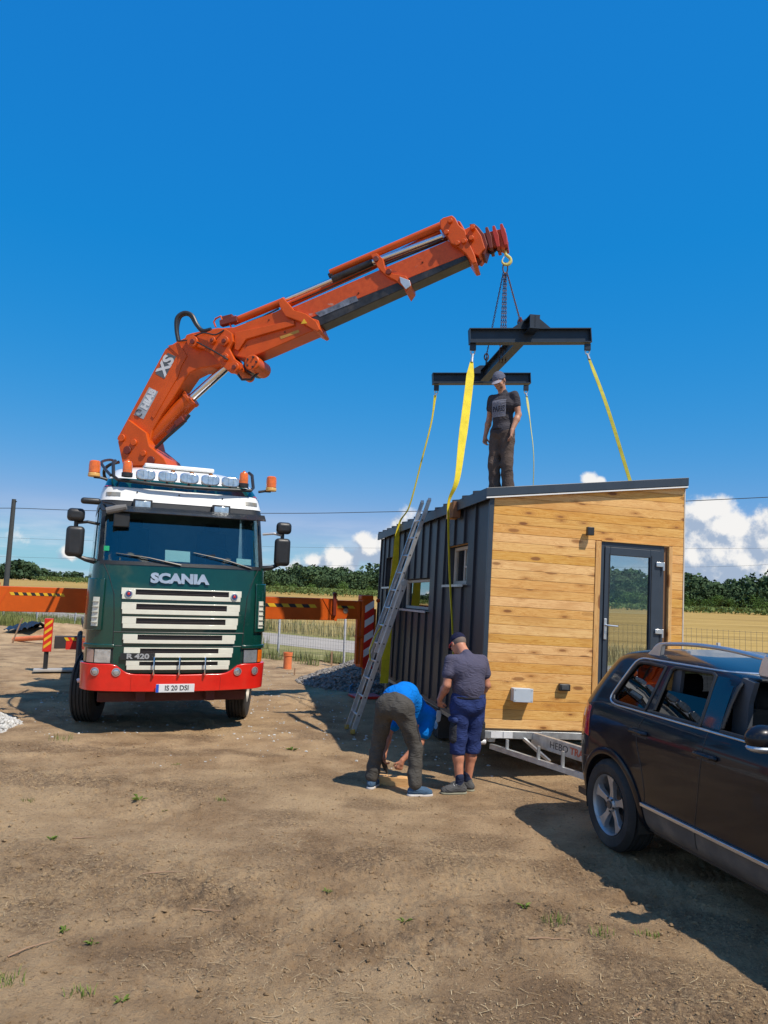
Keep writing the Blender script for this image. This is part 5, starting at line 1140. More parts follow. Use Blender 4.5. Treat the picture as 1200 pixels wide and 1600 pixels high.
# slewing column
MB().cyl(cw(0.05, 1.9), cw(.05, 4.15), .30, n=28).build('slewing_column', ORANGE, crane, 30)
plate('column_head', [(184, 690), (192, 728), (262, 728), (256, 716), (233, 697), (228, 676), (200, 655)], -.28, .28, ORANGE, crane)
lower = plate('lower_boom', [(182, 686), (258, 545), (275, 534), (301, 522), (330, 519), (345, 530), (352, 552), (346, 569), (330, 573), (310, 576), (296, 583), (286, 597), (269, 624), (252, 648), (238, 672), (232, 697), (205, 705)], -.20, .20, ORANGE, crane, .02)
for (x, y, r) in ((189, 684, .07), (208, 691, .06), (198, 703, .075), (223, 708, .055), (235, 719, .075)): pin(x, y, r, -.31, -.27, ORANGE_D if r > .07 else ORANGE, crane)
plate('side_rib', [(262, 540), (280, 536), (292, 556), (283, 572), (278, 588), (262, 615), (240, 654), (236, 650), (262, 600), (276, 572), (280, 556)], -.215, -.20, ORANGE, crane, .004)
# link knuckle
plate('link_plate', [(288, 530), (291, 523), (300, 520), (311, 523), (340, 512), (352, 513), (362, 520), (364, 533), (358, 545), (366, 560), (377, 568), (377, 577), (369, 583), (359, 582), (345, 570), (334, 556), (318, 545), (300, 540)], -.30, -.22, ORANGE, crane, .015)
plate('link_plate', [(288, 530), (300, 520), (340, 512), (362, 520), (364, 533), (377, 568), (369, 583), (345, 570), (318, 545), (300, 540)], .22, .30, ORANGE, crane, .015)
for (x, y, r) in ((300, 533, .10), (330, 531, .07), (349, 532, .09), (350, 557, .07), (365, 573, .09)): pin(x, y, r, -.36, .34, ORANGE, crane); pin(x, y, r * .45, -.385, -.36, ORANGE_D, crane, 'pin_head')
# lifting ram
cyl = MB().cyl(C3(236, 688), C3(299, 623), .155, n=28).cyl(C3(296, 626), C3(300, 622), .175, n=28).build('lift_cylinder', ORANGE, crane, 30, bevel=.01)
MB().cyl(C3(298, 624), C3(358, 570), .078, n=24).build('lift_cylinder_rod', CHROME, cyl, 40)
MB().tube([C3(243, 700, -.14), C3(262, 682, -.16), C3(285, 662, -.17), C3(296, 648, -.16)], .03, 8).build('hydraulic_pipe', BLACKP, cyl)
MB().bar(C3(262, 678, -.15), C3(292, 650, -.16), .06, .08).bar(C3(276, 664, -.17), C3(288, 654, -.18), .12, .10).build('valve_block', ORANGE_D, cyl, 0, bevel=.01)
# outer boom (fixed box) with gussets and collar
outer = plate('outer_boom', [(340, 513), (366, 511), (430, 487), (440, 482), (497, 500), (500, 512), (412, 550), (386, 560), (366, 556), (352, 540)], -.19, .19, ORANGE, crane, .012)
plate('boom_gusset', [(366, 519), (459, 500), (460, 508), (384, 530), (372, 548), (366, 545)], -.235, -.19, ORANGE, outer, .01)
plate('boom_collar', [(434, 470), (441, 464), (449, 472), (459, 484), (478, 490), (494, 502), (500, 515), (496, 518), (484, 512), (468, 502), (446, 494), (438, 482)], -.26, .26, ORANGE, outer, .012)
plate('warning_triangle', [(470, 506), (475, 498), (480, 505)], -.264, -.261, YELST, outer, 0)
plate('data_label', [(437, 526), (466, 515), (468, 519), (439, 530)], -.194, -.1905, mat('tan_label', (.50, .26, .04), .5), outer, 0)
mt = MB().cyl(cw(*cp(393, 566, -.34), -.34), cw(*cp(393, 566, -.34), .2), .14, n=24).build('rotation_motor', ORANGE, crane, 30, bevel=.02)
MB().cyl(cw(*cp(394, 569, -.12), -.12), cw(*cp(394, 569, -.12), .22), .165, n=24).build('motor_housing', BLACKP, mt, 30)
MB().tube([C3(372, 585, -.25), C3(378, 593, -.25), C3(392, 593, -.2), C3(404, 582, -.1)], .022, 8).build('motor_hose', BLACKP, mt)
for q in range(5): a = q * 1.256; p = C3(393, 566, -.345); MB().cyl(p + (TMI.to_3x3() @ (cdir * .09 * math.cos(a) + V(0, 0, .09 * math.sin(a)))), p + (TMI.to_3x3() @ (cdir * .09 * math.cos(a) + V(0, 0, .09 * math.sin(a)) - cnor * .02)), .018, n=8).build('bolt', GREASE, mt)
# telescopic sections
plate('boom_section', [(455, 481), (699, 376), (728, 394), (726, 399), (484, 497)], -.155, .155, WORN, crane, .006)
gr = plate('boom_section', [(484, 497), (727, 396), (732, 405), (501, 509)], -.150, .150, GREASE, crane, .01); gr['label'] = 'greased dark lower half of the boom section'
plate('rubbed_patch', [(492, 489), (520, 478), (545, 465), (556, 462), (560, 470), (530, 482), (500, 495)], -.1585, -.156, mat('rubbed_grey', (.20, .21, .24), .35, metal=.4, var=.6, scale=8), crane, 0)
clampp = plate('boom_clamp', [(579, 398), (588, 395), (598, 404), (602, 420), (612, 427), (634, 431), (641, 440), (641, 447), (634, 457), (630, 448), (618, 438), (604, 431), (590, 418)], -.215, .215, ORANGE, crane, .01)
plate('clamp_pad', [(624, 432), (640, 438), (642, 446), (634, 452), (626, 442)], -.235, -.216, ALU, clampp, .006)
for (x, y) in ((587, 404), (607, 424)): pin(x, y, .05, -.24, -.20, ORANGE_D, clampp)
# top cylinders
def ccyl(a, b, r, t, m, name, par=crane): return MB().cyl(C3(*a, t), C3(*b, t), r, n=18).build(name, m, par, 30, bevel=.005)
ccyl((516, 427), (690, 352), .062, -.04, ORANGE, 'extension_cylinder'); ccyl((514, 432), (520, 429), .05, -.04, BLACKP, 'cylinder_end')
ccyl((447, 468), (520, 437), .040, -.10, CHROME, 'extension_rod'); ccyl((519, 437), (582, 410), .062, -.10, GREASE, 'extension_rod'); ccyl((582, 410), (692, 369), .050, -.10, CHROME, 'extension_rod')
ccyl((447, 478), (580, 418), .055, .06, ORANGE, 'extension_cylinder'); ccyl((580, 418), (688, 362), .055, .06, ORANGE, 'extension_cylinder')
ccyl((365, 503), (446, 470), .068, -.05, ORANGE, 'extension_cylinder')
ccyl((600, 412), (700, 372), .035, .0, ORANGE_D, 'extension_rod')
MB().bar(C3(345, 506, -.12), C3(372, 499, -.12), .12, .10).bar(C3(350, 500, .0), C3(366, 496, .0), .2, .07).build('valve_block', ORANGE_D, crane, 0, bevel=.01)
for (x, dx) in ((337, 8), (361, 7)): MB().tube([C3(x, 511, -.14), C3(x - 3, 503, -.14), C3(x, 498, -.14), C3(x + dx, 494, -.14), C3(x + dx + 3, 503, -.14)], .016, 6).build('hose_guard', ORANGE, crane)
# end collars and tip
hd = plate('boom_head', [(687, 344), (692, 340), (706, 336), (711, 340), (717, 351), (727, 360), (730, 372), (742, 398), (745, 410), (738, 412), (728, 397), (716, 386), (704, 380), (697, 366), (688, 356)], -.26, .26, ORANGE, crane, .015)
plate('boom_collar', [(714, 344), (719, 346), (726, 358), (738, 352), (744, 356), (752, 368), (758, 388), (754, 392), (748, 400), (740, 396), (730, 372)], -.22, .22, ORANGE, crane, .012)
plate('boom_collar', [(733, 350), (741, 349), (748, 355), (757, 366), (762, 382), (757, 398), (750, 396), (744, 372)], -.18, .18, ORANGE_D, crane, .01)
for (x, y) in ((697, 362), (703, 344), (714, 379), (724, 376), (738, 354), (736, 371)): pin(x, y, .042, -.30, -.22, ORANGE, hd, 'bolt')
MB().cyl(C3(745, 408, -.1), C3(745, 408, .1), .05, n=12).tube([C3(742, 404, 0), C3(741, 411, 0), C3(747, 414, 0), C3(751, 409, 0), C3(751, 403, 0)], .022, 8).build('lifting_eye', ORANGE_D, hd)
tip = plate('boom_tip', [(748, 366), (789, 356), (792, 380), (788, 389), (776, 384), (760, 388)], -.10, .10, ORANGE, crane, .008)
DRED = mat('faded_red_paint', (.42, .028, .014), .5, dirt=.15)
for (x0, y0) in ((758, 355), (769, 353), (781, 350)): plate('tip_collar', [(x0, y0), (x0 + 4, y0 - 1), (x0 + 10, y0 + 14), (x0 + 12, y0 + 32), (x0 + 7, y0 + 33), (x0 + 1, y0 + 12)], -.17, .17, DRED if x0 > 760 else ORANGE_D, tip, .008)
for (x, y) in ((768, 388), (779, 384)): MB().tube([C3(x - 6, y - 4, 0), C3(x - 5, y + 5, 0), C3(x, y + 8, 0), C3(x + 5, y + 5, 0), C3(x + 6, y - 4, 0)], .022, 8).build('lifting_eye', BLACKP, tip)
# hoses
MB().tube(catmull([C3(279, 533, -.05), C3(276, 515, -.05), C3(277, 497, -.05), C3(288, 489, -.02), C3(300, 493, 0), C3(308, 508, .0), C3(317, 517, 0), C3(330, 515, 0)], 6), .040, 10).build('hydraulic_hose', BLACKP, crane)
MB().tube(catmull([C3(279, 533, .1), C3(278, 512, .1), C3(283, 495, .1), C3(296, 493, .1), C3(306, 508, .1), C3(316, 519, .1)], 6), .025, 8).build('hydraulic_hose', BLACKP, crane)
MB().tube(catmull([C3(278, 533, -.22), C3(300, 532, -.32), C3(320, 541, -.38), C3(340, 552, -.4), C3(356, 562, -.38)], 6), .014, 8).build('control_cable', BLACKP, crane)
MB().tube(catmull([C3(186, 722, -.2), C3(172, 726, -.2), C3(163, 735, -.1), C3(165, 748, 0), C3(176, 752, 0)], 6), .03, 8).build('hydraulic_hose', BLACKP, crane)
# lettering plates on the lower boom
def boom_text(body, px, py, size, ang, m, parent, t=-.2065, bold=.006, sx=1.0, shear=0.0):
    e = TMI.to_3x3(); a = R_(ang); X_ = e @ (cdir * math.cos(a) + V(0, 0, math.sin(a))); Z_ = e @ (-cnor); Y_ = Z_.cross(X_)
    M = Matrix((X_, Y_, Z_)).transposed().to_4x4(); M.translation = C3(px, py, t); return text_mesh('lettering', body, size, m, parent, M, .002, bold, 'CENTER', sx, shear)
DEC = mat('decal_grey', (.10, .11, .12), .4); DEW = mat('decal_white', (.62, .64, .66), .4); DES = mat('decal_silver', (.34, .38, .42), .4)
d1 = plate('decal_plate', [(262, 551), (275, 557), (257, 592), (243, 584)], -.204, -.2005, DEC, lower, 0)
boom_text('XS', 259, 571, .30, 62, DEW, d1, -.2065, .012, 1.0)
d2 = plate('decal_plate', [(233, 605), (247, 612), (224, 655), (209, 648)], -.204, -.2005, DES, lower, 0)
boom_text('HIAB', 232.5, 624, .185, 63, DEW, d2, -.2065, .012, .95)
e_ = C3(217, 645, -.206); MB().tube([C3(217 + 5 * math.cos(a), 645 + 5 * math.sin(a), -.206) for a in np.linspace(.3, 5.6, 14)], .013, 6).build('round_logo', DEC, d2)

# thin hydraulic lines along the boom
for (a_, b_, o_) in (((385, 505), (436, 482), -.13), ((452, 475), (580, 420), .02), ((600, 413), (690, 374), -.14)):
    m_ = ((a_[0] + b_[0]) / 2, (a_[1] + b_[1]) / 2 + 1.5); MB().tube([C3(*a_, o_), C3(*m_, o_), C3(*b_, o_)], .014, 6).build('hydraulic_pipe', GREASE, crane)
MB().tube(catmull([C3(300, 527, -.3), C3(318, 520, -.34), C3(336, 523, -.34), C3(350, 516, -.3)], 5), .013, 6).build('hydraulic_hose', BLACKP, crane)
for (x, y) in ((420, 500), (445, 519), (385, 540), (560, 458), (660, 410)): MB().cyl(C3(x, y, -.19 if x < 500 else -.155), C3(x, y, -.20 if x < 500 else -.165), .016, n=10).build('bolt', ORANGE_D, crane)
# ---------------------------------------------------------------- dark estate car (local: x across, y back, z up; rear axle at the origin)
CO = Vector((2.04, 6.84, 0)) + rotz(14) @ Vector((.94, 0, 0))
car = thing('parked_car', 'dark blue off-road estate car with silver roof rails parked at the right edge', 'car', CO, 14)
LV = np.array([ # z, half width, rear, front, rear radius, front radius
 (.26, .80, .68, -3.50, .36, .3), (.36, .895, .80, -3.62, .44, .35), (.50, .93, .86, -3.70, .50, .4), (.65, .945, .875, -3.72, .52, .4), (.85, .955, .865, -3.72, .52, .4),
 (1.00, .955, .840, -3.62, .52, .45), (1.10, .945, .805, -3.40, .50, .45), (1.16, .930, .780, -3.05, .48, .4), (1.20, .915, .755, -2.78, .46, .35), (1.25, .892, .725, -2.42, .44, .3),
 (1.40, .835, .610, -2.05, .40, .25), (1.55, .772, .480, -1.65, .36, .22), (1.62, .735, .400, -1.42, .34, .2), (1.665, .675, .300, -1.15, .32, .2), (1.70, .560, .12, -.80, .28, .2), (1.718, .36, -.10, -.45, .2, .15)])
def lv(z): return [np.interp(z, LV[:, 0], LV[:, i]) for i in range(1, 6)]
def smooth_lv():
    # smoother interpolation of the table
    zz = np.linspace(.26, 1.718, 105); k = catmull(LV, 14); o = np.argsort(k[:, 0]); k = k[o]
    return np.stack([zz] + [np.interp(zz, k[:, 0], k[:, i]) for i in range(1, 6)], 1)
LVS = smooth_lv()
def side_x(y, z):
    """outer half width at (y, z)"""
    h, ry, fy, rr_, fr = [np.interp(z, LVS[:, 0], LVS[:, i]) for i in range(1, 6)]
    if y > ry - rr_: q = min(1, (y - (ry - rr_)) / rr_); return h - rr_ + rr_ * math.sqrt(max(0, 1 - q * q))
    if y < fy + fr: q = min(1, ((fy + fr) - y) / fr); return h - fr + fr * math.sqrt(max(0, 1 - q * q))
    return h
def car_ring(z, row):
    h, ry, fy, rr_, fr = row; P = []
    for i in range(14): P.append((h - rr_) * i / 14); 
    pts = [(p, ry - .05 * (p / .9) ** 2 * 0) for p in P]
    pts += [(h - rr_ + rr_ * math.sin(a), ry - rr_ + rr_ * math.cos(a)) for a in np.linspace(0, math.pi / 2, 26)[:-1]]
    NY = 176; pts += [(h, ry - rr_ + (fy + fr - ry + rr_) * i / NY) for i in range(NY + 1)]
    pts += [(h - fr + fr * math.cos(a), fy + fr - fr * math.sin(a)) for a in np.linspace(0, math.pi / 2, 14)[1:]]
    pts += [((h - fr) * (1 - i / 12), fy) for i in range(1, 13)]
    return pts
def inpoly(P, poly):
    x, y = P[:, 0], P[:, 1]; c = np.zeros(len(P), bool); n = len(poly)
    for i in range(n):
        x0, y0 = poly[i]; x1, y1 = poly[(i + 1) % n]
        m = ((y0 > y) != (y1 > y)) & (x < (x1 - x0) * (y - y0) / (y1 - y0 + 1e-12) + x0); c ^= m
    return c
def rpoly(pts, n=6): return [tuple(q) for q in catmull(list(pts) + [pts[0]], n)[:-1]]
QW = [(-.045, 1.30), (-.03, 1.262), (.02, 1.248), (.46, 1.242), (.50, 1.40), (.535, 1.60), (.30, 1.61), (.17, 1.605), (.12, 1.58), (.03, 1.44)]
RW = [(.575, 1.245), (1.16, 1.245), (1.165, 1.40), (1.15, 1.60), (1.11, 1.615), (.66, 1.61), (.62, 1.59), (.60, 1.42)]
FW = [(1.385, 1.245), (2.22, 1.245), (2.20, 1.30), (1.92, 1.46), (1.62, 1.60), (1.50, 1.615), (1.43, 1.60), (1.40, 1.42)]
WS0 = [(-.62, 1.24), (.62, 1.24), (.52, 1.585), (-.52, 1.585)]
def car_body():
    zs = LVS[:, 0]; rows = LVS[:, 1:]; half = [car_ring(z, r) for z, r in zip(zs, rows)]; n = len(half[0]); V_ = []
    for z, ring_ in zip(zs, half):
        for x, y in ring_: V_.append((x, y, z - (.012 * max(0, (abs(y) - 0)) * 0)))
    for z, ring_ in zip(zs, half):
        for x, y in ring_: V_.append((-x, y, z))
    V_ = np.array(V_); m = len(zs); ids = np.arange(m * n).reshape(m, n)
    F1 = np.stack([ids[:-1, :-1], ids[:-1, 1:], ids[1:, 1:], ids[1:, :-1]], -1).reshape(-1, 4); F2 = (F1 + m * n)[:, ::-1]; F = np.vstack([F1[:, ::-1], F2[:, ::-1]])
    c = V_[F].mean(1); sz = np.stack([-c[:, 1], c[:, 2]], 1); onside = np.abs(c[:, 0]) > .5
    cut = np.zeros(len(F), bool)
    for p in (QW, RW, FW): cut |= inpoly(sz, p) & onside
    for s in (0, 2.86): cut |= ((sz[:, 0] - s) ** 2 + (sz[:, 1] - .375) ** 2 < .425 ** 2) & onside
    back = (c[:, 1] > .45) & (np.abs(c[:, 0]) < .62) & (c[:, 2] > 1.22) & (c[:, 2] < 1.58); cut |= back
    fwd = (c[:, 1] < -1.42) & (np.abs(c[:, 0]) < .66) & (c[:, 2] > 1.23) & (c[:, 2] < 1.62) & ~onside; cut |= fwd
    low = c[:, 2] < .505
    b = arr_mesh('body', V_, F[~cut & ~low], CARPAINT, parent=car, smooth=True, sharp=50); s = b.modifiers.new('shell', 'SOLIDIFY'); s.thickness = .02; s.offset = -1
    lowo = arr_mesh('sill_and_lower_bumper', V_, F[~cut & low], CARTRIM, parent=car, smooth=True, sharp=50); s = lowo.modifiers.new('shell', 'SOLIDIFY'); s.thickness = .02; s.offset = -1
    tp = ids[-1]; MB().raw([V_[i] for i in tp] + [V_[i + m * n] for i in tp[::-1]], [tuple(range(2 * n))]).build('roof_panel', CARPAINT, b, 0)
    return b
cbody = car_body()
def sp(s, z, out=0.0, sg=-1): return V(sg * (side_x(-s, z) + out), -s, z)
def side_panel(mb, f, na, nb, out, th, sg=-1):
    W_ = na + 1; N = W_ * (nb + 1); g = [f(i / na, j / nb) for j in range(nb + 1) for i in range(na + 1)]
    vs = [sp(s, z, out, sg) for s, z in g] + [sp(s, z, out - th, sg) for s, z in g]; F = []
    for j in range(nb):
        for i in range(na): a = j * W_ + i; F.append((a, a + 1, a + 1 + W_, a + W_)); F.append((N + a, N + a + W_, N + a + 1 + W_, N + a + 1))
    for i in range(na): F.append((i, N + i, N + i + 1, i + 1)); a = nb * W_ + i; F.append((a, a + 1, N + a + 1, N + a))
    for j in range(nb): a = j * W_; F.append((a, a + W_, N + a + W_, N + a)); a += na; F.append((a, N + a, N + a + W_, a + W_))
    return mb.raw(vs, F)
def poly_pane(poly, out, sg, name, m, parent=None):
    P = [sp(s, z, out, sg) for s, z in poly]; c = sum(P, Vector()) / len(P); cz = sum(p[1] for p in poly) / len(poly); cs = sum(p[0] for p in poly) / len(poly)
    mb = MB(); n = len(P); R1 = [sp(cs + (s - cs) * .55, cz + (z - cz) * .55, out, sg) for s, z in poly]
    mb.raw(P + R1 + [sp(cs, cz, out, sg)], [(i, (i + 1) % n, n + (i + 1) % n, n + i) for i in range(n)] + [(n + i, n + (i + 1) % n, 2 * n) for i in range(n)])
    return mb.build(name, m, parent or car, 30)
QUARTG = glass_mat('privacy_glass', (0.02, 0.03, 0.045), ior=1.6, trans=.93)
for sg in (-1, 1):
    q_ = poly_pane(QW, -.012, sg, 'quarter_glass', QUARTG)
    poly_pane([(s, min(z, 1.43)) if sg < 0 else (s, z) for s, z in RW], -.016, sg, 'rear_door_glass', CARGLASS)
    if sg > 0: poly_pane(FW, -.016, sg, 'front_door_glass', CARGLASS)
    # frames round the openings
    for poly, nm in ((RW, 'rear_window_frame'), (FW, 'front_window_frame'), (QW, 'quarter_window_frame')):
        d = []
        for i in range(len(poly)):
            a = poly[i]; b = poly[(i + 1) % len(poly)]
            for t in np.linspace(0, 1, 8, endpoint=False): d.append((a[0] + (b[0] - a[0]) * t, a[1] + (b[1] - a[1]) * t))
        MB().tube([sp(s, z, .000, sg) for s, z in d], .014, 8, closed=True).build(nm, BLACKP, cbody)
    # chrome line round the whole side glass
    ch = [(s, 1.226) for s in np.linspace(2.5, .06, 40)] + [(-.02, 1.232), (-.07, 1.25), (-.085, 1.29), (-.05, 1.36), (0.03, 1.50), (.09, 1.60), (.14, 1.632)] + [(s, 1.640 - .028 * max(0, (s - 1.2)) ** 1.6) for s in np.linspace(.2, 1.9, 30)]
    MB().tube([sp(s, z, .002, sg) for s, z in catmull(ch, 2)], .009, 8).build('window_chrome_strip', SATIN, cbody)
    # dark pillars
    side_panel(MB(), lambda a, b: ((1.175 + (1.37 - 1.175) * a), 1.25 + .355 * b), 4, 6, .004, .012, sg).build('door_pillar', mat('gloss_black_pillar', (.006, .008, .012), .12, coat=.8), cbody, 30)
    # sill trim, arch lips, handles, gaps
    side_panel(MB(), lambda a, b: (.47 + 1.95 * a, .492 + .03 * b), 30, 1, .022, .03, sg).build('sill_chrome_strip', SATIN, cbody, 30, bevel=.004)
    for hs in (0, 2.86):
        A = np.linspace(-.28, math.pi + .28, 34); mb = MB(); prof = ((.412, -.03), (.420, .018), (.448, .024), (.478, .012), (.482, -.01)); n = len(prof); vs = []
        for a in A:
            for r, o in prof: s = hs + r * math.cos(a); z = .375 + r * math.sin(a); vs.append(sp(s, max(z, .27), o, sg))
        mb.raw(vs, [(i * n + j, i * n + j + 1, (i + 1) * n + j + 1, (i + 1) * n + j) for i in range(len(A) - 1) for j in range(n - 1)]); mb.build('arch_lip', CARTRIM if hs == 5 else CARPAINT, cbody, 50)
        # inner arch
        B = [(hs + .43 * math.cos(a), .375 + .43 * math.sin(a)) for a in np.linspace(-.3, math.pi + .3, 20)]; vs = [V(sg * .93, -s, z) for s, z in B] + [V(sg * .45, -s, z) for s, z in B]
        MB().raw(vs, [(i, i + 1, 21 + i - 1 + 1 - 1 + 0, 20 + i) for i in range(19)] + [tuple(range(39, 19, -1))]).build('wheel_well', mat('dusty_well', (.05, .043, .035), .9), cbody, 30)
    for (hs, hz) in ((.46, 1.065), (1.30, 1.055)):
        h = side_panel(MB(), lambda a, b: (hs - .10 + .20 * a, hz - .035 + .07 * b), 6, 3, .001, .01, sg).build('handle_recess', BLACKP, cbody, 30)
        MB().tube([sp(hs - .105, hz + .004, .0, sg), sp(hs - .085, hz + .008, .035, sg), sp(hs, hz + .012, .042, sg), sp(hs + .085, hz + .008, .035, sg), sp(hs + .105, hz + .004, .0, sg)], [.018, .017, .016, .017, .018], 8).build('door_handle', CARPAINT, cbody)
    def gap(pts): MB().tube([sp(s, z, -.001, sg) for s, z in catmull(pts, 5)], .005, 6).build('shut_line', BLACKP, cbody)
    gap([(1.265, 1.215), (1.245, 1.0), (1.20, .75), (1.14, .50), (1.12, .36)]); gap([(.50, 1.215), (.44, 1.10), (.43, .98), (.49, .80), (.52, .62), (.50, .50)]); gap([(2.32, 1.215), (2.33, .9), (2.32, .5), (2.31, .36)])
    gap([(-.09, 1.22), (-.30, 1.20), (-.50, 1.15)])
    gap([(-.32, .72), (-.45, .70), (-.55, .70), (-.62, .70)])
    side_panel(MB(), lambda a, b: (-.70 + .36 * a, .93 + .27 * b - .04 * a), 10, 4, .006, .02, sg).build('tail_light', REDGL, car, 30, bevel=.006)
    # roof rails
    rx = sg * .635
    rl = MB().tube(catmull([(rx, -.16, 1.675), (rx, -.24, 1.75), (rx, -.36, 1.777), (rx, -.75, 1.800), (rx, -1.15, 1.795), (rx, -1.52, 1.765)], 6), .017, 10).build('roof_rail', SATIN, car)
    MB().prism([(.10, 1.655), (.16, 1.70), (.30, 1.782), (.42, 1.79), (.33, 1.76), (.30, 1.665)], rx - .022, rx + .022, lambda x, y, t: V(t, -x, y)).build('rail_foot', SATIN, rl, 0, bevel=.008)
    MB().prism([(1.48, 1.66), (1.52, 1.76), (1.56, 1.80), (1.74, 1.79), (1.82, 1.66), (1.80, 1.63), (1.5, 1.63)], rx - .035, rx + .035, lambda x, y, t: V(t, -x, y)).build('rail_foot', SATIN, rl, 0, bevel=.02)
    # mirror
    mm = MB().sphere((sg * 1.065, -2.0, 1.315), (.125, .085, .085), 20, 12).build('wing_mirror', CARPAINT, car)
    MB().sphere((sg * 1.065, -2.0, 1.262), (.118, .080, .035), 20, 8).build('mirror_underside', ALU, mm); MB().bar((sg * .90, -1.98, 1.25), (sg * 1.0, -1.99, 1.27), .06, .05).build('mirror_arm', BLACKP, mm)
# glass front and rear, interior
def ends(z, k): return np.interp(z, LVS[:, 0], LVS[:, k])
MB().raw([V(-.64, ends(1.22, 2) - .02, 1.21), V(.64, ends(1.22, 2) - .02, 1.21), V(.58, ends(1.58, 2) - .02, 1.59), V(-.58, ends(1.58, 2) - .02, 1.59)], [(0, 1, 2, 3)]).build('rear_window', CARGLASS, car, 0)
MB().raw([V(-.68, ends(1.23, 3) + .02, 1.225), V(.68, ends(1.23, 3) + .02, 1.225), V(.58, ends(1.62, 3) + .02, 1.625), V(-.58, ends(1.62, 3) + .02, 1.625)], [(0, 1, 2, 3)]).build('windscreen', CARGLASS, car, 0)
MB().b2((-.86, .70, .30), (.86, -3.4, .36)).build('floor_pan', BLACKP, car, 0)
MB().b2((-.80, .62, 1.0), (.80, -.35, 1.03)).build('parcel_shelf', INTER, car, 0)
MB().b2((-.55, .2, 1.640), (.55, -1.1, 1.65)).build('roof_lining', INTER, car, 0)
for (x, y, w_) in ((-.42, -.42, .60), (.42, -.42, .60), (-.40, -1.35, .52), (.40, -1.35, .52)):
    MB().box((x, y - .28, .75), (w_, .52, .22)).box((x, y, 1.08), (w_, .14, .62), Matrix.Rotation(R_(-12), 3, 'X')).box((x, y + .05, 1.45), (.26, .09, .17)).build('seat', INTER, car, bevel=.05)
    for dx in (-.05, .05): MB().cyl((x + dx, y + .04, 1.30), (x + dx, y + .05, 1.40), .007, n=8).build('headrest_post', CHROME, car)
for sg in (-1, 1):
    MB().prism([(1.28, 1.1), (1.44, 1.1), (1.48, 1.45), (1.54, 1.60), (1.42, 1.62), (1.32, 1.4)], sg * .70, sg * .74, lambda x, y, t: V(t, -x, y)).build('pillar_lining', mat('slate_lining', (.075, .085, .10), .9), car, 0)
    MB().prism([(.5, 1.1), (.62, 1.1), (.72, 1.62), (.62, 1.62)], sg * .70, sg * .73, lambda x, y, t: V(t, -x, y)).build('pillar_lining', mat('slate_lining', (.075, .085, .10), .9), car, 0)
    MB().b2((sg * .86, -.5, .40), (sg * .90, -2.3, 1.215)).build('door_lining', INTER, car, 0)
MB().tube([V(.38 + .18 * math.cos(a), -2.0, 1.12 + .18 * math.sin(a)) for a in np.linspace(0, 2 * math.pi, 20, endpoint=False)], .015, 6, closed=True).build('steering_wheel', BLACKP, car)
MB().b2((-.75, -2.15, .85), (.75, -2.55, 1.2)).build('dashboard', INTER, car, 0, bevel=.04)
def car_wheel(s, sg):
    o = bpy.data.objects.new('wheel', None); COL.objects.link(o); o.parent = car; o.location = (sg * .835, -s, .375); o.rotation_euler = (0, 0, math.pi if sg > 0 else 0)
    r, w = .378, .25   # outer face towards -x
    prof = [(.245, -w * .5 + .01), (.27, -w / 2 - .004), (.335, -w / 2 - .01), (.362, -w / 2 + .012), (r - .003, -w / 2 + .035)]
    for g in np.linspace(-.30, .30, 4): prof += [(r, w * (g - .05)), (r - .009, w * (g - .035)), (r - .009, w * (g + .035)), (r, w * (g + .05))]
    prof += [(r - .003, w / 2 - .035), (.362, w / 2 - .01), (.335, w / 2), (.245, w / 2 - .01)]
    MB().lathe(prof, (0, 0, 0), (1, 0, 0), 64).build('tyre', RUBBER, o, 22)
    MB().lathe([(.248, -w / 2 + .0), (.240, -w / 2 + .012), (.232, -w / 2 + .03), (.225, .04), (.20, .06), (.001, .06)], (0, 0, 0), (1, 0, 0), 48).build('rim_barrel', ALLOY, o, 30)
    sp_ = MB()
    for k in range(5):
        a = 2 * math.pi * k / 5 + math.pi / 2 + .02
        def R2(rad, off, x): return V(x, rad * math.cos(a) - off * math.sin(a), rad * math.sin(a) + off * math.cos(a))
        x0 = -w / 2 + .022; x1 = x0 + .045
        O_ = [(.045, -.030), (.12, -.024), (.19, -.034), (.236, -.060), (.236, .060), (.19, .034), (.12, .024), (.045, .030)]
        f0 = [R2(p, q, x0 + (.0 if p > .15 else .012)) for p, q in O_]; f1 = [R2(p, q * 1.15, x1) for p, q in O_]; n = 8
        sp_.raw(f0 + f1, [(0, 1, 6, 7), (1, 2, 5, 6), (2, 3, 4, 5)] + [(i, (i + 1) % n, n + (i + 1) % n, n + i) for i in range(n)])
    sp_.lathe([(.001, 0), (.05, .0), (.062, .012), (.066, .05)], (-w / 2 + .018, 0, 0), (1, 0, 0), 24).build('alloy_spokes', ALLOY, o, 25, bevel=.003)
    MB().cyl((-w / 2 + .016, 0, 0), (-w / 2 + .008, 0, 0), .034, n=20).build('hub_cap', mat('dark_hub', (.05, .05, .055), .3), o, 30, bevel=.003)
    for k in range(5): a = 2 * math.pi * (k + .5) / 5 + math.pi / 2; MB().cyl((-w / 2 + .03, .055 * math.cos(a), .055 * math.sin(a)), (-w / 2 + .014, .055 * math.cos(a), .055 * math.sin(a)), .009, n=6).build('wheel_bolt', BLACKP, o, 0)
    MB().cyl((.02, 0, 0), (.035, 0, 0), .16, n=32).build('brake_disc', mat('brake_steel', (.2, .17, .15), .4, metal=.8), o, 30)
for s in (0, 2.86):
    for sg in (-1, 1): car_wheel(s, sg)
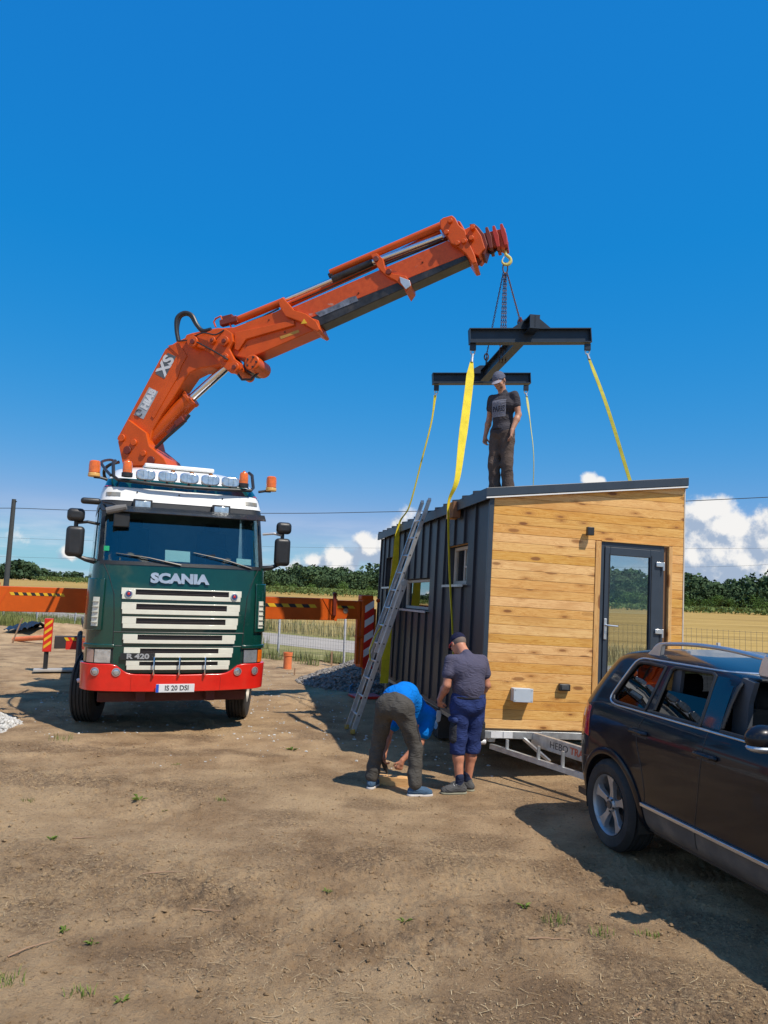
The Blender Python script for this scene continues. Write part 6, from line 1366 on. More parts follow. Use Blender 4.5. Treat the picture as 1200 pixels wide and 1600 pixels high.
# ---------------------------------------------------------------- people
def A3(*p): return np.array(p, float)
def cone(a, b, ra, rb, k=.02): return ('c', A3(*a), A3(*b), ra, rb, k)
def ell(c, r, M=None, k=.03): return ('e', A3(*c), r, M, k)
def unit(v): v = np.array(v, float); return v / np.linalg.norm(v)
def basis(fwd, up):
    """rows: right, forward, up"""
    f = unit(fwd); u = np.array(up, float); u = unit(u - f * (f @ u)); r = np.cross(f, u); return np.stack([r, f, u])
def arm(sh, el, wr, k=1.0, m=1.0):
    sh, el, wr = map(lambda q: A3(*q), (sh, el, wr)); mid = sh + (el - sh) * .45; fm = el + (wr - el) * .30
    return [cone(sh + (el - sh) * .12, mid, .038 * k, .046 * k, .01), cone(mid, el, .048 * k, .038 * k, .02), cone(el, fm, .039 * k, .043 * k, .02), cone(fm, wr, .042 * k, .026 * k, .02)]
def hand(wr, d, n, curl=.5, s=1.0, thumb=1):
    """wrist, direction of the fingers, palm normal; thumb = side (+1/-1) along d x n"""
    wr = A3(*wr); d = unit(d); n = unit(np.array(n, float) - d * (d @ np.array(n, float))); x = np.cross(d, n) * thumb; P = []
    P.append(cone(wr, wr + d * .035 * s, .024 * s, .026 * s, .012))
    for q in (-.026, -.009, .009, .026): P.append(cone(wr + d * .02 * s + x * q * .6 * s, wr + d * .082 * s + x * q * s, .015 * s, .0125 * s, .010))
    for q, L in ((.030, .070), (.011, .080), (-.010, .074), (-.029, .058)):
        b = wr + d * .080 * s + x * q * s; a1 = curl * .9; a2 = curl * 1.9; a3 = curl * 2.7
        d1 = d * math.cos(a1) + n * math.sin(a1); d2 = d * math.cos(a2) + n * math.sin(a2); d3 = d * math.cos(a3) + n * math.sin(a3)
        p1 = b + d1 * L * .45 * s; p2 = p1 + d2 * L * .32 * s; p3 = p2 + d3 * L * .25 * s
        P += [cone(b, p1, .0098 * s, .0090 * s, .004), cone(p1, p2, .0090 * s, .0082 * s, .004), cone(p2, p3, .0082 * s, .0070 * s, .004)]
    t0 = wr + d * .025 * s + x * .022 * s; t1 = t0 + (x * .75 + d * .6 + n * .25) * .040 * s; t2 = t1 + unit(x * .25 + d * .9 + n * .45) * .032 * s
    P += [cone(t0, t1, .014 * s, .011 * s, .006), cone(t1, t2, .011 * s, .009 * s, .004)]
    return P
def headp(c, M, s=1.0):
    """skull, jaw, nose, ears, brow, lips; rows of M = right, forward, up"""
    c = A3(*c); R, F_, U = M; g = lambda x, y, z: c + (R * x + F_ * y + U * z) * s
    P = [ell(g(0, -.012, .028), (.076 * s, .095 * s, .090 * s), M, .03), ell(g(0, .030, -.045), (.058 * s, .062 * s, .070 * s), M, .03), cone(g(0, .062, -.090), g(0, .066, -.080), .020 * s, .02 * s, .02),
         cone(g(0, .088, .012), g(0, .112, -.026), .010 * s, .015 * s, .010), cone(g(-.016, .095, -.030), g(.016, .095, -.030), .009 * s, .009 * s, .006),
         cone(g(-.035, .078, .030), g(.035, .078, .030), .014 * s, .014 * s, .012), cone(g(-.020, .088, -.058), g(.020, .088, -.058), .008 * s, .008 * s, .006), cone(g(-.016, .086, -.068), g(.016, .086, -.068), .008 * s, .008 * s, .005)]
    for q in (-1, 1): P += [ell(g(q * .078, -.008, -.005), (.009 * s, .018 * s, .032 * s), M, .006), ell(g(q * .040, .060, -.025), (.022 * s, .022 * s, .02 * s), M, .015)]
    return P
def eyes(root, c, M, s=1.0):
    c = A3(*c); R, F_, U = M; mb = MB()
    for q in (-1, 1):
        mb.sphere(Vector(c + (R * q * .031 + F_ * .083 + U * .010) * s), .0125 * s, 10, 8)
    e = mb.build('eyes', mat('eye_white', (.7, .68, .65), .2), root); m2 = MB()
    for q in (-1, 1): m2.sphere(Vector(c + (R * q * .031 + F_ * .0925 + U * .007) * s), .0058 * s, 8, 6)
    m2.build('irises', mat('iris', (.05, .03, .02), .2), root)
def leg_p(hip, kn, an, k=1.0):
    hip, kn, an = map(lambda q: A3(*q), (hip, kn, an)); m = hip + (kn - hip) * .3; c = kn + (an - kn) * .28; f = unit(an - kn)
    return [cone(hip, m, .088 * k, .080 * k, .04), cone(m, kn, .080 * k, .053 * k, .03), cone(kn, c, .052 * k, .056 * k, .02), cone(c, an, .055 * k, .036 * k, .03)]
def footp(an, fwd, L=.20):
    an = A3(*an); f = unit(fwd); h = an.copy(); return [cone(an, [an[0], an[1], .055], .034, .030, .01), cone([*(an[:2] - f[:2] * .02), .05], [*(an[:2] + f[:2] * (L * .40)), .045], .026, .024, .01)]
def shoe(root, an, fwd, upper, sole, L=.28, w=.043, z0=0.0, laces=None):
    an = A3(*an); f = unit([fwd[0], fwd[1], 0]); g = lambda s, z, r2=0: [an[0] + f[0] * s, an[1] + f[1] * s, z + z0]
    a = L * .28
    P = [cone(g(-a + w, .052), g(L - a - w * 1.9, .045), w, w, .02), cone(g(L - a - w * 2.2, .042), g(L - a - w, .036), w * 1.0, w * .85, .02), cone(g(-.01, .07), g(-.01, .105), .044, .044, .02), cone(g(.02, .078), g(.10, .05), .038, .032, .03)]
    def flatten(X, Y, Z): return np.maximum(0, (.020 + z0 - Z)) * 3.0
    v, q = sdf_mesh(P, .008, lambda X, Y, Z: np.where(Z < .022 + z0, (.022 + z0 - Z) * 4, 0)); o = arr_mesh('shoe', v, q, upper, parent=root)
    S_ = [cone(g(-a + w, .014), g(L - a - w * 1.9, .014), w * 1.04, w * 1.06, .01), cone(g(L - a - w * 2, .014), g(L - a - w * .95, .014), w * 1.06, w * .92, .01)]
    v, q = sdf_mesh(S_, .008, lambda X, Y, Z: np.maximum(np.maximum(Z - (.030 + z0), (.0 + z0) - Z) * 3, 0) + np.where(Z > .026 + z0, .02, 0)); arr_mesh('sole', v, q, sole, parent=o)
    if laces:
        side = np.array([-f[1], f[0]]); mb = MB()
        for t in (.04, .065, .09): mb.tube([V(an[0] + f[0] * t - side[0] * .03, an[1] + f[1] * t - side[1] * .03, z0 + .112 - t * .35), V(an[0] + f[0] * t, an[1] + f[1] * t, z0 + .125 - t * .35), V(an[0] + f[0] * t + side[0] * .03, an[1] + f[1] * t + side[1] * .03, z0 + .112 - t * .35)], .006, 6)
        mb.build('laces', laces, o)
    return o
def wr(amp, fx=30, seed=0.0):
    def f(X, Y, Z):
        return amp * (np.sin(Z * fx * 1.7 + 2.2 * np.sin(X * fx * .55 + seed) + 1.5 * np.sin(Y * fx * .6 + seed * 2)) * .6 + np.sin(Z * fx * .8 - X * fx * .9 + Y * fx * .5 + seed + 1.3 * np.sin(Z * 9)) * .6 + .35 * np.sin((X + Y) * fx * 2.1 + Z * fx * 1.1))
    return f
def part(root, name, prims, m, res=.010, wrk=None, label=None):
    v, q = sdf_mesh(prims, res, wrk); o = arr_mesh(name, v, q, m, parent=root)
    if label: o['label'] = label
    return o
def cap(root, c, M, m, brim_m, s=1.0, back=0):
    c = A3(*c); R, F_, U = M; g = lambda x, y, z: c + (R * x + F_ * y + U * z) * s
    def cutp(X, Y, Z):
        h = (X - c[0]) * U[0] + (Y - c[1]) * U[1] + (Z - c[2]) * U[2]; return np.where(h < .028 * s, (.028 * s - h) * 1.5, 0)
    part(root, 'cap', [ell(g(0, -.012, .030), (.087 * s, .106 * s, .103 * s), M, .01)], m, .006, cutp)
    n = 12; top = []; bot = []
    for i in range(n + 1):
        a = math.pi * i / n; top.append((math.cos(a) * .072, .060 + math.sin(a) * .105)); bot.append((math.cos(a) * .068, .058 + math.sin(a) * .03))
    vs = []
    for dz in (0, -.006):
        for (x, y), (x2, y2) in zip(top, bot): vs += [g(x, y, .036 + dz - .020 * (y - .06) / .1 - .35 * x * x / .1), g(x2, y2, .040 + dz - .3 * x2 * x2 / .1)]
    N = 2 * (n + 1); F = []
    for i in range(n): a = 2 * i; F += [(a, a + 1, a + 3, a + 2), (N + a, N + a + 2, N + a + 3, N + a + 1), (a, a + 2, N + a + 2, N + a), (a + 1, N + a + 1, N + a + 3, a + 3)]
    MB().raw([Vector(v) for v in vs], F).build('cap_brim', brim_m, root, 40)

# --- man on the roof -----------------------------------------------------------
def roof_man():
    p = at(783, 775, 10.8); uvw = HM.inverted() @ p; base = HW(uvw.x, uvw.y, roof_w(uvw.x) + .088)
    r = thing('person', 'man standing on the roof in grey cap, dark printed T-shirt and brown trousers, looking down', 'person', base, 136); r.scale = (1.06, 1.06, 1.07)
    hips = [(-.085, 0, .90), (.085, 0, .90)]; knees = [(-.09, .01, .49), (.09, .05, .49)]; ank = [(-.085, -.05, .09), (.085, .01, .09)]
    sh = [(-.185, .0, 1.44), (.185, .0, 1.44)]; el = [(-.235, -.03, 1.155), (.25, -.04, 1.155)]; w_ = [(-.215, .085, .925), (.262, .03, .905)]
    hc = A3(.015, .075, 1.625); M = basis((-.10, .82, -.52), (0, .5, .85))
    B = [cone((0, 0, .98), (0, .0, 1.25), .105, .12, .06), cone((-.10, 0, 1.30), (.10, 0, 1.30), .10, .10, .05), cone((-.12, 0, 1.40), (.12, 0, 1.40), .042, .042, .03), cone((0, .0, 1.42), hc - M[2] * .05 - M[1] * .02, .060, .052, .03), cone((-.07, 0, .93), (.07, 0, .93), .10, .10, .05)]
    for i in (0, 1): B += arm(sh[i], el[i], w_[i]) + leg_p(hips[i], knees[i], ank[i], .92) + footp(ank[i], (.05, 1, 0))
    B += hand(w_[0], (.03, .12, -.95), (.8, .3, 0), .35, 1.0, 1) + hand(w_[1], (-.05, .15, -.95), (-.8, .2, 0), .55, 1.0, -1) + headp(hc, M)
    part(r, 'body', B, SKIN, .0085); eyes(r, hc, M)
    part(r, 'beard', [ell(hc + M[1] * .035 - M[2] * .062, (.056, .055, .050), M, .01), cone(hc - M[0] * .06 + M[1] * .01 - M[2] * .03, hc - M[0] * .066, .014, .010, .01), cone(hc + M[0] * .06 + M[1] * .01 - M[2] * .03, hc + M[0] * .066, .014, .010, .01)], mat('stubble_beard', (.13, .07, .045), .8), .006)
    part(r, 'hair', [ell(hc - M[1] * .02 + M[2] * .028, (.081, .096, .092), M, .01)], HAIRD, .008, lambda X, Y, Z: np.maximum(0, ((X - hc[0]) * M[1][0] + (Y - hc[1]) * M[1][1] + (Z - hc[2]) * M[1][2]) - .03) * 3)
    T = [cone((0, -.005, .97), (0, -.005, 1.12), .128, .125, .05), cone((0, -.01, 1.12), (0, -.005, 1.30), .125, .135, .05), cone((-.09, 0, 1.30), (.09, 0, 1.30), .118, .118, .05), cone((-.135, -.005, 1.415), (.135, -.005, 1.415), .056, .056, .03), cone((0, 0, 1.44), (0, .0, 1.475), .070, .062, .03), cone((-.06, 0, .95), (.06, 0, .95), .118, .118, .04)]
    for i in (0, 1): s0 = A3(*sh[i]); e0 = A3(*el[i]); T.append(cone(s0 + A3(0, 0, -.015), s0 + (e0 - s0) * .50, .056, .062, .02))
    part(r, 'shirt', T, cloth('washed_black_cotton', (.055, .052, .062)), .0095, wr(.0035, 26, 1.0))
    TR = [cone((-.045, 0, .93), (.045, 0, .93), .118, .118, .04)]
    for i in (0, 1):
        h, k, a = A3(*hips[i]), A3(*knees[i]), A3(*ank[i]); TR += [cone(h, k, .102, .080, .03), cone(k, a + (k - a) * .3, .080, .078, .03), cone(a + (k - a) * .3, a - A3(0, 0, .02), .072, .080, .03)]
    part(r, 'trousers', TR, cloth('brown_work_trousers', (.105, .078, .066)), .0095, wr(.0040, 27, 2.0))
    MB().tube([V(.135 * math.cos(a), .13 * math.sin(a), .965) for a in np.linspace(0, 6.283, 24, endpoint=False)], .012, 6, closed=True).build('belt', cloth('dark_brown_belt', (.02, .016, .014)), r)
    cap(r, hc, M, cloth('faded_navy_cap', (.11, .12, .17)), cloth('pale_cap_brim', (.30, .29, .34)))
    for i in (0, 1): shoe(r, ank[i], (.05, 1), cloth('black_shoe', (.03, .03, .03)), BLACKP)
    # printed panel following the chest
    PRW = cloth('pale_print', (.20, .20, .235)); mb = MB(); nx, nz = 12, 12; vs = []
    def chest(x, z):
        # march from the front to the shirt skin
        return .142 - 1.1 * x * x - .5 * max(0, z - 1.32) ** 1.0 * .55
    for j in range(nz + 1):
        for i in range(nx + 1): x = -.135 + .215 * i / nx; z = 1.12 + .235 * j / nz; vs.append(V(x, chest(x, z), z))
    mb.raw(vs, [(j * 13 + i, j * 13 + i + 1, (j + 1) * 13 + i + 1, (j + 1) * 13 + i) for i in range(nx) for j in range(nz)])
    pr = mb.build('shirt_print', PRW, r, 30)
    M4 = Matrix((V(-1, 0, 0), V(0, 0, 1), V(0, 1, 0))).transposed().to_4x4(); M4.translation = (-.028, 0, 1.225)
    t = text_mesh('print_lettering', 'PARIS', .105, cloth('print_ink', (.035, .04, .06)), pr, M4, .0, .002, 'CENTER', .72)
    for v in t.data.vertices: v.co.y = chest(v.co.x, v.co.z) + .003
    return r
roof_man()

# --- bending man in the blue shirt -----------------------------------------------
def bending_man():
    c = Vector((.235, 8.50, 0)); r = thing('person', 'man in bright blue T-shirt and grey work trousers bent over a timber block', 'person', c, -26)
    hips = [(-.10, -.08, .90), (.10, -.08, .90)]; knees = [(-.225, -.0, .50), (.215, .0, .49)]; ank = [(-.27, -.04, .09), (.25, -.07, .09)]
    sh = [(-.15, .41, .80), (.20, .43, .76)]; el = [(-.24, .28, .53), (.13, .33, .47)]; w_ = [(-.215, .14, .345), (-.02, .19, .285)]
    hc = A3(.05, .62, .66); M = basis((0, .25, -.95), (0, .9, .2))
    B = [cone((-.06, -.10, .92), (.06, -.10, .92), .11, .11, .06), cone((0, -.08, .93), (0, .16, .97), .11, .115, .06), cone((0, .16, .97), (.02, .36, .86), .12, .12, .06), cone((-.11, .40, .83), (.15, .41, .80), .06, .06, .05), cone((.02, .42, .84), hc - M[2] * .05, .060, .052, .03)]
    for i in (0, 1): B += arm(sh[i], el[i], w_[i]) + leg_p(hips[i], knees[i], ank[i], .85) + footp(ank[i], (-.1 if i == 0 else .15, 1, 0))
    B += hand(w_[0], (.12, -.25, -.9), (.75, .2, 0), .8, 1.0, 1) + hand(w_[1], (-.25, -.2, -.9), (-.6, .5, 0), 1.0, 1.05, -1) + headp(hc, M)
    part(r, 'body', B, SKINR, .0085); part(r, 'hair', [ell(hc - M[1] * .02 + M[2] * .03, (.082, .098, .096), M, .01)], HAIRD, .008, lambda X, Y, Z: np.maximum(0, ((X - hc[0]) * M[1][0] + (Y - hc[1]) * M[1][1] + (Z - hc[2]) * M[1][2]) - .03) * 3); eyes(r, hc, M)
    T = [cone((-.05, -.02, .975), (.05, -.02, .975), .128, .128, .05), cone((0, .02, .99), (0, .18, .985), .136, .142, .06), cone((0, .18, .985), (.02, .38, .85), .142, .135, .06), cone((-.12, .395, .835), (.16, .41, .80), .078, .078, .05), cone((0.02, .28, .86), (.03, .34, .74), .115, .10, .06)]
    for i in (0, 1): s0 = A3(*sh[i]); e0 = A3(*el[i]); T.append(cone(s0, s0 + (e0 - s0) * .62, .078, .080, .03))
    part(r, 'shirt', T, cloth('bright_blue_jersey', (.0, .175, .62), var=.06), .0095, wr(.0030, 20, 3.0))
    TR = [cone((-.075, -.10, .90), (.075, -.10, .90), .140, .140, .06), cone((0, -.05, .94), (0, .0, .955), .138, .135, .05)]
    for i in (0, 1):
        h, k, a = A3(*hips[i]), A3(*knees[i]), A3(*ank[i]); TR += [cone(h + A3(0, -.02, -.02), k, .110, .080, .04), cone(k, a + (k - a) * .3, .078, .074, .02), cone(a + (k - a) * .3, a + A3(0, 0, .05), .073, .076, .02)]
    tc = cloth('olive_grey_canvas', (.074, .068, .060)); part(r, 'trousers', TR, tc, .0095, wr(.0045, 26, 4.0))
    DP = cloth('dark_knee_patch', (.030, .030, .034))
    for i in (0, 1):
        h, k, a = A3(*hips[i]), A3(*knees[i]), A3(*ank[i]); side = A3(-.075 if i == 0 else .085, 0, 0)
        part(r, 'trouser_pocket', [cone(h + (k - h) * .45 + side * .95 + A3(0, -.01, 0), h + (k - h) * .85 + side * .72 + A3(0, -.01, 0), .026, .024, .01)], DP, .009, wr(.002, 30, 5))
    JN = cloth('blue_mesh_shoe', (.06, .11, .18))
    for i in (0, 1): shoe(r, ank[i], (-.15 if i == 0 else .75, 1 if i == 0 else .55), JN, mat('off_white_sole', (.62, .58, .54), .6))
    M3 = Matrix.Translation(c) @ Matrix.Rotation(R_(-26), 4, 'Z')
    # cordless drill gripped in the left hand
    q = M3 @ Vector((-.20, .115, .27)); d = thing('cordless_drill', 'black and red cordless drill held by the bending man over the timber', 'drill', q, -26)
    MB().cyl((-.03, .0, .03), (.0, .05, -.10), .030, .026, 16).build('motor_housing', BLACKP, d, 30, bevel=.006); MB().cyl((.0, .05, -.10), (.011, .068, -.145), .018, .012, 14).build('chuck', GREASE, d, 30); MB().cyl((.011, .068, -.145), (.022, .085, -.19), .004, n=8).build('drill_bit', STEEL, d)
    MB().bar((-.03, .01, .0), (-.10, -.03, -.03), .034, .044).build('handle', REDST, d, 0, bevel=.01); MB().box((-.125, -.045, -.04), (.06, .09, .07), Matrix.Rotation(.5, 3, 'Y')).build('battery', BLACKP, d, 0, bevel=.01)
    g = gnd(615, 1229); b = thing('timber_block', 'short sawn pine beam lying on the soil between the bending man\'s feet', 'timber', (g.x + .01, g.y + .06, 0), -12)
    MB().b2((-.19, -.06, .0), (.19, .06, .095)).build('beam', PINEC, b, 0, bevel=.004)
    MB().cyl((-.1, 0, .095), (-.1, 0, .10), .006, n=8).build('screw_head', STEEL, b)
bending_man()

# --- man in shorts seen from behind -----------------------------------------------
def shorts_man():
    c = gnd(728, 1238); c.z = 0; r = thing('person', 'man in grey T-shirt, navy cargo shorts and cap standing with his back to the camera', 'person', c, 24)
    hips = [(-.09, 0, .90), (.09, 0, .90)]; knees = [(-.105, .02, .48), (.085, .03, .48)]; ank = [(-.105, -.04, .09), (.045, .05, .09)]
    sh = [(-.20, .06, 1.42), (.20, .06, 1.42)]; el = [(-.262, .02, 1.14), (.255, .04, 1.13)]; w_ = [(-.262, .175, .965), (.225, .20, .97)]
    hc = A3(-.01, .235, 1.565); M = basis((-.1, .85, -.60), (0, .6, .8))
    B = [cone((0, 0, .98), (0, .02, 1.25), .12, .13, .06), cone((-.10, .03, 1.30), (.10, .03, 1.30), .11, .11, .05), cone((-.13, .055, 1.38), (.13, .055, 1.38), .045, .045, .03), cone((0, .06, 1.43), hc - M[2] * .05 - M[1] * .03, .066, .060, .03), cone((-.07, 0, .93), (.07, 0, .93), .11, .11, .05)]
    for i in (0, 1): B += arm(sh[i], el[i], w_[i], 1.1) + leg_p(hips[i], knees[i], ank[i], 1.05) + footp(ank[i], (-.5, 1, 0))
    B += hand(w_[0], (.30, .25, -.85), (.6, .3, .2), .9, 1.0, 1) + hand(w_[1], (-.4, .3, -.5), (-.6, .3, .1), .7, 1.0, -1) + headp(hc, M)
    part(r, 'body', B, SKINR, .0085); eyes(r, hc, M)
    part(r, 'hair', [ell(hc - M[1] * .02 + M[2] * .025, (.080, .096, .090), M, .01)], mat('short_grey_hair', (.16, .12, .10), .8), .008, lambda X, Y, Z: np.maximum(0, ((X - hc[0]) * M[1][0] + (Y - hc[1]) * M[1][1] + (Z - hc[2]) * M[1][2]) - .03) * 3)
    T = [cone((0, .0, 1.01), (0, .0, 1.12), .148, .150, .05), cone((-.04, .0, 1.12), (-.03, .02, 1.30), .145, .140, .05), cone((.04, .0, 1.12), (.03, .02, 1.30), .145, .140, .05), cone((-.10, .035, 1.31), (.10, .035, 1.31), .130, .130, .05), cone((-.145, .05, 1.40), (.145, .05, 1.40), .068, .068, .04), cone((0, .06, 1.42), (0, .08, 1.455), .088, .070, .03)]
    for i in (0, 1): s0 = A3(*sh[i]); e0 = A3(*el[i]); T.append(cone(s0 + A3(0, 0, -.02), s0 + (e0 - s0) * .56, .066, .072, .02))
    part(r, 'shirt', T, cloth('slate_grey_jersey', (.080, .076, .118), var=.08), .0095, wr(.0026, 20, 7.0))
    TR = [cone((-.05, 0, .94), (.05, 0, .94), .152, .152, .05), cone((-.04, 0, 1.00), (.04, 0, 1.00), .138, .138, .04)]
    for i in (0, 1): h, k = A3(*hips[i]), A3(*knees[i]); TR += [cone(h, h + (k - h) * .55, .118, .094, .02), cone(h + (k - h) * .55, k + (k - h) * .08, .092, .088, .008)]
    part(r, 'shorts', TR, cloth('navy_canvas', (.024, .040, .135)), .0095, lambda X, Y, Z: wr(.006, 22, 8.0)(X, Y, Z) + np.where(Z < .405, .05, 0))
    GP = cloth('charcoal_panel', (.035, .037, .045))
    part(r, 'cargo_pocket', [cone((-.165, -.01, .72), (-.172, .0, .58), .052, .052, .02)], GP, .009, wr(.003, 28, 9)); part(r, 'cargo_pocket', [cone((.160, -.01, .72), (.160, .0, .58), .052, .052, .02)], GP, .009, wr(.003, 28, 10))
    part(r, 'pocket_flap', [cone((-.180, -.05, .775), (-.180, .05, .775), .034, .034, .01)], cloth('navy_flap', (.03, .05, .15)), .008)
    MB().tube([V(.178 * math.cos(a), .140 * math.sin(a), 1.012) for a in np.linspace(0, 6.283, 28, endpoint=False)], .018, 6, closed=True).build('belt', cloth('dark_belt', (.015, .015, .02)), r)
    cap(r, hc, M, cloth('dark_navy_cap', (.012, .014, .04)), cloth('dark_navy_brim', (.012, .014, .04)))
    MB().tube([Vector(hc + M[0] * (.088 * q) + M[1] * y_ + M[2] * .01) for q, y_ in ((-1, -.01), (-1.0, .05), (-.7, .10), (.7, .10), (1.0, .05), (1, -.01))], .005, 6).build('safety_glasses', mat('red_plastic', (.6, .03, .03), .4), r)
    for i in (0, 1):
        a = A3(*ank[i]); part(r, 'sock', [cone(a + A3(0, 0, .0), a + A3(0, 0, .085), .045, .047, .01)], cloth('navy_sock', (.02, .028, .06)), .008)
        shoe(r, ank[i], (-1.0, .25) if i == 0 else (-.75, .75), cloth('grey_safety_shoe', (.085, .085, .085)), mat('khaki_sole', (.25, .24, .17), .7),   .295, .046, laces=cloth('white_laces', (.65, .65, .65)))
    M3 = Matrix.Translation(c) @ Matrix.Rotation(R_(24), 4, 'Z'); q = M3 @ Vector((-.245, .215, .885)); d = thing('hand_tool', 'small pale-bladed tool hanging from the left hand of the man in shorts', 'tool', q, 24)
    MB().cyl((0, 0, .0), (0.005, 0, -.04), .012, n=10).build('grip', BLACKP, d); MB().prism([(-.022, -.04), (.022, -.04), (.03, -.10), (.022, -.155), (0, -.17), (-.022, -.15), (-.03, -.10)], -.006, .006, lambda x, y, t: V(x, t, y)).build('blade', mat('pale_tool_metal', (.55, .56, .55), .4, metal=.3), d, 0, bevel=.003)
shorts_man()
# ---------------------------------------------------------------- lifting gear
def ibeam(mb, a, b, h, w, up=V(0, 0, 1), t=.018):
    a = Vector(a); b = Vector(b); mb.bar(a, b, .014, h - 2 * t, up=up)
    return mb
spread = thing('spreader_frame', 'blue-grey steel lifting frame of two cross beams and a long beam above the house', 'lifting frame', at(790, 530, 12.1))
SI = spread.location.copy()
def L_(p): return Vector(p) - SI
def beam(name, a, b, h, w):
    a = L_(a); b = L_(b); mb = MB(); z = V(0, 0, 1)
    def seg(c0, c1, ww, hh): mb.bar(c0, c1, ww, hh, up=V(0, 0, 1).cross((b - a).normalized()).cross((b - a).normalized()) * -1)
    d = (b - a).normalized(); s = z.cross(d).normalized(); u = d.cross(s)
    def bx(off, ww, hh):
        P = [q + s * (x * ww / 2) + u * (off + y * hh / 2) for q in (a, b) for x in (-1, 1) for y in (-1, 1)]
        mb.raw(P, [(0, 1, 3, 2), (4, 6, 7, 5), (0, 4, 5, 1), (2, 3, 7, 6), (0, 2, 6, 4), (1, 5, 7, 3)])
    t = .014; bx(h / 2 - t / 2, w, t); bx(-h / 2 + t / 2, w, t); bx(0, .012, h - 2 * t)
    for q in (0, 1): # end stiffeners
        c = a if q == 0 else b; e = d * (.006 if q == 0 else -.006); P = [c + e * k + s * (x * w * .48) + u * (y * (h / 2 - t)) for k in (0, 2) for x in (-1, 1) for y in (-1, 1)]
        mb.raw(P, [(0, 1, 3, 2), (4, 6, 7, 5), (0, 4, 5, 1), (2, 3, 7, 6), (0, 2, 6, 4), (1, 5, 7, 3)])
    return mb.build(name, FRAMEBL, spread, 0)
FA0, FB0 = at(733, 526, 10.82), at(922, 525.5, 10.98); BA0, BB0 = at(675.5, 592, 13.42), at(828, 592, 13.58)
b1 = beam('cross_beam', FA0, FB0, .215, .14); b2_ = beam('cross_beam', BA0, BB0, .195, .14)
LA, LB = at(836, 501, 10.55), at(757, 587, 13.35)
LA = at(836, 502, 10.62); b3 = beam('long_beam', LA, LB, .20, .15)
fm = (FA0 + FB0) / 2; d_ = (FB0 - FA0).normalized()
MB().prism([(-.30, 0), (.34, 0), (.10, .20), (-.02, .20)], -.01, .01, lambda x, y, t: L_(fm) + d_ * x + V(0, 0, .108 + y) + V(0, t + .02, 0)).build('gusset', FRAMEBL, b1, 0)
bm_ = (BA0 + BB0) / 2
MB().prism([(-.30, 0), (.36, 0), (.12, .14), (-.04, .14)], -.01, .01, lambda x, y, t: L_(bm_) + d_ * x + V(0, 0, .098 + y) + V(0, t - .03, 0)).build('gusset', FRAMEBL, b2_, 0)
def chain(mb, a, b, sag=0.0, link=.05, r=.0055):
    a = Vector(a); b = Vector(b); L = (b - a).length; n = max(3, int(L / (link * .78))); P = [a.lerp(b, i / n) - V(0, 0, sag * 4 * (i / n) * (1 - i / n)) for i in range(n + 1)]
    for i in range(n):
        c = (P[i] + P[i + 1]) / 2; d = (P[i + 1] - P[i]).normalized(); x = V(0, 0, 1).cross(d) if abs(d.z) < .95 else V(1, 0, 0).cross(d); x.normalize(); y = d.cross(x)
        if i % 2: x = y
        h = link * .5; w = link * .24
        pts = [c + d * (h * math.cos(t)) * 1.0 + x * (w * math.sin(t)) for t in np.linspace(0, 2 * math.pi, 8, endpoint=False)]
        mb.tube(pts, r, 5, closed=True)
    return mb
hook = at(790, 397, 12.15)
hk = thing('crane_hook', 'yellow steel hook hanging from the crane boom tip', 'hook', hook)
MB().cyl((0, 0, .05), (0, 0, .20), .045, n=14).cyl((0, 0, .16), (0, 0, .24), .03, n=12).build('swivel', ORANGE_D, hk, 30, bevel=.008)
MB().tube(catmull([(0, 0, .06), (0.0, 0, .0), (.03, 0, -.03), (.075, 0, -.07), (.085, 0, -.125), (.045, 0, -.175), (-.01, 0, -.18), (-.05, 0, -.145), (-.055, 0, -.10)], 5), list(np.interp(np.linspace(0, 1, 41), [0, .3, .6, 1], [.022, .026, .030, .010])), 10).build('hook_body', mat('hook_yellow', (.62, .55, .16), .5, dirt=.3), hk)
MB().bar((-.01, 0, -.02), (-.05, 0, -.10), .012, .02).build('safety_latch', STEEL, hk, 0)
ml = hook + V(0, 0, -.17)
def chain_thing(name, label, a, b, lug=True, n=1, sag=0, grp='lifting chains on the crane hook'):
    r = thing('lifting_chain', label, 'chain', a, 0, grp); mb = MB(); a = Vector(a)
    for i in range(n): o = V((i - (n - 1) / 2) * .05, 0, 0); chain(mb, o * .3, (Vector(b) - a) + o, sag)
    mb.build('chain_links', CHAINM, r, 40)
    if lug:
        e = Vector(b) - a; MB().tube([e + V(.035 * math.cos(t), 0, -.02 + .06 * math.sin(t)) for t in np.linspace(0, 6.283, 12, endpoint=False)], .012, 6, closed=True).build('shackle', CHAINM, r)
MBm = MB(); 
rm = thing('master_link', 'oval master link in the crane hook carrying the chains', 'link', ml); MB().tube([V(.04 * math.cos(t), 0, -.07 + .09 * math.sin(t)) for t in np.linspace(0, 6.283, 16, endpoint=False)], .011, 8, closed=True).build('ring', CHAINM, rm)
m0 = ml + V(0, 0, -.15)
chain_thing('c', 'tight lifting chain slanting to the far end of the long beam', m0 + V(-.03, 0, 0), at(760, 556, 12.95))
chain_thing('c', 'tight lifting chain slanting to the near end of the long beam', m0 + V(.03, 0, 0), at(813, 502, 11.15))
chain_thing('c', 'loose double chain hanging straight down from the crane hook', m0, at(785, 566, 12.1), False, 3, 0.0)
for p in (at(760, 563, 12.95), at(813, 503, 11.12)): MB().box(L_(p), (.02, .12, .12)).build('lifting_lug', ORANGE_D if p.y < 12 else FRAMEBL, spread, 0, bevel=.01)
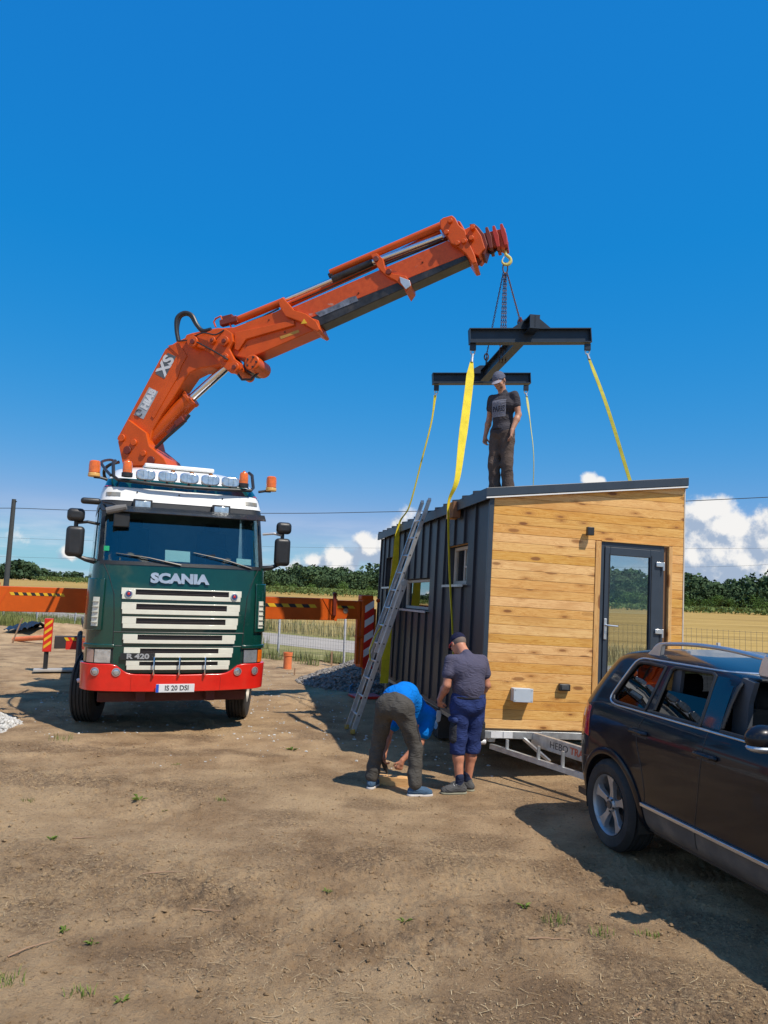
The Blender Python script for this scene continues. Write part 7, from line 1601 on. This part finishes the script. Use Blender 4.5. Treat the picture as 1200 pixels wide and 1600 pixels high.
# webbing slings
def ribbon(mb, pts, ws, dirs, th=.004):
    P = [Vector(p) for p in pts]; D = [Vector(d).normalized() for d in dirs]; vs = []; n = len(P)
    for i in range(n):
        t = (P[min(i + 1, n - 1)] - P[max(i - 1, 0)]).normalized(); s = D[i] - t * D[i].dot(t); s.normalize(); u = t.cross(s)
        for a, b in ((-1, -1), (1, -1), (1, 1), (-1, 1)): vs.append(P[i] + s * (a * ws[i] / 2) + u * (b * th / 2))
    fs = [(4 * i + k, 4 * i + (k + 1) % 4, 4 * i + 4 + (k + 1) % 4, 4 * i + 4 + k) for i in range(n - 1) for k in range(4)] + [(3, 2, 1, 0), tuple(4 * (n - 1) + k for k in range(4))]
    return mb.raw(vs, fs)
def dens(pts, n=8): return [Vector(q) for q in catmull([tuple(p) for p in pts], n)]
def sling(label, corner, pts, wk, dk, m, hang):
    """corner: point on the beam; pts: control points; wk, dk: width and direction keys along the length"""
    r = thing('lifting_sling', label, 'sling', corner, 0, 'webbing slings between the lifting frame and the trailer'); o = Vector(corner)
    MB().box((0, 0, -.05), (.09, .05, .10)).build('beam_lug', FRAMEBL, r, 0, bevel=.008)
    MB().tube([V(.03 * math.cos(t), 0, -.11 + .05 * math.sin(t)) for t in np.linspace(0, 6.283, 12, endpoint=False)], .010, 6, closed=True).build('shackle', STEEL, r)
    P = [p - o for p in dens(pts, 10)]; n = len(P); x = np.linspace(0, 1, n); ws = np.interp(x, wk[0], wk[1]); ang = np.interp(x, dk[0], dk[1]); ds = [V(math.cos(R_(a)), math.sin(R_(a)), 0) for a in ang]
    MB2 = MB(); ribbon(MB2, P, ws, ds, .006); MB2.build('webbing', m, r, 40)
    e = (P[1] - P[0]).normalized(); MB().tube([V(0, 0, -.15), P[0] + e * .0], [.014, .022], 8).build('hook_end', STEEL, r)
c1 = at(739, 537.5, 10.84) ; bl = HW(-.175, 1.33, 2.78)
sling('wide yellow sling passing over the pine blocks near the timber front', c1, [at(737, 566, 10.8), at(731, 620, 10.65), at(722, 690, 10.45), at(714, 750, 10.3), bl, HW(-.175, 1.30, 2.5), HW(-.15, 1.2, 1.8), HW(-.12, 1.0, 1.0), HW(-.09, .80, .0)], ([0, .05, .22, .42, .50, .6, 1], [.05, .115, .12, .06, .045, .04, .035]), ([0, .4, .5, .6, 1], [10, 15, 40, 50, 60]), YELLOW, 0)
c2 = at(682, 602, 13.45); e2 = HW(-.12, 4.95, 2.76)
sling('thin sagging sling over the far left eave, broad where it hangs down the dark wall', c2, [at(680, 618, 13.45), at(674, 660, 13.5), at(660, 715, 13.6), at(640, 790, 13.8), e2, HW(-.14, 4.98, 2.0), HW(-.16, 5.15, 1.0), HW(-.16, 5.25, -.1)], ([0, .1, .5, .58, .62, .75, 1], [.055, .032, .032, .045, .10, .14, .16]), ([0, .5, .6, 1], [30, 40, 30, 20]), YELLOW, 0)
c3 = at(918, 537.5, 10.96); e3 = HW(2.60, 1.45, 3.14)
sling('taut worn sling running down over the right roof edge near the door', c3, [at(921, 562, 10.9), at(950, 640, 10.8), e3, HW(2.60, 1.2, 2.9), HW(2.58, .42, 2.3), HW(2.58, .40, .0)], ([0, .05, 1], [.04, .055, .055]), ([0, 1], [12, 12]), OLIVE, 0)
c4 = at(822, 602, 13.55); e4 = HW(2.56, 5.3, 3.14)
sling('thin faded sling hanging from the far right end of the frame behind the roof man', c4, [at(823, 620, 13.5), at(829, 665, 13.55), at(834, 720, 13.7), e4, HW(2.6, 5.3, 1.5), HW(2.6, 5.3, 0)], ([0, .06, .15, 1], [.05, .07, .025, .03]), ([0, 1], [40, 95]), PALEY, 0)

# ---------------------------------------------------------------- fence, pole, wires
fence = thing('wire_fence', 'low welded wire fence on thin pale posts between the yard and the gravel road', 'fence', FA)
fs_ = [-18.8, -15.5, -12.2, -9.2, -6.2, -3.1, 0, 2.7, 5.2, 7.7, 10.2, 12.6, 15.1, 17.6]
FI = FA.copy()
WIREM = mat('fence_wire', (.16, .17, .15), .5, metal=.4); POSTM = mat('pale_post', (.62, .64, .66), .5, var=.1)
for i, s in enumerate(fs_):
    p = fl(s, 0) - FI; MB().b2((p.x - .032, p.y - .02, -.1), (p.x + .032, p.y + .02, 1.36)).build('post', POSTM, fence, 0)
    if i + 1 < len(fs_):
        s1 = fs_[i + 1]; mb = MB(); t = .03
        n = int((s1 - s) / .10); r = .0018 if s > -4 else .0026
        for k in range(n + 1): q = fl(s + (s1 - s) * k / n, -.03) - FI; mb.bar(q, q + V(0, 0, 1.62), r * 2, r * 2)
        for z in (.05, .25, .45, .65, .85, 1.05, 1.25, 1.45, 1.60): a = fl(s, -.036, z) - FI; b = fl(s1, -.036, z) - FI; mb.bar(a, b, r * 2, r * 2)
        mb.build('wire_panel', WIREM, fence, 0, fix=False)
pole_b = gnd(5, 962); pt = at(22, 780, pole_b.y)
pole = thing('utility_pole', 'dark leaning utility pole at the left edge beyond the fence', 'utility pole', (pole_b.x, pole_b.y, 0))
MB().tube([V(0, 0, -.2), (pt - pole_b) * .5, pt - pole_b], [.15, .13, .11], 12).build('shaft', mat('weathered_pole', (.05, .055, .055), .8, bump=.4), pole)
MB().cyl(V(*(pt - pole_b)) + V(0, 0, -.15), V(*(pt - pole_b)) + V(.18, -.05, -.13), .03, n=8).build('insulator_arm', BLACKP, pole)
def wire(label, pts, r):
    P = dens(pts, 10); o = thing('overhead_wire', label, 'wire', P[0], 0, 'overhead wires across the sky'); MB().tube([p - P[0] for p in P], r, 5).build('cable', mat('wire_dark', (.05, .055, .06), .6), o)
a = V(pt.x, pt.y, pt.z - .25)
wire('thin cable from the leaning pole to the right behind the truck and house', [at(-60, 795, 41.6), at(22, 794, pole_b.y), at(110, 797, 41), at(280, 801, 40.5), at(460, 802, 40), at(590, 800, 39), at(800, 795, 38), at(1070, 783, 36), at(1260, 774, 34)], .018)
wire('faint distant wire low over the wood, upper of two', [at(-60, 838, 90), at(300, 850, 92), at(540, 856, 95), at(1070, 857, 90), at(1260, 856, 86)], .012)
wire('faint distant wire low over the wood, lower of two', [at(-60, 868, 90), at(300, 878, 92), at(540, 884, 95), at(1070, 886, 90), at(1260, 878, 86)], .012)

# ---------------------------------------------------------------- odds and ends on the site
OPIPE = mat('orange_pvc', (.75, .20, .07), .45, dirt=.15)
g = gnd(449, 1043); o = thing('pipe_stub', 'upright orange plastic drain pipe stub standing in the soil beside the truck', 'pipe', (g.x, g.y, 0))
MB().lathe([(.11, -.1), (.11, .30), (.125, .31), (.125, .36), (.13, .38), (.125, .40), (.112, .40), (.11, .30)], (0, 0, 0), (0, 0, 1), 24).build('pipe', OPIPE, o, 30)
p1, p2 = at(22, 999, 25.5), at(72, 996, 25.0); o = thing('drain_pipe', 'orange drain pipe lying on the dug earth at the left', 'pipe', p1); MB().cyl(V(0, 0, 0), (p2 - p1) * 1.1, .08, n=16).build('pipe', OPIPE, o)
def stake(px0, py0, px1, py1, y, r, label, m):
    a, b = at(px0, py0, y), at(px1, py1, y); o = thing('wooden_stake', label, 'stake', a); MB().bar(V(0, 0, -.05), b - a, r, r).build('stick', m, o, 0); return o
SW = mat('grey_wood', (.32, .20, .12), .8)
stake(16, 1010, 35, 966, 25.0, .035, 'thin leaning stake stuck in the dug earth at the left', SW); stake(518, 1037, 518.6, 1018, 21.6, .045, 'short upright stake beside the gravel heap', SW); stake(460, 1058, 460.6, 1044, 19, .03, 'very short peg in the soil in front of the pipe stub', SW)
def mound():
    cx, cy = -12.2, 28.6; NU, NV = 80, 26; q = np.linspace(0, 1, NV); an = np.linspace(0, 2 * np.pi, NU, endpoint=False); A, Q = np.meshgrid(an, q)
    X = cx + 4.2 * Q * np.cos(A); Y = cy + 3.6 * Q * np.sin(A); Z = -.06 * Q + .42 * np.exp(-(Q * 1.5) ** 2) * (.7 + .6 * fbm(X * .8, Y * .8, 5, 3)) + (fbm(X * 3, Y * 3, 6, 4) - .5) * .25 * (1 - Q)
    ii = np.arange(NU * NV).reshape(NV, NU); nx = np.roll(ii, -1, 1); arr = arr_mesh('dirt_mound', np.stack([X, Y, Z], -1).reshape(-1, 3), np.stack([ii[:-1], ii[1:], nx[1:], nx[:-1]], -1).reshape(-1, 4), DIRT); arr.name = 'dirt_mound'; tag(arr, 'heap of dug brown earth at the left below the orange outrigger beam', 'earth heap')
mound()
def sheet():
    a, b = at(18, 979, 27.4), at(64, 974, 27.0); n = 22; m = 8; vs = []
    for j in range(m + 1):
        for i in range(n + 1):
            p = a.lerp(b, i / n); x = p.x; y = p.y + (j / m - .5) * 1.2; z = p.z + .16 * math.sin(math.pi * j / m) * (.5 + 1.2 * float(fbm(np.array(i * .33), np.array(j * .3), 4, 3))) + .22 * (float(fbm(np.array(i * .8), np.array(j * .7), 9, 3)) - .5) - .12; vs.append(V(x, y, z) - a)
    o = thing('plastic_sheet', 'crumpled black plastic sheet on top of the dug earth', 'plastic sheet', a); w = n + 1
    MB().raw(vs, [(j * w + i, j * w + i + 1, (j + 1) * w + i + 1, (j + 1) * w + i) for i in range(n) for j in range(m)]).build('sheet', mat('shiny_black_film', (.02, .025, .035), .25), o, 0)
sheet()
g = gnd(555, 1078); o = thing('steel_profile', 'short blue-grey metal profile lying on the gravel near the outrigger foot', 'metal profile', (g.x, g.y, .03), 0)
a, b = gnd(546, 1084) - g, gnd(566, 1066) - g; MB().bar(V(a.x, a.y, .05), V(b.x, b.y, .05), .012, .14).bar(V(a.x + .06, a.y, .0), V(b.x + .06, b.y, .0), .13, .012).build('channel', mat('blue_grey_sheet', (.16, .28, .42), .4, metal=.3), o, 0)
for lab, px, py, a_ in (('grey block just right of the ladder foot', 604, 1062, 20),):
    g = gnd(px, py); o = thing('trestle', 'small white metal trestle in the shade behind the ladder', 'trestle', (g.x, g.y, 0), a_)
    MB().b2((-.25, -.03, .42), (.25, .03, .46)).build('top_bar', STEEL, o, 0)
    for sx in (-1, 1):
        for sy in (-1, 1): MB().bar((sx * .22, 0, .42), (sx * .24, sy * .18, .0), .02, .02).build('leg', STEEL, o, 0)
b1_ = gnd(1, 905); 
# a few twigs and sticks on the yard
def twig(px, py, L, ang, label):
    g = gnd(px, py); z = gz(g.x, g.y); rnd = random.Random(int(px)); P = [V(0, 0, .008)]; a = R_(ang)
    for i in range(5): a += rnd.uniform(-.35, .35); P.append(P[-1] + V(math.cos(a), math.sin(a), rnd.uniform(-.05, .08)) * L / 5)
    o = thing('twig', label, 'twig', (g.x, g.y, z)); MB().tube(P, [.005, .005, .0045, .004, .003, .002], 6).build('stick', SW, o)
twig(222, 1370, .28, 20, 'brown root-like twig in the middle left of the yard'); twig(12, 1492, .3, 60, 'dry stalk at the lower left edge'); twig(112, 1306, .2, 5, 'short dark twig beside a tiny weed'); twig(826, 1472, .26, 3, 'straight pale straw stalk left of the car shadow'); twig(300, 1426, .2, 2, 'short stick lying flat left of the centre'); twig(990, 1590, .25, 30, 'curved stalk at the bottom edge right of centre')

# ---------------------------------------------------------------- tidy: no part deeper than thing > part > sub-part
def depth(o):
    d = 0
    while o.parent: o = o.parent; d += 1
    return d
for _ in range(4):
    for o in list(COL.objects):
        if depth(o) >= 3:
            sub = o.parent; par = sub.parent; top = par.parent
            while top.parent: sub, par, top = sub.parent, par.parent, top.parent
            # lift the sub-part (with its children) one level up, keeping its place
            if depth(sub) == 2:
                mb_ = par.matrix_basis.copy(); sub.parent = top; sub.matrix_basis = mb_ @ sub.matrix_basis
for o in COL.objects:
    if o.type == 'MESH' and not o.data.materials: print('no material', o.name)
